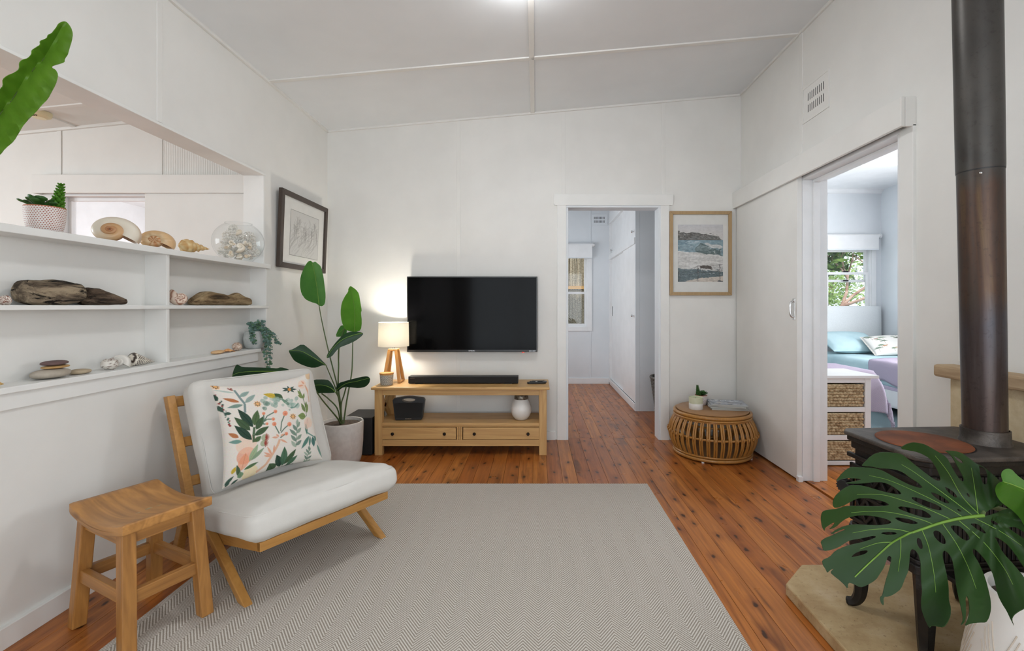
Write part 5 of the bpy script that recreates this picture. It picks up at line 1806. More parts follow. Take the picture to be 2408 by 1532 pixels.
lf = sheet('leaf_blade', MO, mon_depth, MT['monstera'], mon, MH, 8.0, 0.0016)
ribs('midrib', [MID], mon_depth, MT['rib'], lf, 0.0042, 0.0012)
ribs('side_veins', VEIN, mon_depth, MT['rib'], lf, 0.0009, 0.0004, 0.0009)
YO = [(2358.5, 1133.5), (2354, 1121.7), (2355, 1111.5), (2362, 1104.7), (2372, 1103), (2380.5, 1106.4), (2389, 1116.6), (2408, 1131.8), (2440, 1150), (2470, 1190), (2455, 1240), (2425, 1258), (2408, 1236), (2399, 1218.4), (2382, 1201.4), (2367, 1191), (2351.7, 1179.4), (2343, 1165.8), (2339.8, 1152), (2343, 1142), (2350, 1135)]
YR = [(2452, 1200), (2420, 1160), (2385, 1142), (2360, 1134)]
_yd = polyline_dist(YR)


def y_depth(x, y):
    return 0.985 + 0.0011 * _yd(x, y) - 0.0002 * (y - 1160)


lf2 = sheet('leaf_blade', YO, y_depth, MT['monstera_young'], mon, (), 6.0, 0.0014)
ribs('midrib', [YR], y_depth, MT['rib'], lf2, 0.0022, 0.0007)
j1 = P(2313, 1213, mon_depth(2313, 1213))
MB().tube(smooth_path([j1 + Vector((-0.004, 0.001, 0)), j1 + Vector((0.05, 0.030, 0.006)), Vector((1.27, 1.15, 0.60)), Vector((1.325, 1.185, 0.40)), Vector((1.33, 1.19, 0.33))], 6), 0.0055, 8).build('leaf_stalk', MT['petiole'], mon, 60, world=True)
j2 = P(2452, 1200, y_depth(2452, 1200))
MB().tube(smooth_path([j2, j2 + Vector((0.08, 0.06, -0.03)), Vector((1.35, 1.18, 0.5)), Vector((1.34, 1.19, 0.33))], 6), 0.0045, 8).build('leaf_stalk', MT['petiole'], mon, 60, world=True)
PH = 0.36
pot = MB().lathe([(0, 0), (0.150, 0), (0.165, 0.012), (0.172, 0.06), (0.168, 0.14), (0.152, 0.24), (0.130, 0.33), (0.124, PH), (0.114, PH), (0.118, 0.33), (0.135, 0.25), (0, 0.25)], 48).build('carved_pot', MT['ceramic'], mon, 60)
# chevron grooves cut into the glaze, shown as low ridges
gv = MB()


def potr(z):
    pr = [(0.0, 0.165), (0.06, 0.172), (0.14, 0.168), (0.24, 0.152), (0.33, 0.130), (0.36, 0.124)]
    for (a, ra), (b, rb) in zip(pr, pr[1:]):
        if z <= b:
            return ra + (rb - ra) * (z - a) / (b - a)
    return 0.124


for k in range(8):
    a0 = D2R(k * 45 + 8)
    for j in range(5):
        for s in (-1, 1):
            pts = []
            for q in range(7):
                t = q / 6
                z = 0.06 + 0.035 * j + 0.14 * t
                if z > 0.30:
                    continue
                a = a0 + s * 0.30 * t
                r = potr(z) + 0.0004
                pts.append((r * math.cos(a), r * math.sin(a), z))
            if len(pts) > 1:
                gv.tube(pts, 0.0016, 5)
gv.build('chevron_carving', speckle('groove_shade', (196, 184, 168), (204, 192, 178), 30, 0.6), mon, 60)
MB().lathe([(0, 0.325), (0.117, 0.322)], 32).build('soil', MT['soil'], mon)

# ---- nest fern on the sill, one long leaf reaching into view
nf = thing('birds_nest_fern', 'nest fern in a pot on the sill, one bright wavy leaf arching up', 'plant', (-1.895, 1.30, 1.446))
NO = [(152, 50), (157.7, 52), (167, 64), (171.4, 79.5), (168.6, 96), (163, 115), (159, 129), (152, 138.5), (152, 146.7), (137, 151), (122, 155.7), (123.4, 160.4), (131.6, 164.5), (137, 175.5), (134.4, 189), (126, 208), (112.4, 233), (96, 249.5), (82, 266), (57.6, 290.6), (43.9, 312.6), (33, 331.8), (13.7, 348), (0, 364.7), (-35, 392), (-90, 413), (-160, 416), (-230, 404), (-285, 396), (-289, 384), (-230, 368), (-160, 336), (-100, 296), (-50, 252), (0, 208.4), (6.9, 203), (5.5, 186.5), (16.5, 178), (35.6, 170), (45, 161.8), (45, 148), (50.7, 141), (65.8, 137), (74, 127.5), (74, 118), (85, 111), (94.6, 105.6), (93, 96), (109.7, 90.5), (112.4, 82), (122, 78), (127.5, 70), (131.6, 65.8), (137, 56), (145, 51.5)]
NR = [(150, 62), (129, 101), (107, 134), (72, 171), (41, 217), (0, 269), (-60, 325), (-130, 370), (-210, 388), (-287, 390)]
_nd = polyline_dist(NR)


def n_depth(x, y):
    t = (x + 290) / 445
    return 1.285 + 0.225 * t - 0.0010 * _nd(x, y) + 0.010 * math.sin(0.13 * (x - y)) * min(1, _nd(x, y) / 40)


l3 = sheet('leaf_blade', NO, n_depth, MT['nest'], nf, (), 9.0, 0.0014)
ribs('midrib', [NR], n_depth, MT['ribdark'], l3, 0.0012, 0.0030)
MB().lathe([(0, 0), (0.058, 0), (0.062, 0.008), (0.076, 0.105), (0.071, 0.105), (0.066, 0.085), (0, 0.085)], 32).build('pot', MT['ceramic'], nf, 50)
e3 = P(-286, 390, n_depth(-286, 390))
MB().tube(smooth_path([e3, e3.lerp(Vector((-1.895, 1.30, 1.55)), 0.5) + Vector((0, 0, 0.01)), Vector((-1.895, 1.30, 1.52))], 4), 0.0035, 8).build('leaf_stalk', MT['ribdark'], nf, 60, world=True)
for k, (a, L, h) in enumerate(((2.6, 0.22, 0.34), (3.6, 0.25, 0.28), (-1.7, 0.20, 0.30), (4.4, 0.16, 0.4))):
    m = MB()
    def fn(u, v, a=a, L=L, h=h):
        r = L * v
        z = 0.085 + h * math.sin(v * 2.0) * 0.9
        w = 0.045 * math.sin(PI * min(1, v * 0.92 + 0.06)) * (u - 0.5) * 2
        wv = 0.006 * math.sin(v * 40) * abs(u - 0.5) * 2
        return (r * math.cos(a) - w * math.sin(a), r * math.sin(a) + w * math.cos(a), z + wv + abs(u - 0.5) * 0.03)
    m.grid(fn, 6, 24)
    ob = m.build('leaf_blade', MT['nest'], nf, 80)
    ob.modifiers.new('thickness', 'SOLIDIFY').thickness = 0.0014

# ---- bird of paradise in the white floor planter
BPX, BPY = -1.441, 3.42
bop = thing('bird_of_paradise', 'tall broad-leaved plant in a white stone planter in the corner', 'plant', (BPX, BPY, 0))
MB().lathe([(0, 0), (0.118, 0), (0.128, 0.006), (0.138, 0.05), (0.146, 0.15), (0.150, 0.295), (0.147, 0.307), (0.137, 0.307), (0.134, 0.28), (0, 0.278)], 48).build('planter', MT['planter'], bop, 50)
MB().lathe([(0, 0.288), (0.07, 0.289), (0.1355, 0.284)], 32).build('soil', MT['soil'], bop)


def Z6(pts):
    return [(640 + x / 2.253, 420 + y / 2.253) for x, y in pts]


def bopleaf(outline, mid, Yb, gx, gy, mat, stalk, fold=0.0006, r=0.0042, conv=True):
    o = Z6(outline) if conv else outline
    m_ = Z6(mid) if conv else mid
    dd = polyline_dist(m_)
    cx_, cy_ = m_[-1]
    def dep(x, y):
        return Yb + gx * (x - cx_) + gy * (y - cy_) + fold * dd(x, y)
    b = sheet('leaf_blade', o, dep, mat, bop, (), 7.0, 0.0016)
    ribs('midrib', [m_], dep, MT['rib'], b, 0.0012, 0.0030)
    base = Vector((BPX, BPY, 0.27))
    s = Z6(stalk)
    n = len(s)
    pts = []
    for i, (x, y) in enumerate(s):
        t = i / (n - 1)
        Yv = dep(cx_, cy_) * (1 - t) + BPY * t
        pts.append(P(x, y, Yv))
    pts[-1] = pts[-1].lerp(base, 0.35)
    pts.append(base + Vector(((pts[-1].x - BPX) * 0.5, 0, 0)))
    pts = smooth_path(pts, 6)
    MB().tube(pts, [r * (0.75 + 0.9 * i / len(pts)) for i in range(len(pts))], 8).build('leaf_stalk', MT['petiole'], bop, 60, world=True)


bopleaf([(205, 435), (190, 440), (170, 470), (150, 520), (147, 570), (155, 610), (175, 640), (205, 655), (235, 663), (250, 675), (265, 678), (280, 665), (284, 620), (278, 570), (272, 520), (262, 480), (255, 462), (240, 450), (228, 440), (215, 447)],
        [(212, 450), (228, 520), (240, 600), (248, 668)], 3.38, 0.0004, 0.0006, MT['bop'], [(248, 668), (262, 750), (295, 900), (320, 1000), (345, 1100), (360, 1180), (368, 1300)])
bopleaf([(413, 570), (403, 585), (403, 600), (385, 625), (368, 660), (362, 710), (368, 760), (385, 800), (410, 810), (440, 815), (470, 805), (476, 760), (470, 710), (475, 700), (468, 660), (460, 610), (445, 590), (425, 575)],
        [(415, 580), (432, 660), (438, 740), (435, 812)], 3.52, 0.0005, 0.0008, MT['bop_light'], [(435, 812), (427, 870), (425, 960), (420, 1040), (395, 1180), (380, 1300)])
bopleaf([(368, 775), (350, 800), (335, 838), (360, 840), (385, 830), (398, 812), (390, 790)], [(340, 836), (365, 810), (385, 795)], 3.55, 0.0, 0.0, MT['bop'], [(385, 795), (358, 870), (352, 1000), (350, 1090), (358, 1180), (372, 1300)], r=0.0036)
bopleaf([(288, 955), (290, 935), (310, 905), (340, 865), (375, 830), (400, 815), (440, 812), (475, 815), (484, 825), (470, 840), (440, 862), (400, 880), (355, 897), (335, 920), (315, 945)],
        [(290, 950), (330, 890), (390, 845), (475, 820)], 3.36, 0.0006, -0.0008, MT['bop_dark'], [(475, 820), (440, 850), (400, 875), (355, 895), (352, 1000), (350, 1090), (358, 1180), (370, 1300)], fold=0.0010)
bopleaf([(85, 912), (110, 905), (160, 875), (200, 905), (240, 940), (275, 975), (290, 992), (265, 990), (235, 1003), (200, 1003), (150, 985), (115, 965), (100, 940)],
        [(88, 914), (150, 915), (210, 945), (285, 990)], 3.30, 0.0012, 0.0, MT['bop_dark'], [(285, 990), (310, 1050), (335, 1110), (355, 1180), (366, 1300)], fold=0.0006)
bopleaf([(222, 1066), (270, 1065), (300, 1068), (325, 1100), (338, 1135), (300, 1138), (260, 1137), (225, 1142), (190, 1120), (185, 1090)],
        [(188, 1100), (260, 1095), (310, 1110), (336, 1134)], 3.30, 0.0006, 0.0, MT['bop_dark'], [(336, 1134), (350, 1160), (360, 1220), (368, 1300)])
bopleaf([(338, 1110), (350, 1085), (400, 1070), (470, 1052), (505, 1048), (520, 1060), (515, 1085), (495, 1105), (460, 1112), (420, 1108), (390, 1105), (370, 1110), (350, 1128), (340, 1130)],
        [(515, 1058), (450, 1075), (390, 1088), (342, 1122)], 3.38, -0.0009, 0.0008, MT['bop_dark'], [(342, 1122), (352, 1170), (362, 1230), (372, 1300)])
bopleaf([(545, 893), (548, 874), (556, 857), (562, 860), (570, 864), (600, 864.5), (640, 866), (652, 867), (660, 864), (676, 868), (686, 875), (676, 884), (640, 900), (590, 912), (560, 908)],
        [(546, 884), (562, 877), (598, 874), (640, 874), (684, 874)], 2.98, 0.0026, -0.0004, MT['bop_dark'], [((684 - 640) * 2.253, (874 - 420) * 2.253), (180, 1060), (270, 1180), (345, 1270), (364, 1305)], conv=False)
for s in ([(392, 1105), (380, 1150), (366, 1200), (368, 1300)], [(262, 1140), (300, 1170), (345, 1220), (362, 1300)]):
    q = Z6(s)
    pts = [P(x, y, 3.34 + 0.08 * i / 3) for i, (x, y) in enumerate(q)]
    pts.append(Vector((BPX, BPY, 0.27)))
    MB().tube(smooth_path(pts, 5), 0.0048, 8).build('leaf_stalk', MT['petiole'], bop, 60, world=True)


# ---- small potted succulents
def rosette(m, c, n, L, w, tilt0=0.3, rings=3, seed=1):
    rnd = random.Random(seed)
    for k in range(rings):
        for i in range(n):
            a = 2 * PI * (i + 0.5 * k) / n + rnd.uniform(-0.15, 0.15)
            t = tilt0 + 0.42 * k + rnd.uniform(-0.1, 0.1)
            d = Vector((math.cos(a) * math.cos(t), math.sin(a) * math.cos(t), math.sin(t)))
            l = L * (1 - 0.13 * k)
            R = d.to_track_quat('Z', 'Y').to_matrix()
            m.ell(Vector(c) + d * l * 0.5, (w * 0.55, w * 0.24, l * 0.55), 8, 6, M=R)
            m.ell(Vector(c) + d * l * 0.86, (w * 0.85, w * 0.26, l * 0.22), 8, 6, M=R)


def spike(m, c, h, r, lean, n=9):
    c = Vector(c)
    for j in range(n):
        t = j / (n - 1)
        p = c + Vector((lean[0] * t, lean[1] * t, h * t))
        for k in range(6):
            a = k * PI / 3 + j * 0.5
            d = Vector((math.cos(a), math.sin(a), 0.75)).normalized()
            R = d.to_track_quat('Z', 'Y').to_matrix()
            l = r * (1.15 - 0.6 * t)
            m.ell(p + d * l * 0.6, (l * 0.30, l * 0.26, l * 0.62), 6, 5, M=R)
    m.tube([c, c + Vector((lean[0], lean[1], h))], [r * 0.5, r * 0.2], 6)


def dot_pot_mat(name, base, dotc, nu, nz, h):
    t = NT(name)
    tc = t.n('ShaderNodeTexCoord')
    sp = t.n('ShaderNodeSeparateXYZ')
    t.l(tc.outputs['Object'], sp.inputs[0])
    ang = t.math('ARCTAN2', sp.outputs[1], sp.outputs[0])
    v = t.math('DIVIDE', sp.outputs[2], h / nz)
    row = t.math('FLOOR', v)
    odd = t.math('MULTIPLY', t.math('MODULO', row, 2.0), 0.5)
    u = t.math('ADD', t.math('MULTIPLY', t.math('ADD', ang, 4.0), nu / (2 * PI)), odd)
    du = t.math('ABSOLUTE', t.math('SUBTRACT', t.math('FRACT', u), 0.5))
    dv = t.math('ABSOLUTE', t.math('SUBTRACT', t.math('FRACT', v), 0.5))
    m = t.math('LESS_THAN', t.math('ADD', du, dv), 0.36)
    c = t.mix(m, lin(base), lin(dotc))
    t.bump(m, -0.5, 0.002)
    return t.set(c, 0.6)


def succulent(loc, s, label, dotc, rz, nu=34, nz=11):
    t = thing('potted_succulent', label, 'plant', loc, rz)
    h = 0.092 * s
    MB().lathe([(0, 0), (0.043 * s, 0), (0.047 * s, 0.004), (0.054 * s, 0.040 * s), (0.056 * s, 0.070 * s), (0.056 * s, h), (0.052 * s, h), (0.051 * s, h - 0.01), (0, h - 0.012)], 40).build('dotted_pot', dot_pot_mat('dotted_pot', (222, 216, 212), dotc, nu, nz, h), t, 50)
    MB().lathe([(0.0525 * s, h - 0.002), (0.0562 * s, h - 0.002), (0.0562 * s, h + 0.001), (0.0525 * s, h + 0.001)], 40).build('clay_rim', speckle('bare_clay_rim', (176, 110, 82), (188, 122, 94), 30, 0.8), t)
    MB().lathe([(0, h - 0.008), (0.052 * s, h - 0.010)], 24).build('soil', MT['soil'], t)
    m = MB()
    rosette(m, (-0.014 * s, 0, h - 0.004), 6, 0.058 * s, 0.017 * s, 0.42, 3, 5)
    m.build('rosette', MT['succ'], t, 60)
    m = MB()
    spike(m, (0.030 * s, 0.0, h - 0.01), 0.100 * s, 0.022 * s, (0.012 * s, 0.0), 10)
    m.build('upright_spike', MT['bop_light'] if s > 0.9 else MT['succ'], t, 60)
    return t


succulent((-1.875, 1.755, 1.446), 1.03, 'succulents in a white pot with terracotta dots on the sill', (160, 92, 76), D2R(55), 44, 14)


# ---- trailing plant in the grey pot on the lower ledge
def trailing():
    base = Vector((-1.845, 3.008, 0.888))
    t = thing('trailing_plant', 'trailing blue-green plant in a grey pot at the ledge end', 'plant', base)
    MB().lathe([(0, 0), (0.040, 0), (0.050, 0.006), (0.060, 0.035), (0.062, 0.065), (0.056, 0.100), (0.052, 0.112), (0.047, 0.112), (0.050, 0.09), (0, 0.088)], 36).build('grey_pot', speckle('pale_grey_concrete', (176, 180, 178), (192, 195, 192), 40, 0.85, bump=0.1), t, 60)
    rnd = random.Random(21)
    st_, l1, l2 = MB(), MB(), MB()
    stems = []
    for k in range(10):
        a = rnd.uniform(-2.2, 0.7)
        stems.append(smooth_path([(0.015 * math.cos(a), 0.015 * math.sin(a), 0.10), (0.035 * math.cos(a), 0.035 * math.sin(a), 0.13 + rnd.uniform(0.0, 0.045)), (0.055 * math.cos(a), 0.05 * math.sin(a), 0.13 + rnd.uniform(-0.02, 0.05))], 5))
    for k in range(5):      # cascades over the front edge
        x = 0.062 + rnd.uniform(0, 0.022)
        y = rnd.uniform(-0.045, 0.06)
        L = rnd.uniform(0.14, 0.25)
        stems.append(smooth_path([(0.02, y * 0.3, 0.105), (0.05, y * 0.7, 0.128), (x, y, 0.09), (x + 0.012, y + rnd.uniform(-0.012, 0.012), 0.02), (x + 0.014, y + rnd.uniform(-0.02, 0.02), 0.10 - L)], 6))
    for y in (0.05, 0.075):
        stems.append(smooth_path([(0.02, 0.02, 0.11), (0.06, y * 0.8, 0.115), (0.09, y + 0.02, 0.06), (0.10, y + 0.04, 0.02)], 6))
    for y in (-0.03, -0.075):
        stems.append(smooth_path([(0.0, -0.02, 0.11), (0.03, -0.05 + y * 0.4, 0.10), (0.05, -0.06 + y * 0.5, 0.04)], 6))
    for s in stems:
        st_.tube(s, 0.0012, 5)
        for i, p in enumerate(s):
            for q in range(2):
                d = Vector((rnd.uniform(-0.5, 1), rnd.uniform(-1, 1), rnd.uniform(-0.5, 0.8))).normalized()
                c = p + d * 0.009
                R = Vector((rnd.uniform(0.1, 1), rnd.uniform(-1.0, 0.3), rnd.uniform(-0.2, 0.9))).normalized().to_track_quat('Z', 'Y').to_matrix()
                r = rnd.uniform(0.006, 0.0105)
                (l1 if rnd.random() < 0.7 else l2).ell(c, (r, r * 0.85, 0.0012), 8, 4, M=R)
    st_.build('stems', MT['petiole'], t, 60)
    o = l1.build('leaves', MT['eucal'], t, 60)
    o['kind'] = 'stuff'
    o = l2.build('greener_leaves', MT['eucal2'], t, 60)
    o['kind'] = 'stuff'


trailing()
# ------------------------------------------------------------------ shells, stones and driftwood


def mixc(a, b, t):
    return tuple(x + (y - x) * t for x, y in zip(a, b))


def spiral_shell(name, label, loc, size, M, turns=4.2, growth=0.19, tube=0.62, drop=0.55, colfn=None, ripple=None, mat='shellcol', nu=20, nt=150, cat='shell', group=None, flat=1.0, squash=1.0, throat=(172, 112, 66)):
    """coiled shell: a growing tube wound about local z, apex at +z; M orients it, size is its overall width"""
    m = MB()
    th1 = 2 * PI * turns
    cols = []
    pts_c = []
    for i in range(nt + 1):
        th = th1 * i / nt
        r = math.exp(growth * (th - th1))
        c = Vector((r * math.cos(th), -r * math.sin(th), -drop * r * 2.2))
        for k in range(nu):
            a = 2 * PI * k / nu
            rad = tube * r * (1 + (ripple(th, a, r) if ripple else 0))
            out = Vector((math.cos(th), -math.sin(th), 0))
            p = c + out * (rad * math.cos(a)) + Vector((0, 0, 1)) * (rad * flat * math.sin(a))
            m.v.append(p)
            cols.append(lin(colfn(th / th1, a, r)) if colfn else lin((230, 220, 205)))
    for i in range(nt):
        for k in range(nu):
            k1 = (k + 1) % nu
            m.f.append((i * nu + k, i * nu + k1, (i + 1) * nu + k1, (i + 1) * nu + k))
    m.f.append(tuple(range(nu)))
    # open lip closed a little inside with the dark throat colour
    n0 = len(m.v)
    lip = [m.v[nt * nu + k] for k in range(nu)]
    cc = sum(lip, Vector()) / nu
    back = Vector((math.sin(th1), math.cos(th1), 0)) * (tube * 0.45)
    for p in lip:
        m.v.append(cc + (p - cc) * 0.8 + back)
        cols.append(lin(throat))
    for k in range(nu):
        m.f.append((nt * nu + k, nt * nu + (k + 1) % nu, n0 + (k + 1) % nu, n0 + k))
    m.f.append(tuple(range(n0, n0 + nu)))
    # centre, scale to size, orient, rest on loc.z
    vs = np.array([tuple(v) for v in m.v])
    ext = vs.max(0) - vs.min(0)
    cen = (vs.max(0) + vs.min(0)) / 2
    s = size / max(ext[0], ext[1])
    m.v = [M @ (Matrix.Diagonal((squash, 1, 1)) @ ((v - Vector(cen)) * s)) for v in m.v]
    zmin = min(v.z for v in m.v)
    L = Vector(loc)
    m.v = [v + Vector((0, 0, -zmin)) for v in m.v]
    m.c = cols
    o = m.build(name, MT[mat], None, 60, fix=True)
    o.location = L
    return tag(o, label, cat, group)


def rotm(rx, ry, rz):
    return Matrix.Rotation(rz, 3, 'Z') @ Matrix.Rotation(ry, 3, 'Y') @ Matrix.Rotation(rx, 3, 'X')


SZ = 1.446
TOW = D2R(28)          # axis tips toward the room


def c_big(t, a, r):
    base = mixc((150, 92, 54), (206, 170, 126), max(0, min(1, t * 1.15)))
    if t > 0.76:
        base = mixc(base, (222, 214, 198), min(1, (t - 0.76) / 0.08))
    band = 0.5 + 0.5 * math.sin(a * 3 + 1.0)
    return mixc(base, (168, 108, 62), 0.35 * band * (1 if math.sin(a) < 0.4 else 0.2))


spiral_shell('sea_shell', 'large round brown and cream snail shell on the sill', (-1.872, 2.055, SZ), 0.168, rotm(0, D2R(80), D2R(-62)), 3.84, 0.112, 0.70, 0.42, c_big, None, 'shellcol', 24, 190, squash=0.82)


def c_mel(t, a, r):
    s = math.sin(t * 190)
    base = (214, 194, 160) if t > 0.72 else (222, 206, 176)
    if t < 0.80 and math.sin(a) > 0.2:
        return mixc(base, (178, 116, 66), 0.6 + 0.3 * s)
    return mixc(base, (206, 150, 92), 0.30 + 0.2 * math.sin(a * 2))


spiral_shell('sea_shell', 'cream melon shell with a ringed orange crown beside the snail shell', (-1.872, 2.275, SZ), 0.142, rotm(0, D2R(80), D2R(-58)), 3.84, 0.125, 0.74, 0.28, c_mel,
             lambda th, a, r: 0.16 * max(0, math.sin(th * 7)) * max(0, math.sin(a)) ** 4, 'shellcol', 24, 190, squash=0.76)


# spiny conch lying on its side, tip pointing along the wall
def conch(loc, L, R, rz, label, c1, c2, turns=6.5, knob=0.25, name='sea_shell', mat='shellmatt', spots=None):
    m = MB()
    nt, nu = 46, 40
    cols = []
    for i in range(nt + 1):
        t = i / nt
        env = (t ** 0.9) * (1.0 if t < 0.75 else max(0.10, 1 - ((t - 0.75) / 0.25) ** 1.7))
        for k in range(nu):
            a = 2 * PI * k / nu
            ph = (t * turns + k / nu) % 1.0
            step = 0.10 * math.sin(2 * PI * ph)
            kn = knob * max(0, math.sin(a * 4 + t * 22)) ** 3 * max(0, math.sin(2 * PI * ph)) * (0.4 + 0.6 * t)
            r = R * env * (1 + step + kn)
            m.v.append(Vector((L * (0.5 - t), r * math.cos(a), r * math.sin(a))))
            f = 0.5 + 0.5 * noise.noise(Vector((t * 9, math.cos(a) * 2, math.sin(a) * 2)))
            c = mixc(c1, c2, max(0, min(1, f * 1.2 - 0.1 + 0.25 * math.sin(2 * PI * ph))))
            if spots and noise.noise(Vector((t * 34, math.cos(a) * 7, math.sin(a) * 7))) > 0.12:
                c = spots
            cols.append(lin(c))
    for i in range(nt):
        for k in range(nu):
            m.f.append((i * nu + k, i * nu + (k + 1) % nu, (i + 1) * nu + (k + 1) % nu, (i + 1) * nu + k))
    m.f.append(tuple(range(nt * nu, nt * nu + nu)))
    m.f.append(tuple(range(nu))[::-1])
    m.v = [Matrix.Rotation(rz, 3, 'Z') @ v for v in m.v]
    zmin = min(v.z for v in m.v)
    m.v = [v - Vector((0, 0, zmin)) for v in m.v]
    m.c = cols
    o = m.build(name, MT[mat], None, 60)
    o.location = loc
    return tag(o, label, 'shell')


conch((-1.868, 2.515, SZ), 0.175, 0.045, D2R(75), 'pale yellow knobbly conch shell beside the glass bowl', (226, 206, 160), (196, 150, 92), 6.5, 0.28)


# glass bowl of white coral and shells
def bowl():
    c = Vector((-1.880, 2.905, SZ))
    t = thing('glass_bowl', 'round clear glass bowl holding white coral and shells', 'bowl', c)
    R, ZC, HZ = 0.143, 0.122, 0.132
    prof = [(0, 0.004), (0.076, 0.002)]
    for k in range(1, 22):
        a = -0.98 + 2.03 * k / 21
        prof.append((R * math.cos(a), ZC + HZ * math.sin(a)))
    prof += [(prof[-1][0] + 0.003, prof[-1][1] + 0.004)]
    MB().lathe(prof, 56).build('bowl_wall', MT['bowlglass'], t, 80)
    MB().tube(circle(56, prof[-1][0], prof[-1][1]), 0.0022, 6, closed=True).build('rim', MT['bowlglass'], t, 80)
    rnd = random.Random(8)
    fv, rv = Vector((0.544, -0.84, 0)), Vector((0.84, 0.544, 0))
    packed = []

    def drop(f, r, q):
        """lowest resting place of a ball of radius q above (f, r): on the glass or on what already lies there"""
        xy = fv * f + rv * r
        lim = R - q - 0.004
        if xy.length > lim * 0.97:
            xy = xy * (lim * 0.97 / xy.length)
        z = max(q + 0.005, ZC - (HZ - q - 0.003) * math.sqrt(max(0.0, 1 - (xy.length / lim) ** 2)))
        for p, pq in packed:
            d2 = (q + pq) ** 2 - ((p.x - xy.x) ** 2 + (p.y - xy.y) ** 2)
            if d2 > 0:
                z = max(z, p.z + math.sqrt(d2))
        p = Vector((xy.x, xy.y, z))
        packed.append((p, q))
        return p

    def c_w(tt, a, r):
        return mixc((242, 236, 224), (214, 196, 170), 0.3 + 0.3 * math.sin(a * 2 + tt * 20))
    shells, cor = [], []

    def shell(f, r, size):
        q = size * 0.46
        p = drop(f, r, q)
        shells.append((p, q))
        spiral_shell('sea_shell', 'small white spiral shell lying in the glass bowl', c + p - Vector((0, 0, q)), size, rotm(rnd.uniform(0, 6), rnd.uniform(0, 1.0), rnd.uniform(0, 6)), 3.2, 0.16, 0.75, 0.4, c_w, None, 'shellcol', 14, 70, group='white shells in the glass bowl', throat=(222, 206, 184))

    def coral(f, r, q):
        cor.append((drop(f, r, q), q))
    # from the bottom up: a front row of shells, coral at the sides and back, then the upper layer
    for a in ((0.0, 0.0, 0.050), (0.062, -0.040, 0.046), (0.066, 0.004, 0.042), (0.060, 0.046, 0.044)):
        shell(*a)
    for a in ((-0.015, -0.068, 0.040), (-0.015, 0.070, 0.040), (-0.072, 0.0, 0.040)):
        coral(*a)
    for a in ((0.052, 0.004, 0.070), (0.030, 0.058, 0.044), (0.036, -0.056, 0.044)):
        shell(*a)
    for a in ((-0.055, -0.060, 0.034), (-0.055, 0.062, 0.034), (0.0, -0.050, 0.034), (0.0, 0.052, 0.034)):
        coral(*a)
    for a in ((0.010, 0.0, 0.048), (0.062, -0.034, 0.038), (0.060, 0.040, 0.038)):
        shell(*a)
    for a in ((-0.050, 0.0, 0.034), (-0.025, -0.030, 0.026)):
        coral(*a)

    def free(e, me, q):
        """inside the bowl, inside this piece's own ball and clear of every other piece"""
        if (e - cor[me][0]).length > q * 1.2:
            return False
        if (e.x ** 2 + e.y ** 2) / (R - 0.008) ** 2 + (e.z - ZC) ** 2 / (HZ - 0.008) ** 2 > 1 or e.z < 0.012:
            return False
        if any((e - p).length < pq * 1.02 + 0.004 for p, pq in shells):
            return False
        own = (e - cor[me][0]).length / q
        return all((e - p).length / pq > own + 0.12 for j, (p, pq) in enumerate(cor) if j != me)
    for i, (p, q) in enumerate(cor):
        rr = random.Random(i + 3)
        m = MB()

        def grow(a, d, L, rad, lv):
            e = a + d * L
            if not (free(e, i, q) and free(a.lerp(e, 0.5), i, q)):
                return
            m.tube([a, a.lerp(e, 0.5) + Vector((rr.uniform(-1, 1), rr.uniform(-1, 1), rr.uniform(-1, 1))) * L * 0.07, e], [rad, rad * 0.88, rad * 0.65], 6)
            if lv:
                for _ in range(5):
                    grow(e, (d + Vector((rr.uniform(-1, 1), rr.uniform(-1, 1), rr.uniform(-1, 1))) * 0.85).normalized(), L * 0.70, rad * 0.74, lv - 1)
        m.ell(p, (q * 0.16,) * 3, 8, 6)
        n = 16
        for k in range(n):
            z = 1 - 2 * (k + 0.5) / n
            w = math.sqrt(1 - z * z)
            grow(p, Vector((w * math.cos(2.4 * k), w * math.sin(2.4 * k), z)), q * 0.56, q * 0.105, 2)
        o = m.build('white_coral', MT['coral'], None, 60)
        o.location = c
        tag(o, 'branching white coral piece inside the glass bowl', 'coral', 'coral pieces in the glass bowl')


MT['coral'] = speckle('white_coral', (238, 234, 226), (246, 243, 237), 60, 0.85, bump=0.3, bscale=300)
bowl()


# driftwood: long lumpy blocks with weathered grain
def drift_mat(name, a, b, dark, thr):
    t = NT(name)
    v = t.coords((9, 1.6, 9))
    f = t.noise(v, 3.0, 6, 0.65, 0.6)
    c = t.ramp(f, [(0.36, lin([x * 0.55 for x in a])), (0.46, lin(a)), (0.62, lin(b))])
    v2 = t.coords((8, 2.6, 16))
    g = t.noise(v2, 2.6, 6, 0.72, 0.8)
    c = t.mix(t.ramp(g, [(thr, (0, 0, 0)), (thr + 0.06, (1, 1, 1))]), c, lin(dark))
    t.bump(t.math('ADD', f, g), 0.9, 0.008)
    return t.set(c, 0.92, 0, 0.2)


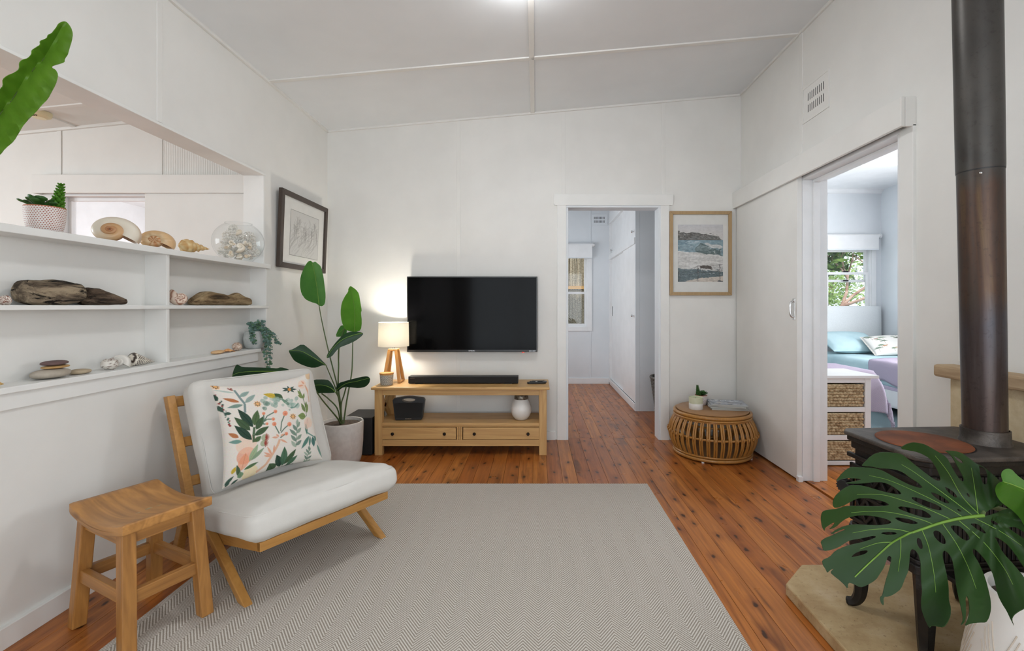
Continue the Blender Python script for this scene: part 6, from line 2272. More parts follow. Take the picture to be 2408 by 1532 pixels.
def driftwood(loc, L, D, H, label, mat, shape, seed, rz=0.0):
    m = MB()
    nl, nc = 44, 22
    for i in range(nl + 1):
        t = i / nl
        e = shape(t)
        for k in range(nc):
            a = 2 * PI * k / nc
            ca, sa = math.cos(a), math.sin(a)
            x = D / 2 * (abs(ca) ** 0.7) * math.copysign(1, ca) * e[0]
            z = H / 2 * (abs(sa) ** 0.7) * math.copysign(1, sa) * e[1]
            n1 = noise.noise(Vector((t * 5 + seed, ca * 1.4, sa * 1.4)))
            n2 = noise.noise(Vector((t * 3 + seed, ca * 7, sa * 7)))
            s = 1 + 0.14 * n1 + 0.06 * n2
            m.v.append(Vector((x * s, L * (t - 0.5), e[2] * H + z * s)))
    for i in range(nl):
        for k in range(nc):
            m.f.append((i * nc + k, i * nc + (k + 1) % nc, (i + 1) * nc + (k + 1) % nc, (i + 1) * nc + k))
    m.f.append(tuple(range(nc))[::-1])
    m.f.append(tuple(nl * nc + k for k in range(nc)))
    m.v = [Matrix.Rotation(rz, 3, 'Z') @ v for v in m.v]
    zmin = sorted(v.z for v in m.v)[len(m.v) // 40]
    m.v = [Vector((v.x, v.y, max(0.0, v.z - zmin))) for v in m.v]
    o = m.build('driftwood', mat, None, 60)
    o.location = loc
    return tag(o, label, 'driftwood')


def ends(t, p=0.12, q=0.12):
    a = min(1, t / p) if t < p else (min(1, (1 - t) / q) if t > 1 - q else 1)
    return math.sqrt(max(0.02, 1 - (1 - a) ** 2))


MZ = 1.168
DW1 = drift_mat('driftwood_charred', (112, 98, 82), (164, 148, 124), (30, 27, 24), 0.53)
DW2 = drift_mat('driftwood_dark', (84, 70, 58), (128, 110, 92), (40, 34, 28), 0.53)
DW3 = drift_mat('driftwood_pale', (128, 106, 78), (168, 146, 112), (84, 66, 48), 0.57)
driftwood((-1.862, 1.768, MZ), 0.232, 0.092, 0.098, 'chunky charred driftwood block on the middle shelf', DW1, lambda t: (ends(t, 0.10, 0.16) * 0.98, ends(t, 0.10, 0.18) * (0.84 + 0.16 * math.sin(PI * min(1, t * 1.25))), 0.5), 1.0)
driftwood((-1.868, 1.9735, MZ), 0.190, 0.08, 0.072, 'darker low driftwood piece with a ragged tip on the middle shelf', DW2, lambda t: (ends(t, 0.2, 0.06), (1 - 0.62 * max(0, t - 0.35) / 0.65) * ends(t, 0.15, 0.05), 0.5 - 0.28 * max(0, t - 0.35) / 0.65), 5.0)


def c_shape(t):
    h = 0.30 + 0.7 * math.sin(PI / 2 * t / 0.26) if t < 0.26 else (1 - 0.22 * (t - 0.26) / 0.3 if t < 0.56 else (0.78 + 0.20 * math.exp(-((t - 0.72) / 0.07) ** 2) - 0.25 * max(0, t - 0.8) / 0.2))
    return (ends(t, 0.06, 0.08) * (0.8 + 0.2 * math.sin(6 * t)), h * ends(t, 0.05, 0.07), 0.5 * h)


driftwood((-1.868, 2.745, MZ), 0.52, 0.08, 0.080, 'long pale driftwood log on the middle shelf', DW3, c_shape, 9.0)


def c_mot(t, a, r):
    n_ = noise.noise(Vector((t * 40, math.cos(a) * 3, math.sin(a) * 3)))
    return mixc((226, 208, 190), (150, 98, 76), 1.0 if n_ > 0.14 else 0.05)


spiral_shell('sea_shell', 'round brown-blotched shell beside the long pale driftwood', (-1.862, 2.385, MZ), 0.088, rotm(0, D2R(70), D2R(-40)), 3.4, 0.16, 0.76, 0.3, c_mot, None, 'shellcol', 18, 110)
conch((-1.858, 1.592, MZ), 0.075, 0.021, D2R(-78), 'small white shell with red-brown specks next to the charred driftwood', (230, 224, 214), (206, 190, 176), 4.0, 0.1, spots=(120, 70, 58))


# stacked beach stones
def stone(loc, rx, ry, rz_, label, col, seed, rot=0.0, tilt=0.0):
    m = MB().ell((0, 0, 0), (rx, ry, rz_), 28, 16)
    R = Matrix.Rotation(rot, 3, 'Z') @ Matrix.Rotation(tilt, 3, 'X')
    vs = []
    for v in m.v:
        n_ = noise.noise(Vector((v.x / rx * 1.1 + seed, v.y / ry * 1.1, v.z / rz_ * 0.8)))
        z = v.z / rz_
        z = math.copysign(abs(z) ** 0.75, z) * rz_
        vs.append(R @ Vector((v.x * (1 + 0.10 * n_), v.y * (1 + 0.10 * n_), z * (1 + 0.08 * n_))))
    zmin = min(v.z for v in vs)
    m.v = [v - Vector((0, 0, zmin)) for v in vs]
    o = m.build('beach_stone', col, None, 80)
    o.location = loc
    return tag(o, label, 'stone')


LZ = 0.888
sx_ = -1.855
stone((sx_, 1.757, LZ), 0.047, 0.064, 0.0185, 'large flat grey stone at the bottom of the little stack', speckle('stone_grey', (162, 152, 138), (178, 168, 154), 30, 0.9), 1.0)
stone((sx_, 1.772, LZ + 0.0355), 0.034, 0.045, 0.0068, 'thin ochre stone in the middle of the little stack', speckle('stone_ochre', (176, 138, 84), (190, 154, 102), 20, 0.85), 2.0)
stone((sx_, 1.771, LZ + 0.0475), 0.033, 0.043, 0.0098, 'dark purple stone on top of the little stack', speckle('stone_purple', (92, 72, 70), (108, 86, 82), 20, 0.85), 3.0)
stone((sx_ + 0.002, 1.866, LZ), 0.03, 0.040, 0.0105, 'small tan stone lying beside the stacked stones', speckle('stone_tan', (168, 150, 124), (184, 168, 142), 20, 0.9), 4.0)


# shells on the lower ledge
def knob_shell(loc, s, label, c1, c2, seed, spots=None, flat=0.8):
    m = MB().ell((0, 0, 0), (1, 1, flat), 26, 18)
    cols, vs = [], []
    for v in m.v:
        n_ = noise.noise(v * 3.2 + Vector((seed, 0, 0)))
        n3 = noise.noise(v * 7.0 + Vector((seed, 3, 0)))
        vs.append(v * (1 + 0.22 * max(0, n_) + 0.12 * n3) * s)
        c = mixc(c1, c2, max(0, min(1, 0.5 + n_)))
        if spots and n3 > 0.22:
            c = spots
        cols.append(lin(c))
    zmin = min(v.z for v in vs)
    m.v = [v - Vector((0, 0, zmin)) for v in vs]
    m.c = cols
    o = m.build('sea_shell', MT['shellmatt'], None, 70)
    o.location = loc
    return tag(o, label, 'shell')


def cone_shell(loc, L, R, rz, label, c1, c2, nu_, nz_, tilt=0.0):
    """cone shell lying down, tip along local +x"""
    m = MB()
    nt, nu = 40, 48
    cols = []
    prof = []
    for i in range(nt + 1):
        t = i / nt
        if t < 0.18:
            q = t / 0.18
            prof.append((R * q * 0.98, -L * 0.5 + L * 0.12 * q - 0.012))
        else:
            q = (t - 0.18) / 0.82
            prof.append((R * max(0.0, 1 - q) ** 0.9 + 0.0012, -L * 0.5 + L * 0.12 + q * L * 0.88 - 0.012))
    for i, (r, x) in enumerate(prof):
        t = i / nt
        for k in range(nu):
            a = 2 * PI * k / nu
            m.v.append(Vector((x, r * math.cos(a), r * math.sin(a))))
            if t < 0.18:
                cc = c2 if (math.sin(40 * t + a) > 0.3) else c1
            else:
                cc = c2 if (math.sin(a * nu_) * math.sin(t * nz_) > 0.15 + 0.2 * noise.noise(Vector((a * 3, t * 20, 1)))) else c1
            cols.append(lin(cc))
    for i in range(nt):
        for k in range(nu):
            m.f.append((i * nu + k, i * nu + (k + 1) % nu, (i + 1) * nu + (k + 1) % nu, (i + 1) * nu + k))
    m.f.append(tuple(range(nu))[::-1])
    m.f.append(tuple(nt * nu + k for k in range(nu)))
    Rm = Matrix.Rotation(rz, 3, 'Z') @ Matrix.Rotation(math.atan2(R, L) * 0.9, 3, 'Y')
    m.v = [Rm @ v for v in m.v]
    zmin = min(v.z for v in m.v)
    m.v = [v - Vector((0, 0, zmin)) for v in m.v]
    m.c = cols
    o = m.build('sea_shell', MT['shellcol'], None, 60)
    o.location = loc
    return tag(o, label, 'shell')


knob_shell((-1.85, 1.993, LZ), 0.029, 'rough white barnacled shell on the lower ledge', (228, 224, 216), (206, 198, 188), 1.0, (120, 100, 88))


def c_wh(t, a, r):
    return mixc((226, 222, 214), (206, 202, 194), 0.5 + 0.5 * math.sin(a * 5))


spiral_shell('sea_shell', 'smooth white round shell on the lower ledge', (-1.855, 2.055, LZ), 0.070, rotm(0, D2R(70), D2R(-60)), 3.84, 0.13, 0.74, 0.42, c_wh, None, 'shellcol', 18, 100, throat=(226, 220, 208))
cone_shell((-1.850, 2.171, LZ), 0.125, 0.031, D2R(82), 'black and white checked cone shell on the lower ledge', (226, 218, 204), (70, 60, 54), 14, 60)
cone_shell((-1.842, 1.548, LZ), 0.10, 0.030, D2R(80), 'yellow spotted cone shell on the lower ledge', (216, 180, 112), (150, 104, 52), 10, 42)
stone((-1.838, 2.655, LZ), 0.026, 0.048, 0.0105, 'flat tan scallop-like shell lying on the lower ledge', MT['coral'], 7.0).data.materials[0] = speckle('tan_shell', (206, 160, 112), (222, 184, 138), 40, 0.5)


def scallop(loc, r, label, c1, c2, rz):
    m = MB()
    nu, nv = 40, 12
    cols = []
    for j in range(nv + 1):
        t = j / nv
        for i in range(nu + 1):
            a = -1.25 + 2.5 * i / nu
            ri = 1 + 0.03 * math.cos(a * 34) * t
            x, y = r * t * ri * math.sin(a), r * t * ri * math.cos(a)
            m.v.append(Vector((x, y - r * 0.45, r * 0.42 * math.sin(PI * min(1, 0.1 + t * 0.9)) * math.cos(a * 0.9) + 0.002 * math.cos(a * 34) * t + 0.004)))
            cols.append(lin(mixc(c1, c2, 0.5 + 0.5 * math.sin(t * 16))))
    for j in range(nv):
        for i in range(nu):
            m.f.append((j * (nu + 1) + i, j * (nu + 1) + i + 1, (j + 1) * (nu + 1) + i + 1, (j + 1) * (nu + 1) + i))
    m.v = [Matrix.Rotation(rz, 3, 'Z') @ v for v in m.v]
    zmin = min(v.z for v in m.v)
    m.v = [v - Vector((0, 0, zmin)) for v in m.v]
    m.c = cols
    o = m.build('sea_shell', MT['shellcol'], None, 70)
    o.modifiers.new('thickness', 'SOLIDIFY').thickness = 0.002
    o.location = loc
    return tag(o, label, 'shell')


scallop((-1.840, 2.745, LZ), 0.046, 'domed orange scallop shell on the lower ledge', (214, 148, 88), (230, 178, 122), D2R(75))
knob_shell((-1.842, 2.832, LZ), 0.026, 'small white shell with brown ruffles beside the grey pot', (226, 214, 200), (190, 160, 138), 4.0, (140, 96, 70), 0.95)
# ------------------------------------------------------------------ hearth, stove and flue
hs = MB().prism([(1.005, 0.75), (1.005, 1.848), (1.148, 1.985), (1.784, 1.985), (1.784, 0.75)], lambda a, b: (a, b, 0.0), lambda a, b: (a, b, 0.048))
hs = hs.build('hearth_slab', MT['sandstone'], bevel=0.006)
tag(hs, 'sandstone hearth slab with a cut corner under the wood stove', 'hearth')
hb = MB().box(1.735, 1.7849, 0.75, 1.925, 0.046, 0.868).build('heat_shield', MT['render'], bevel=0.006)
tag(hb, 'cream rendered heat shield wall behind the wood stove', 'heat shield')
mt_ = MB().box(1.695, 1.7849, 0.75, 1.962, 0.866, 0.918).build('mantel_slab', MT['mantel'], bevel=0.010)
tag(mt_, 'banded sandstone mantel slab capping the rendered heat shield', 'mantel')


def stove():
    t = thing('wood_stove', 'black cast iron wood stove on curved legs on the hearth', 'stove', (1.400, 1.575, 0.048), D2R(3.5))
    w, d = 0.247, 0.178
    z0, z1 = 0.300, 0.640
    def p(name, mb, mat='cast', par=t, bev=0.003, sm=None):
        return mb.build(name, MT[mat], par, bevel=bev, smooth=sm)
    ch_ = 0.025
    def octo(w, d, c):
        return [(-w + c, -d), (w - c, -d), (w, -d + c), (w, d - c), (w - c, d), (-w + c, d), (-w, d - c), (-w, -d + c)]
    # fire box with panelled sides
    p('fire_box', MB().prism(octo(w - 0.028, d - 0.026, ch_), lambda a, b: (a, b, z0), lambda a, b: (a, b, z1 - 0.045)))
    p('top_plate', MB().prism(octo(w, d, 0.030), lambda a, b: (a, b, z1), lambda a, b: (a, b, z1 + 0.015)), 'casttop', bev=0.005)
    p('top_moulding', MB().prism(octo(w - 0.008, d - 0.008, 0.028), lambda a, b: (a, b, z1 - 0.018), lambda a, b: (a, b, z1)).prism(octo(w - 0.018, d - 0.018, 0.026), lambda a, b: (a, b, z1 - 0.045), lambda a, b: (a, b, z1 - 0.017)), bev=0.004)
    p('base_moulding', MB().prism(octo(w - 0.012, d - 0.012, 0.028), lambda a, b: (a, b, z0 - 0.018), lambda a, b: (a, b, z0 + 0.012)).prism(octo(w - 0.02, d - 0.02, 0.026), lambda a, b: (a, b, z0 + 0.010), lambda a, b: (a, b, z0 + 0.026)), bev=0.004)
    # fluted front
    n = 26
    for k in range(n):
        x = -w + 0.065 + k * (2 * w - 0.13) / (n - 1)
        p('flute', MB().box(x - 0.0055, x + 0.0055, -d + 0.016, -d + 0.03, z0 + 0.03, z1 - 0.05), bev=0.002)
    # corner pilasters
    for sx in (-1, 1):
        p('pilaster', MB().box(sx * (w - 0.048) - 0.012, sx * (w - 0.048) + 0.012, -d + 0.012, -d + 0.04, z0 + 0.02, z1 - 0.045))
    # left side: framed panel with lattice
    xs = -w + 0.026
    p('side_frame', MB().box(xs - 0.008, xs + 0.004, -d + 0.05, d - 0.035, z1 - 0.115, z1 - 0.10).box(xs - 0.008, xs + 0.004, -d + 0.05, d - 0.035, z0 + 0.03, z0 + 0.045)
      .box(xs - 0.008, xs + 0.004, -d + 0.05, -d + 0.065, z0 + 0.03, z1 - 0.10).box(xs - 0.008, xs + 0.004, d - 0.05, d - 0.035, z0 + 0.03, z1 - 0.10).box(xs - 0.012, xs + 0.004, -d + 0.035, d - 0.026, z1 - 0.080, z1 - 0.064)
      .box(xs - 0.008, xs + 0.004, -d + 0.05, d - 0.035, z0 + 0.130, z0 + 0.142))
    ya, yb = -d + 0.067, d - 0.052
    for za, zb in ((z0 + 0.047, z0 + 0.128), (z0 + 0.144, z1 - 0.117)):
        for k in range(4):
            y0 = ya + (yb - ya) * k / 4
            y1 = ya + (yb - ya) * (k + 1) / 4
            for a, b in (((y0, za), (y1, zb)), ((y0, zb), (y1, za))):
                p('lattice_bar', MB().beam((xs - 0.003, a[0], a[1]), (xs - 0.003, b[0], b[1]), 0.010, 0.011, (1, 0, 0)), bev=0.002)
    # air control knob on an arm
    ar = p('knob_arm', MB().tube([(xs + 0.01, d - 0.085, 0.475), (xs - 0.03, d - 0.085, 0.478), (xs - 0.060, d - 0.090, 0.474)], 0.008, 10), sm=50, bev=0)
    kn = MB().lathe([(0, -0.014), (0.020, -0.014), (0.023, -0.010), (0.023, 0.012), (0.019, 0.015), (0, 0.015)], 24)
    for k in range(16):
        a = 2 * PI * k / 16
        kn.box(0.0215, 0.0255, -0.002, 0.002, -0.011, 0.012)
        kn.v[-8:] = [Matrix.Rotation(a, 3, 'Z') @ v for v in kn.v[-8:]]
    kn.v = [Matrix.Translation((xs - 0.068, d - 0.092, 0.474)) @ (Matrix.Rotation(D2R(20), 4, 'Z') @ Matrix.Rotation(PI / 2, 4, 'Y')) @ v for v in kn.v]
    kn.build('knob', MT['black'], ar, 40)
    # ash lip
    p('ash_lip', MB().prism(octo(w - 0.07, 0.05, 0.02), lambda a, b: (a, b - d - 0.012, z0 - 0.006), lambda a, b: (a, b - d - 0.012, z0 + 0.008)))
    p('side_lip', MB().prism([(-0.11, 0.0), (-0.09, -0.055), (0.09, -0.055), (0.11, 0.0)], lambda a, b: (b - w + 0.03, a, z0 - 0.004), lambda a, b: (b - w + 0.03, a, z0 + 0.008)))
    # cabriole legs
    for sx in (-1, 1):
        for sy in (-1, 1):
            dx, dy = sx * 0.7, sy * 0.7
            b = Vector((sx * (w - 0.055), sy * (d - 0.048), 0))
            path = [b + Vector((0, 0, z0 - 0.005)), b + Vector((0.010 * dx, 0.010 * dy, z0 - 0.06)), b + Vector((0.002 * dx, 0.002 * dy, 0.14)), b + Vector((0.004 * dx, 0.004 * dy, 0.06)), b + Vector((0.020 * dx, 0.020 * dy, 0.022)), b + Vector((0.046 * dx, 0.046 * dy, 0.011))]
            q = smooth_path(path, 5)
            nn = len(q)
            rad = [0.036 - 0.020 * min(1, i / nn * 1.25) for i in range(nn)]
            rad[-1] = 0.012
            p('leg', MB().tube(q, rad, 6), bev=0, sm=45)
    # rusted hot plate
    p('hot_plate', MB().lathe([(0, 0.0), (0.128, 0.0), (0.131, -0.002), (0.131, -0.006), (0, -0.006)], 48).xform(Matrix.Translation((-0.084, -0.005, z1 + 0.0185))), 'rust', bev=0, sm=40)
    p('plate_groove', MB().lathe([(0.131, z1 + 0.0155), (0.1355, z1 + 0.0155)], 48, (-0.084, -0.005, 0)), 'black', bev=0)
    return t


stove()


def flue_mat():
    t = NT('heat_stained_steel')
    tc = t.n('ShaderNodeTexCoord')
    sp = t.n('ShaderNodeSeparateXYZ')
    t.l(tc.outputs['Object'], sp.inputs[0])
    st = t.noise(t.coords((16, 16, 1.3), False), 1.0, 5, 0.65, 0.4)     # vertical runs
    pa = t.noise(t.coords((5, 5, 3.0), False), 1.0, 5, 0.6, 0.5)        # patches
    n2 = t.noise(t.coords((1, 1, 1), False), 60.0, 4, 0.7)
    z = sp.outputs[2]
    zw = t.math('ADD', z, t.math('MULTIPLY', t.math('SUBTRACT', pa, 0.5), 0.35))
    grey = t.ramp(pa, [(0.3, lin((56, 54, 52))), (0.7, lin((80, 77, 73)))])
    brown = t.ramp(st, [(0.3, lin((54, 43, 38))), (0.5, lin((80, 59, 48))), (0.62, lin((98, 78, 56))), (0.75, lin((70, 55, 53)))])
    blue = t.ramp(st, [(0.35, lin((60, 48, 46))), (0.6, lin((72, 74, 82)))])
    heat = t.math('MULTIPLY', t.ramp(t.math('DIVIDE', zw, 1.2), [(0.70, (1, 1, 1)), (0.755, (0, 0, 0))]), t.ramp(st, [(0.30, (0.35, 0.35, 0.35)), (0.5, (0.88, 0.88, 0.88))]))
    c = t.mix(heat, grey, brown)
    low = t.ramp(t.math('DIVIDE', zw, 1.2), [(0.0, (0.3, 0.3, 0.3)), (0.12, (0.5, 0.5, 0.5)), (0.30, (0.85, 0.85, 0.85)), (0.40, (0, 0, 0))])
    c = t.mix(low, c, blue)
    c = t.mix(t.math('MULTIPLY', t.ramp(n2, [(0.56, (0, 0, 0)), (0.72, (1, 1, 1))]), 0.5), c, lin((40, 35, 33)))
    t.bump(n2, 0.08, 0.002)
    return t.set(c, t.math('ADD', t.math('MULTIPLY', pa, 0.25), 0.28), 0.6, 0.5)


flm = flue_mat()
flb = Vector((1.525, 1.560, 0.703))
flt = Vector((1.440, 1.515, 3.05))
fu = thing('stove_flue', 'tall heat-stained steel flue pipe rising from the wood stove', 'flue', flb)
ax = (flt - flb)


def fpt(z):
    return ax * (z / ax.z)


jz = 0.928
MB().tube([fpt(0.0), fpt(jz)], [0.0575, 0.0605], 48).build('lower_pipe', flm, fu, 40)
MB().tube([fpt(jz - 0.012), fpt(jz), fpt(ax.z - 0.05)], [0.0618, 0.0622, 0.0655], 48).build('upper_pipe', flm, fu, 40)
MB().tube([fpt(jz - 0.016), fpt(jz - 0.0125)], [0.0614, 0.0616], 48).build('joint_seam', MT['black'], fu, 40)
MB().lathe([(0.060, 0.0), (0.069, 0.0), (0.067, 0.006), (0.0645, 0.012), (0.0640, 0.046), (0.0600, 0.047)], 48).build('collar', MT['casttop'], fu, 40)
MB().ell(fpt(jz - 0.032) + Vector((-0.041, -0.0445, 0)), (0.005, 0.005, 0.005), 10, 8).build('rivet', MT['chrome'], fu, 60)


# ------------------------------------------------------------------ round cane table
def cane_mat():
    return wood('polished_cane', (176, 126, 62), (110, 66, 28), 2, 1.0, 0.28, 0.7, knots=False)


MT['cane'] = cane_mat()


def cane_table():
    t = thing('cane_side_table', 'round barrel cane table with wooden top beside the sliding door', 'table', (1.395, 3.640, 0.0))
    R0, RM, R1 = 0.268, 0.322, 0.262
    zb, zm, zt = 0.034, 0.185, 0.315
    MB().lathe([(0, 0.338), (0.262, 0.338), (0.268, 0.343), (0.270, 0.352), (0.264, 0.357), (0, 0.357)], 64).build('table_top', MT['tabletop'], t, 40)
    for nm, r, z, rr in (('top_ring', 0.281, 0.333, 0.014), ('top_ring', 0.288, 0.312, 0.008), ('top_ring', 0.284, 0.300, 0.006), ('bottom_ring', 0.284, 0.022, 0.014), ('bottom_ring', 0.290, 0.045, 0.008), ('inner_ring', 0.252, 0.026, 0.010), ('waist_ring', 0.315, zm - 0.004, 0.0085), ('inner_ring', 0.25, 0.255, 0.007)):
        MB().tube(circle(72, r, z), rr, 10, closed=True).build(nm, MT['cane'], t, 80)
    n = 40
    pr = []
    for k in range(11):
        s = k / 10
        z = zb + (zt - zb) * s
        r = (R0 + 0.006) + (RM - R0) * max(0.0, math.sin(PI * s)) ** 0.85 + (R1 - R0) * s
        pr.append((r, z))
    m = MB()
    for off in (-0.0072, 0.0072):
        m.tube([(r, off, z) for r, z in pr], 0.0072, 8)
    me = m.mesh('cane', MT['cane'], 80)
    for k in range(n):
        o = link(bpy.data.objects.new('cane_spindle', me))
        o.parent = t
        o.rotation_euler = (0, 0, 2 * PI * k / n + 0.03)
    m = MB()
    m.tube([(0.3215 + 0.0165 * math.cos(a), 0.0, zm - 0.004 + 0.0125 * math.sin(a)) for a in np.linspace(0, 2 * PI, 12, endpoint=False)], 0.0060, 6, closed=True)
    me2 = m.mesh('binding', MT['cane'], 80)
    for k in range(n):
        o = link(bpy.data.objects.new('binding', me2))
        o.parent = t
        o.rotation_euler = (0, 0, 2 * PI * k / n + 0.03)
    for k in range(4):
        a = PI / 4 + k * PI / 2 + 0.2
        MB().lathe([(0, 0), (0.010, 0), (0.012, 0.010), (0, 0.010)], 12, (0.284 * math.cos(a), 0.284 * math.sin(a), 0)).build('foot_glide', MT['white'], t)
    # lower shelf of the base
    MB().lathe([(0, 0.040), (0.252, 0.040), (0.252, 0.030), (0, 0.030)], 48).build('base_shelf', MT['tabletop'], t, 40)


cane_table()
TZ = 0.357
succulent((1.352, 3.76, TZ), 0.86, 'small succulents in a pale dotted pot on the cane table', (190, 160, 150), D2R(200), 26, 8)
cd = thing('candle', 'two-tone sage and white candle pot on the cane table', 'candle', (1.256, 3.605, TZ))
MB().lathe([(0, 0), (0.050, 0), (0.0525, 0.003), (0.0525, 0.046), (0.052, 0.047)], 40).build('white_base', MT['ceramic'], cd, 40)
MB().lathe([(0.0522, 0.0465), (0.0528, 0.047), (0.0528, 0.092), (0.0508, 0.094), (0.0488, 0.092), (0.0488, 0.080), (0, 0.080)], 40).build('sage_top', speckle('sage_glaze', (196, 198, 168), (206, 208, 180), 20, 0.5), cd, 40)
MB().tube([(0, 0, 0.08), (0.001, 0, 0.09)], 0.0012, 6).build('wick', MT['black'], cd)


def cover_art(seed, tint):
    c = Canvas(90, 64, tint)
    r = random.Random(seed)
    for k in range(70):
        c.ell(r.uniform(0, 90), r.uniform(0, 64), r.uniform(2, 9), r.uniform(1, 4), r.choice([(226, 228, 230), (150, 156, 164), (104, 110, 116), (196, 186, 172), (120, 112, 104), (208, 212, 218)]), 0.6)
    for k in range(6):
        x = 10 + k * 12
        c.stroke([(x, 8), (x, 17), (x + 7, 17)], 2.2, (236, 238, 240), 0.9)
    c.stroke([(45, 34), (80, 37)], 3, (70, 70, 72), 0.8)
    return c


mz = TZ
for i, (w_, d_, h_, a, dx, tint, lab) in enumerate(((0.215, 0.275, 0.012, 0.10, 0.004, (186, 188, 186), 'bottom magazine of the pile on the cane table'), (0.212, 0.270, 0.010, 0.02, 0.0, (170, 174, 168), 'second magazine up in the pile on the cane table'),
                                                     (0.215, 0.272, 0.011, -0.06, -0.004, (190, 192, 190), 'third magazine up in the pile on the cane table'), (0.212, 0.272, 0.009, 0.05, 0.002, (168, 172, 180), 'top magazine of the pile, grey cover with pale lettering'))):
    t = thing('magazine', lab, 'magazine', (1.515 + dx, 3.650, mz), D2R(-14) + a, 'magazines on the cane table')
    MB().box(-d_ / 2 + 0.002, d_ / 2 - 0.002, -w_ / 2 + 0.002, w_ / 2 - 0.002, 0.001, h_ - 0.001).build('pages', speckle('magazine_pages', (206, 204, 196), (150, 148, 142), 3, 0.8, stretch=(0.2, 0.2, 400)), t)
    cvm = MB().box(-d_ / 2, d_ / 2, -w_ / 2, w_ / 2, 0, 0.0012).box(-d_ / 2, -d_ / 2 + 0.002, -w_ / 2, w_ / 2, 0, h_).build('cover', speckle('cover_paper_%d' % i, tint, tuple(int(x * 0.9) for x in tint), 8, 0.35), t)
    print_panel('cover_print', cover_art(i, tint), (-d_ / 2, w_ / 2, h_), (d_, 0, 0), (0, -w_, 0), MT['print'], t, 89, 63)
    mz += h_

# ------------------------------------------------------------------ dark wicker basket in the study
wb = thing('wicker_basket', 'dark grey wicker laundry basket beside the study wardrobe', 'basket', (1.44, 4.83, 0.0))
nr = 24
wm = MB()
for j in range(nr):
    z = 0.012 + j * 0.0165
    r = 0.165 + 0.055 * (z / 0.40)
    pts = [((r + 0.004 * math.sin(k * PI * 0.5 + j * PI)) * math.cos(2 * PI * k / 96), (r + 0.004 * math.sin(k * PI * 0.5 + j * PI)) * math.sin(2 * PI * k / 96), z) for k in range(96)]
    wm.tube(pts, 0.0085, 5, closed=True)
MT['wicker'] = speckle('grey_wicker', (52, 48, 44), (120, 114, 106), 90, 0.7, bump=0.3)
o = wm.build('weave', MT['wicker'], wb, 60)
o['kind'] = 'stuff'
MB().tube(circle(64, 0.224, 0.412), 0.015, 8, closed=True).build('rim', MT['wicker'], wb, 60)
MB().lathe([(0, 0.006), (0.16, 0.006), (0.16, 0.0), (0, 0.0)], 40).build('base', MT['wicker'], wb)

# ------------------------------------------------------------------ bedroom
MT['blue'] = speckle('pale_blue_cotton', (174, 202, 210), (188, 213, 219), 5, 0.9, bump=0.15, bscale=300, spec=0.1)
MT['lilac'] = speckle('lilac_knit', (186, 174, 196), (204, 194, 212), 8, 0.95, spec=0.1)
MT['headboard'] = speckle('pale_grey_fabric', (216, 220, 222), (226, 230, 232), 200, 0.95, bump=0.15, spec=0.1)
MT['carpet'] = speckle('teal_grey_carpet', (92, 112, 118), (122, 140, 144), 220, 0.98, bump=0.8)


def knit_mat():
    t = NT('lilac_rib_knit')
    v = t.coords((1, 1, 1), False)
    w = t.n('ShaderNodeTexWave', bands_direction='DIAGONAL')
    w.inputs['Scale'].default_value = 95.0
    w.inputs['Distortion'].default_value = 0.6
    t.l(v, w.inputs['Vector'])
    c = t.ramp(w.outputs['Fac'], [(0.1, lin((170, 156, 182))), (0.8, lin((210, 200, 216)))])
    t.bump(w.outputs['Fac'], 0.6, 0.006)
    return t.set(c, 0.95, 0, 0.1)


MT['knit'] = knit_mat()
cp_ = MB().box(2.75, 4.68, 3.0, 6.2, 0.0, 0.008).build('carpet_rug', MT['carpet'])
tag(cp_, 'blue-grey woven rug under the bedroom beds', 'rug')


def bed(name, x0, label, full=True):
    w = 0.94
    y0, y1 = 4.10, 6.16
    t = thing(name, label, 'bed', (x0 + w / 2, 5.1, 0.008))
    def p(nm, mb, mat, bev=0.004, sm=None):
        return mb.build(nm, MT[mat], t, bevel=bev, smooth=sm, world=True)
    for xx in (x0 + 0.08, x0 + w - 0.08):
        for yy in (y0 + 0.1, y1 - 0.1):
            p('leg', MB().box(xx - 0.025, xx + 0.025, yy - 0.025, yy + 0.025, 0.008, 0.11), 'black')
    p('bed_base', MB().rbox(w / 2, (y1 - y0) / 2, 0.105, 0.02, 10, c=(x0 + w / 2, (y0 + y1) / 2, 0.205)), 'white', 0, 60)
    p('valance_edge', MB().box(x0 - 0.006, x0 + w + 0.006, y0 - 0.004, y1, 0.285, 0.322), 'lilac', 0.004)
    def fn(x, y, z, u, v, ww):
        wr = 0.006 * noise.noise(Vector((x * 5, y * 3, z * 6 + x0)))
        return (x + (0.004 * math.sin(y * 17) if abs(u) > 0.9 else 0), y, z + wr + (0.01 * (1 - u * u) if ww > 0 else 0))
    p('mattress', MB().rbox(w / 2 + 0.012, (y1 - y0) / 2, 0.125, 0.05, 30, fn, (x0 + w / 2, (y0 + y1) / 2, 0.430)), 'blue', 0, 80)
    return t


bed('single_bed', 3.70, 'single bed with pale blue sheets under the bedroom window')
hb2 = thing('headboard', 'pale grey upholstered headboard slab behind the blue bed', 'headboard', (4.165, 6.20, 0.0))
MB().rbox(0.485, 0.030, 0.575, 0.02, 14, lambda x, y, z, u, v, w: (x * (1 + 0.03 * (0.5 - w * 0.5)), y, z), (0, 0, 0.590)).build('padded_panel', MT['headboard'], hb2, 60)
bed('single_bed', 2.045, 'single bed with a lilac throw hanging over its side, behind the drawers')


def plain_pillow(loc, w, h, t_, M, mat, label):
    c = Canvas(26, 26, (200, 220, 226))
    o = pillow('pillow', mat, c, w, h, t_, Matrix.Translation(loc) @ M, n=25, pinch=0.03)
    return tag(o, label, 'pillow')


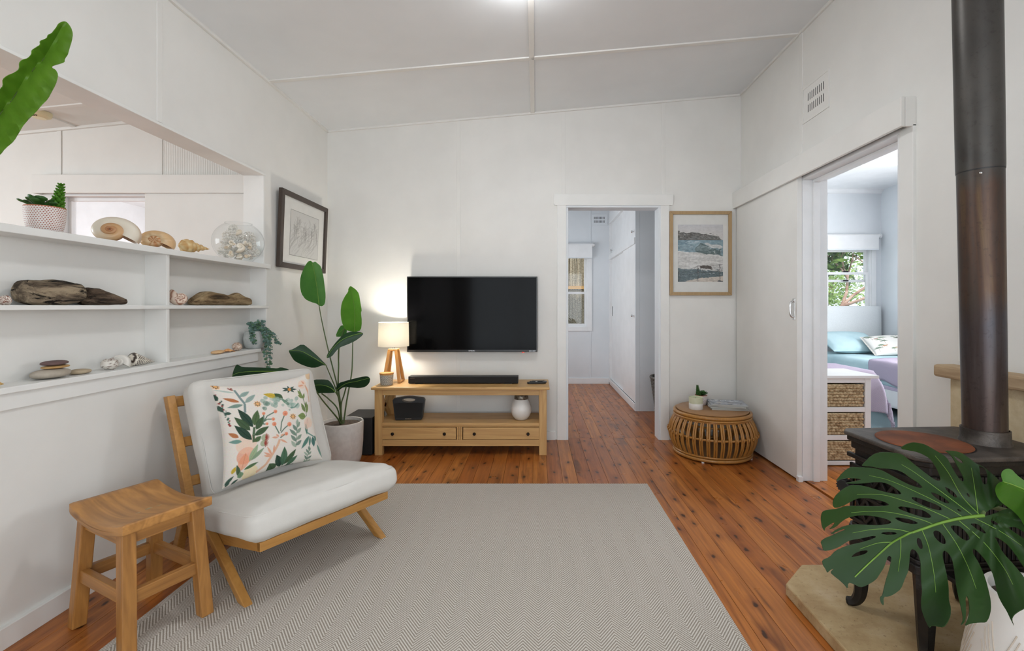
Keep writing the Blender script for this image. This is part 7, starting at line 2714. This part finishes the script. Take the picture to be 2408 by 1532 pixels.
def lean(deg, rz=0.0):
    a = D2R(deg)
    up = Vector((0, math.sin(a), math.cos(a)))
    ou = Vector((0, -math.cos(a), math.sin(a)))
    return Matrix.Rotation(rz, 4, 'Z') @ Matrix(((1, 0, 0), (0, ou.y, up.y), (0, ou.z, up.z))).to_4x4()


plain_pillow((4.03, 5.90, 0.702), 0.66, 0.46, 0.17, lean(64), MT['blue'], 'pale blue pillow lying against the grey headboard')


def animal_art():
    N = 150
    c = Canvas(N, N, (222, 220, 216))
    r = random.Random(31)
    for k in range(16):       # palms and tufts
        x, y = r.uniform(10, N - 10), r.uniform(20, N - 10)
        L = r.uniform(14, 28)
        col = r.choice([(104, 130, 104), (132, 152, 130), (90, 112, 96)])
        c.stroke([(x, y), (x, y - L)], 1.2, (130, 112, 92), 0.8)
        for j in range(9):
            a = -PI * j / 8
            c.leaf((x, y - L), (x + L * 0.7 * math.cos(a), y - L + L * 0.6 * math.sin(a)), 2.4, col, 0.85)
    for x, y, s, col in ((40, 100, 1.0, (176, 138, 110)), (105, 40, 1.0, (120, 116, 112)), (75, 118, 0.8, (190, 168, 140)), (30, 40, 0.8, (150, 110, 90)), (125, 95, 0.9, (160, 130, 112))):
        c.ell(x, y, 8 * s, 3.6 * s, col, 0.95)
        c.ell(x + 9 * s, y - 4 * s, 3 * s, 2.2 * s, col, 0.95)
        for dx in (-6, -3, 3, 6):
            c.stroke([(x + dx * s, y), (x + dx * s, y + 9 * s)], 1.3 * s, col, 0.95)
        c.stroke([(x - 8 * s, y - 1), (x - 13 * s, y + 4 * s)], 1.0, col, 0.9)
    return c


ac = thing('animal_cushion', 'white fringed cushion printed with animals and palms on the bed', 'cushion', (4.30, 5.62, 0.56), 0)
CM = Matrix.Translation((0.04, 0.0, 0.125)) @ lean(52, D2R(-6)) @ Matrix.Rotation(D2R(-5), 4, 'Y')
pillow('cushion_cover', MT['linen_print'], animal_art(), 0.52, 0.33, 0.13, CM, ac, 149, 0.03)
fm = MB()
for k in range(60):
    t = -1 + 2 * k / 59
    for sgn in (-1, 1):
        p0 = CM @ Vector((sgn * 0.257, 0, 0.165 * t))
        fm.beam(p0, p0 + (CM.to_3x3() @ Vector((sgn * 0.022, 0, 0.003 * math.sin(k)))), 0.003, 0.003, (0, 1, 0))
o = fm.build('fringe', MT['linen'], ac)
o['kind'] = 'stuff'


# lilac knitted throws
def throw(name, label, fn, nu, nv, loc):
    m = MB().grid(fn, nu, nv)
    o = m.build(name, MT['knit'], None, 80)
    s = o.modifiers.new('thickness', 'SOLIDIFY')
    s.thickness = 0.010
    s.offset = 1
    return tag(o, label, 'throw')


def th1(u, v):
    # lies across the foot of the window bed and hangs on its near side
    y = 4.15 + 0.98 * v
    L = u * 1.02
    hang = 0.20 + 0.02 * math.sin(v * 14)
    if L < hang:
        z = 0.558 - (hang - L)
        x = 3.676 - 0.006 * math.sin(v * 21) * (hang - L) / hang
    else:
        q = (L - hang)
        z = 0.572 - 0.014 * math.exp(-q * 40) + 0.005 * noise.noise(Vector((q * 8, v * 7, 0)))
        x = 3.676 + q * 0.96
    skew = 0.10 * math.exp(-((L - hang) / 0.14) ** 2)
    return (x, y - 0.06 * v * math.exp(-(max(0, L - hang) / 0.2) ** 2) + 0.12 * v * (L - hang), z)


throw('knitted_throw', 'lilac knitted throw across the bed under the window', th1, 40, 40, None)


def th2(u, v):
    # over the foot corner of the near bed: both edges hang and the corner trails to the floor
    xe, yf = 3.000, 4.082
    s_ = -0.62 + 0.96 * u
    t_ = -0.34 + 0.86 * v
    hx, hy = max(0.0, s_), max(0.0, -t_)
    drop = math.hypot(hx, hy)
    rp = 0.016 * math.sin(26 * (t_ if hx > hy else s_)) * min(1, drop / 0.2)
    x = xe + min(s_, 0) + (0.055 * (1 - math.exp(-hx * 14)) + 0.16 * hx * min(1, hy * 4) + (rp if hx > hy else 0)) * (1 if hx > 0 else 0)
    y = yf + max(t_, 0) - (0.055 * (1 - math.exp(-hy * 14)) + 0.10 * hy * min(1, hx * 4) + (rp if hy >= hx else 0)) * (1 if hy > 0 else 0)
    z = 0.580 + (0.006 * noise.noise(Vector((s_ * 8, t_ * 7, 5))) if drop == 0 else -drop - 0.006)
    return (x, y, max(0.03, z))


throw('knitted_throw', 'lilac knitted throw spilling down beside the white basket drawers', th2, 56, 50, None)

# chest with three seagrass baskets
MT['seagrass'] = speckle('seagrass', (138, 112, 78), (216, 196, 158), 55, 0.8, bump=0.3, bscale=200)
CXL, CXR, CYF, CYB = 2.035, 2.435, 3.335, 3.69
bc = thing('basket_drawers', 'white drawer stand with three seagrass baskets by the bedroom door', 'drawers', (2.235, 3.51, 0))


def q(nm, mb, mat='white', par=bc, bev=0.003):
    return mb.build(nm, MT[mat], par, bevel=bev, world=True)


q('top', MB().box(CXL - 0.02, CXR + 0.045, CYF - 0.02, CYB + 0.01, 0.640, 0.662))
for xx in (CXL, CXR - 0.042):
    for yy in (CYF, CYB - 0.042):
        q('leg', MB().box(xx, xx + 0.042, yy, yy + 0.042, 0, 0.642))
for z in (0.0, 0.188, 0.392, 0.605):
    q('rail', MB().box(CXL + 0.03, CXR - 0.03, CYF + 0.004, CYF + 0.024, z + (0.0 if z else 0.006), z + 0.036).box(CXL + 0.03, CXR - 0.03, CYF + 0.0245, CYB - 0.004, z + 0.006, z + 0.016))
for xx in (CXL + 0.006, CXR - 0.02):
    q('side_panel', MB().box(xx, xx + 0.014, CYF + 0.03, CYB - 0.03, 0.03, 0.63))
for z0_, z1_ in ((0.043, 0.180), (0.226, 0.384), (0.430, 0.594)):
    bx = q('basket', MB().box(CXL + 0.05, CXR - 0.05, CYF + 0.012, CYB - 0.03, z0_, z1_ - 0.008), 'seagrass')
    wv = MB()
    rows = 7
    cols_ = 13
    for j in range(rows):
        for i in range(cols_):
            px_ = CXL + 0.058 + (CXR - CXL - 0.116) * (i + 0.5 * (j % 2)) / (cols_ - 0.5)
            pz_ = z0_ + (z1_ - z0_) * (j + 0.5) / (rows + 0.5)
            wv.ell((px_, CYF + 0.012, pz_), (0.0172, 0.0100, 0.0112), 8, 5, M=Matrix.Rotation(D2R(24 if j % 2 else -12), 3, 'Y'))
    o = q('woven_front', wv, 'seagrass', bx, 0)
    o['kind'] = 'stuff'
    q('basket_rim', MB().tube([(CXL + 0.052, CYF + 0.012, z1_ - 0.008), (CXR - 0.052, CYF + 0.012, z1_ - 0.008)], 0.009, 8), 'seagrass', bx, 0)

ck = thing('clock_radio', 'small black clock radio with a lit blue screen on the basket drawers', 'clock', (2.075, 3.49, 0.662), D2R(-4))
MB().hexa([(-0.08, -0.035, 0), (0.09, -0.035, 0), (0.085, 0.045, 0), (-0.075, 0.045, 0), (-0.078, -0.020, 0.062), (0.072, -0.020, 0.062), (0.066, 0.04, 0.066), (-0.072, 0.04, 0.066)]).build('case', MT['black'], ck, bevel=0.006)
MB().hexa([(0.030, -0.0305, 0.030), (0.074, -0.0305, 0.030), (0.074, -0.026, 0.03), (0.03, -0.026, 0.03), (0.030, -0.0245, 0.056), (0.067, -0.0245, 0.056), (0.067, -0.02, 0.056), (0.03, -0.02, 0.056)]).build('screen', emit('screen_glow', (0.25, 0.65, 0.85, 1), 0.8), ck)
MB().box(-0.07, 0.06, -0.01, 0.035, 0.063, 0.069).build('top_panel', MT['white'], ck, bevel=0.002)
fc = MB().grid(lambda u, v: (2.13 + 0.12 * u, 3.575 + 0.09 * v, 0.6735 + 0.045 * max(0.0, math.sin(PI * u)) ** 0.6 * max(0.0, math.sin(PI * v)) ** 0.6 + 0.008 * math.sin(u * 14 + v * 3)), 20, 14).build('folded_cloth', MT['lilac'], None, 80)
fc.modifiers.new('thickness', 'SOLIDIFY').thickness = 0.006
tag(fc, 'crumpled pale lilac cloth beside the clock radio', 'cloth')

# ------------------------------------------------------------------ outside the windows
lawn = MB().box(-9, 14, 7.05, 22, -0.6, -0.5).build('lawn', speckle('grass', (70, 96, 44), (110, 132, 66), 14, 0.95))
lawn['kind'] = 'structure'
rf = thing('brush_fence', 'weathered brush screen fence outside the study window', 'fence', (0.3, 7.75, -0.5))
MB().box(-1.6, 1.8, 0.05, 0.09, 0, 3.4).build('backing', speckle('brush_backing', (70, 62, 52), (104, 94, 80), 60, 0.95), rf)
rd = MB()
rnd = random.Random(17)
for k in range(1300):
    x = -1.6 + 3.4 * rnd.random()
    rd.beam((x, rnd.uniform(0.0, 0.05), rnd.uniform(-0.0, 1.2)), (x + rnd.uniform(-0.03, 0.03), rnd.uniform(0.0, 0.05), rnd.uniform(2.0, 3.45)), 0.008, 0.008, (1, 0, 0))
o = rd.build('brush_sticks', speckle('dry_brush', (132, 120, 98), (206, 196, 174), 40, 0.9, stretch=(1, 1, 3)), rf)
o['kind'] = 'stuff'
for zz in (0.9, 1.95, 2.9):
    MB().box(-1.6, 1.8, -0.03, 0.0, zz, zz + 0.05).build('rail', MT['oak'], rf)


def tree(loc, h, crown, rr, label, m1, m2, n, seed, branches=True, leaf=0.05):
    t = thing('tree', label, 'tree', loc)
    r = random.Random(seed)
    bm_ = MB()
    def grow(p, d, L, rad, lv):
        e = p + d * L
        bm_.tube([p, p.lerp(e, 0.5) + Vector((r.uniform(-1, 1), r.uniform(-1, 1), 0)) * L * 0.06, e], [rad, rad * 0.85, rad * 0.68], 7)
        if lv:
            for _ in range(3):
                nd = (d + Vector((r.uniform(-1, 1), r.uniform(-1, 1), r.uniform(-0.3, 0.6))) * 0.75).normalized()
                grow(e, nd, L * 0.72, rad * 0.62, lv - 1)
    grow(Vector((0, 0, 0)), Vector((0.12, 0, 1)).normalized(), h * 0.42, 0.075, 4 if branches else 2)
    bm_.build('trunk', MT['bark'], t, 60)
    lm = (MB(), MB())
    for _ in range(n):
        d = Vector((r.gauss(0, 1), r.gauss(0, 1), r.gauss(0, 1))).normalized()
        q_ = crown + Vector((d.x * rr[0], d.y * rr[1], d.z * rr[2])) * r.uniform(0.25, 1.0)
        a = Vector((r.uniform(-1, 1), r.uniform(-1, 1), r.uniform(-1, 1))).normalized()
        b = a.orthogonal().normalized()
        s = leaf * r.uniform(0.6, 1.3)
        (lm[0] if r.random() < 0.5 else lm[1]).add([q_, q_ + a * s + b * s * 0.45, q_ + a * s * 2.0, q_ + a * s - b * s * 0.45], [(0, 1, 2, 3)])
    for mm, mat, nm in ((lm[0], m1, 'foliage'), (lm[1], m2, 'lighter_foliage')):
        o = mm.build(nm, mat, t, fix=False)
        o['kind'] = 'stuff'


MT['bark'] = speckle('pale_bark', (150, 120, 106), (196, 168, 152), 8, 0.9)
MT['tl1'] = leaf_mat('tree_leaf_dark', (58, 84, 42), (86, 112, 56), 0.5, 0.3)
MT['tl2'] = leaf_mat('tree_leaf_mid', (104, 134, 70), (140, 166, 94), 0.5, 0.4)
MT['tl3'] = leaf_mat('tree_leaf_bright', (150, 178, 104), (184, 206, 136), 0.5, 0.5)
tree((4.75, 8.3, -0.5), 2.6, Vector((0.4, 0.2, 2.75)), (1.3, 0.8, 0.75), 'near tree with large dark leaves outside the bedroom window', MT['tl1'], MT['tl2'], 900, 41, True, 0.11)
tree((6.3, 12.5, -0.5), 2.8, Vector((0.2, 0.0, 2.0)), (2.4, 1.2, 1.9), 'bright green bushy tree further off behind the bedroom window', MT['tl3'], MT['tl2'], 5200, 43, False, 0.075)
tree((11.5, 18.5, -0.5), 3.2, Vector((0.0, 0.0, 2.4)), (2.6, 1.4, 2.2), 'pale green tree at the far end of the garden', MT['tl2'], MT['tl3'], 4200, 47, False, 0.08)
